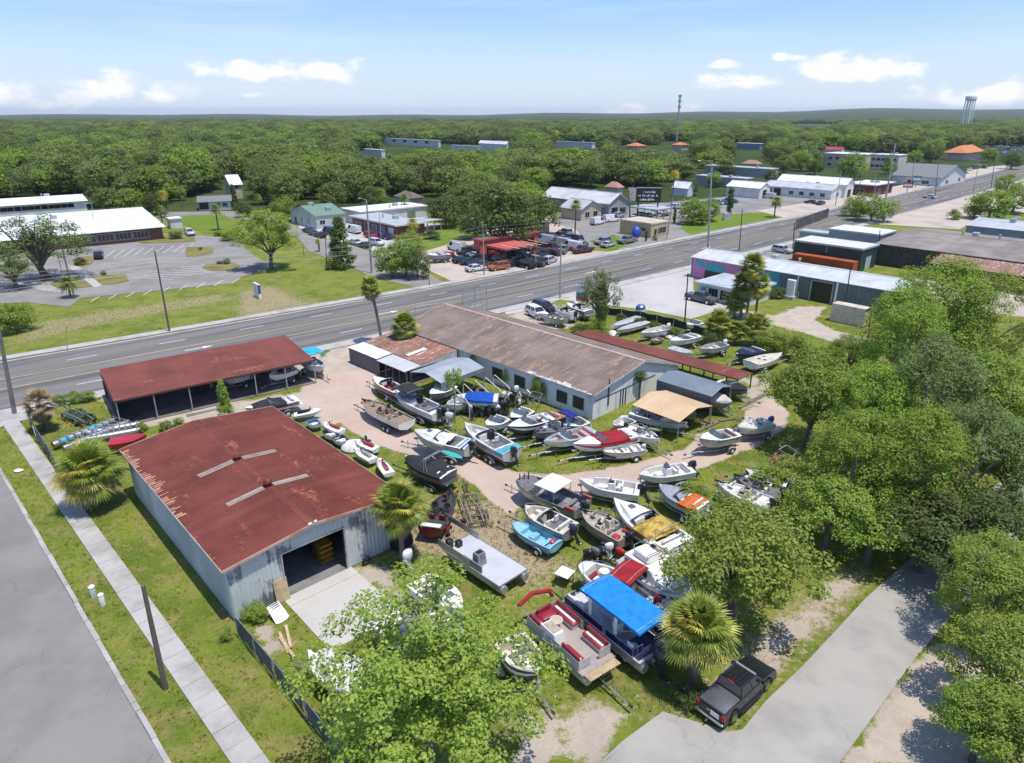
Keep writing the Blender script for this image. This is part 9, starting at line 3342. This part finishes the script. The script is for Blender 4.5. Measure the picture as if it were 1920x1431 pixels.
# ---- rough grass: thousands of tufts nobody could count
def grass_tufts():
	rs=np.random.RandomState(9)
	n=90000
	P2=np.stack([rs.uniform(-62,62,n),20+88*rs.uniform(0,1,n) ** 1.25],1)
	hard=np.full(n,-9.0)
	for ch,st,so,poly in ZONES:
		if ch<2:
			hard=np.maximum(hard,poly_dist(P2,poly))
	for nm in ("side_street","concrete_lane","concrete_apron","concrete_apron.001","concrete_lot","pavement_corner"):
		me=bpy.data.objects[nm].data
		k=len(me.vertices) // 2
		hard=np.maximum(hard,poly_dist(P2,np.array([v.co[:2] for v in me.vertices[:k]])))
	w0,w1=sL0-sd*6,sL0+sd*80
	strip_=[w0,w1,w1+sn*wW,w0+sn*wW]
	hard=np.maximum(hard,poly_dist(P2,np.array([p[:2] for p in strip_])))
	spd=np.full(n,1e9)
	for a,b in zip(SPL[:60],SPL[1:61]):
		a,b=np.array(a),np.array(b)
		t_=np.clip(((P2-a) @ (b-a))/max((b-a) @ (b-a),1e-6),0,1)
		spd=np.minimum(spd,np.hypot(*(P2-a-t_[:,None]*(b-a)).T))
	for (A2,ang,W2,D2) in ((SHA,SHU,SHW,SHD),(OPA,OPU,OPW,OPD),(WKA,WKU,WKW,WKD)):
		c_,s_=math.cos(ang),math.sin(ang)
		dx,dy=P2[:,0]-A2.x,P2[:,1]-A2.y
		lx,ly=dx*c_+dy*s_,-dx*s_+dy*c_
		hard=np.where((lx>-.1) & (lx<W2+.1) & (ly>-.1) & (ly<D2+.1),9,hard)
	edge=np.exp(-np.abs(hard+.25)/.35)
	okp=(hard<-.05) & (spd>21.5) & (rs.uniform(0,1,n)<.45+.55*edge)
	P2,edge=P2[okp],edge[okp]
	n=len(P2)
	V,F=[],[]
	nb=4
	h=(.05+.10*rs.uniform(0,1,n) ** 2)*(1+1.1*edge)
	for k in range(nb):
		a=rs.uniform(0,6.283,n)
		d=np.stack([np.cos(a),np.sin(a),np.zeros(n)],1)
		s2=np.stack([-np.sin(a),np.cos(a),np.zeros(n)],1)
		base=np.column_stack([P2+rs.uniform(-.09,.09,(n,2)),np.full(n,-.05)])
		tip=base+d*(h*.7)[:,None]+np.array([0,0,1])*(h+.05)[:,None]
		V.append(np.stack([base-s2*.03,base+s2*.03,tip],1))
	V=[np.concatenate(V).reshape(-1,3)]
	# taller weeds grown up round the parked trailers
	tr=np.array([o.matrix_basis @ Vector((rs.uniform(0,5),rs.uniform(-1.3,1.3),0)) for o in COL.objects if o.name.startswith("boat_trailer") for _ in range(26)])[:,:2]
	for ch,so in ((0,0),(1,0)):
		dd=np.max([poly_dist(tr,z_[3]) for z_ in ZONES if z_[0] == ch],0)
		tr=tr[dd<.2]
	n=len(tr)
	h=rs.uniform(.15,.42,n)
	for k in range(7):
		a=rs.uniform(0,6.283,n)
		d=np.stack([np.cos(a),np.sin(a),np.zeros(n)],1)
		s2=np.stack([-np.sin(a),np.cos(a),np.zeros(n)],1)
		base=np.column_stack([tr+rs.uniform(-.12,.12,(n,2)),np.full(n,-.06)])
		tip=base+d*(h*.55)[:,None]+np.array([0,0,1])*(h+.05)[:,None]
		V.append(np.stack([base-s2*.035,base+s2*.035,tip],1).reshape(-1,3))
	V=np.concatenate(V)
	me=fast_mesh("grass_tufts",V,np.arange(len(V)).reshape(-1,3))
	o=put("grass_tufts",me,GRASSM,kind='stuff')
	o['label']="short rough grass and weeds over the yard and verges"
GRASSM=leaf_mat("grass_blade",(.200,.250,.034),(.31,.32,.075),(.34,.29,.11),trans=.45,clump=.35)
grass_tufts()
# -------- the woodland
# outline of the wooded ground, and view lanes that the photo shows open
WOOD=[np.array(G(u,v)) for u,v in ((-400,232),(-700,380),(-300,395),(-60,385),(150,366),(205,388),(262,402),(300,396),(345,372),(440,372),(472,396),(540,410),(556,390),(610,378),(640,380),(800,382),(822,408),(862,424),(1000,412),(1012,372),(1050,352),(1170,356),(1250,368),(1300,364),(1312,352),(1330,325),(1450,322),(1545,318),(1560,300),(1690,322),(1700,300),(1765,300),(1775,296),(1850,296),(1870,286),(1930,272),(2100,285),(2400,270),(2200,232))]
KEEP=[(335,440,360,400),(425,455,325,350),(720,826,262,278),(680,720,276,290),(845,955,266,276),(1040,1115,264,274),(1165,1212,266,278),(1254,1290,268,276),(1380,1428,266,276),(1392,1430,300,318),(1545,1586,274,286),(1490,1560,229,238),(1770,1845,268,292),(1845,1925,262,284),(1318,1450,312,326),(1134,1170,345,358),(1262,1300,338,356),(738,795,362,376),(1005,1180,348,384),(1540,1700,282,300),(1250,1290,262,268)]
# highway corridor stays open
rsW=np.random.RandomState(17)
pts=[]
y=172.0
while y<11000:
	step=max(12.5,y/50)
	xw=y*.86+60
	xs=np.arange(-xw,xw,step)
	xs=xs+rsW.uniform(-.42,.42,len(xs))*step
	ys=y+rsW.uniform(-.45,.45,len(xs))*step
	pts.append(np.stack([xs,ys,np.full(len(xs),step)],1))
	y += step
pts=np.concatenate(pts)
ok=poly_dist(pts[:,:2],WOOD)>2
inroad=np.zeros(len(pts),bool)
spn=np.array(SPL)
for i in range(0,len(pts)):
	if pts[i,1]<1200 and pts[i,0]>-50:
		dd=np.min(np.hypot(spn[:,0]-pts[i,0],spn[:,1]-pts[i,1]))
		inroad[i]=dd<34
ok &= ~inroad
pts=pts[ok]
keep=[]
for (x,y,st) in pts:
	rr=st*.66*rsW.uniform(.78,1.42)
	rr=max(5.6,min(rr,80))
	hh=min(1.9*rr,16.5+rsW.uniform(-4.5,3.5))
	u0,vb=PX(x,y,0)
	_,vt=PX(x,y,hh)
	pr=rr/y*FPX
	bad=False
	for (a,b,c,d) in KEEP:
		if u0+pr>a and u0-pr<b and vt<d and vb>c-1 and vb>(c+d)/2:
			# only trees that stand in front would hide it
			if vt<c+(d-c)*.28:
				bad=True
				break
	if not bad:
		keep.append((x,y,rr,hh))
keep=np.array(keep)
vis=np.array([(-60<PX(x,y,0)[0]<1980) for x,y,_,_ in keep])
order=np.argsort(keep[:,1]+(~vis)*1e6)
IND=order[:290]
REST=order[290:]
WC=[("rounded mid-green tree",LEAFFAR),("dark crowned tree",LEAFD),("yellow-green tree",LEAFM),("greyish mossy tree",LEAFG)]
SPOT=((0,"left of the office roof"),(90,"behind the raised office block"),(185,"behind the right end of the office"),(290,"left of the wooden pole by the bungalow"),(360,"behind the bungalow"),(440,"near the tall cream house"),(510,"left of the green-roofed hall"),(590,"behind the green-roofed hall"),(680,"behind the white flat-roofed building"),(770,"behind the brown-roofed house"),(850,"left of the broad dark oak"),(940,"behind the broad dark oak"),(1040,"behind the grey gable building"),(1156,"right of the thin mast"),(1290,"behind the pale sheds"),(1480,"near the two-storey tan block"),(1e5,"beside the far highway"))
rT=random.Random(31)
for i in IND:
	x,y,rr,hh=keep[i]
	k=rT.choices((0,1,2,3),(5,3,3,1.6))[0]
	u0=PX(x,y,0)[0]
	sp=min(SPOT,key=lambda q:abs(q[0]-u0))[1] if u0<1600 else SPOT[-1][1]
	row=("front","second","third","fourth","fifth","sixth","seventh","eighth","ninth","tenth")[min(9,max(0,int((y-176)/19)))]
	if u0<1600:
		du=u0-min(SPOT,key=lambda q:abs(q[0]-u0))[0]
		sp += ", to the left" if du<-14 else (", to the right" if du>14 else "")
	lb=("small " if rr<7.4 else ("wide " if rr>9.4 else ""))+WC[k][0]+", "+row+" row, "+sp
	tree_at(float(x),float(y),float(rr),'mid' if y<330 else 'far',lb,mat=WC[k][1],zs=float(hh/(2.0*rr)),group="woodland trees seen one by one")
# the rest of the forest, thousands of crowns, as one mass
def forest_mass():
	K=keep[REST]
	rsv=np.random.RandomState(5)
	me=bpy.data.meshes.new("woodland")
	n=len(K)
	me.vertices.add(n)
	me.vertices.foreach_set("co",np.column_stack([K[:,0],K[:,1],np.full(n,-.3)+np.clip((K[:,1]-3000)/5000,0,1)*(6+62*np.clip((np.arctan2(K[:,0],K[:,1])+.05)/.5,0,1))*1.0]).astype(np.float32).ravel())
	a=me.attributes.new("size",'FLOAT_VECTOR','POINT')
	zs=K[:,3]/2.0
	a.data.foreach_set("vector",np.column_stack([K[:,2],K[:,2],zs]).astype(np.float32).ravel())
	a=me.attributes.new("turn",'FLOAT','POINT')
	a.data.foreach_set("value",rsv.uniform(0,6.28,n).astype(np.float32))
	a=me.attributes.new("pick",'INT','POINT')
	a.data.foreach_set("value",rsv.choice(6,n,p=[.24,.22,.16,.14,.14,.10]).astype(np.int32))
	me.update()
	o=bpy.data.objects.new("woodland",me)
	COL.objects.link(o)
	o['kind']='stuff'
	o['label']="dense green woodland stretching to the horizon"
	ng=bpy.data.node_groups.new("woodland",'GeometryNodeTree')
	ng.interface.new_socket("Geometry",in_out='INPUT',socket_type='NodeSocketGeometry')
	ng.interface.new_socket("Geometry",in_out='OUTPUT',socket_type='NodeSocketGeometry')
	N,L=ng.nodes,ng.links
	gi,go=N.new("NodeGroupInput"),N.new("NodeGroupOutput")
	join=N.new("GeometryNodeJoinGeometry")
	def attr(nm,ty):
		q=N.new("GeometryNodeInputNamedAttribute")
		q.data_type=ty
		q.inputs['Name'].default_value=nm
		return q.outputs['Attribute']
	size,turn,pick=attr("size",'FLOAT_VECTOR'),attr("turn",'FLOAT'),attr("pick",'INT')
	rot=N.new("ShaderNodeCombineXYZ")
	L.new(turn,rot.inputs[2])
	# sources: crowns of trees already standing in the scene, one per tint
	src=[]
	want=[LEAFFAR,LEAFD,LEAFM,LEAFG,LEAFD,LEAFM]
	used=set()
	for w in want:
		for ob in bpy.data.objects:
			if ob.name.startswith("crown") and ob.type == 'MESH' and ob.data in [PROTO[('far',v)][0] for v in range(5) if ('far',v) in PROTO] and ob.material_slots[0].material == w and ob.name not in used and ob.data.name not in [s.data.name for s in src if s.material_slots[0].material == w]:
				used.add(ob.name)
				src.append(ob)
				break
		else:
			src.append(src[0])
	for k,ob in enumerate(src):
		cmpn=N.new("FunctionNodeCompare")
		cmpn.data_type='INT'
		cmpn.operation='EQUAL'
		L.new(pick,cmpn.inputs[2])
		cmpn.inputs[3].default_value=k
		oi=N.new("GeometryNodeObjectInfo")
		oi.inputs['Object'].default_value=ob
		oi.inputs['As Instance'].default_value=True
		ip=N.new("GeometryNodeInstanceOnPoints")
		L.new(gi.outputs[0],ip.inputs['Points'])
		L.new(cmpn.outputs[0],ip.inputs['Selection'])
		L.new(oi.outputs['Geometry'],ip.inputs['Instance'])
		L.new(rot.outputs[0],ip.inputs['Rotation'])
		L.new(size,ip.inputs['Scale'])
		L.new(ip.outputs[0],join.inputs[0])
	L.new(join.outputs[0],go.inputs[0])
	md=o.modifiers.new("woodland",'NODES')
	md.node_group=ng
	return n
NF=forest_mass()
print("trees:",TCOUNT[0],"mass:",NF,"objects:",len(bpy.data.objects))
# -------- moist summer air
hz=MB().box(-16000,16000,-400,14500,-3,92)
HAZE=bpy.data.materials.new("haze")
HAZE.use_nodes=True
hn=HAZE.node_tree.nodes
hn.clear()
ho=hn.new("ShaderNodeOutputMaterial")
hv=hn.new("ShaderNodeVolumePrincipled")
hv.inputs['Color'].default_value=(.90,.94,.98,1)
hv.inputs['Density'].default_value=6.0e-5
hv.inputs['Anisotropy'].default_value=.3
HAZE.node_tree.links.new(hv.outputs[0],ho.inputs['Volume'])
o=hz.build("haze",HAZE,kind='stuff')
o['label']="thin pale summer haze over the whole view"
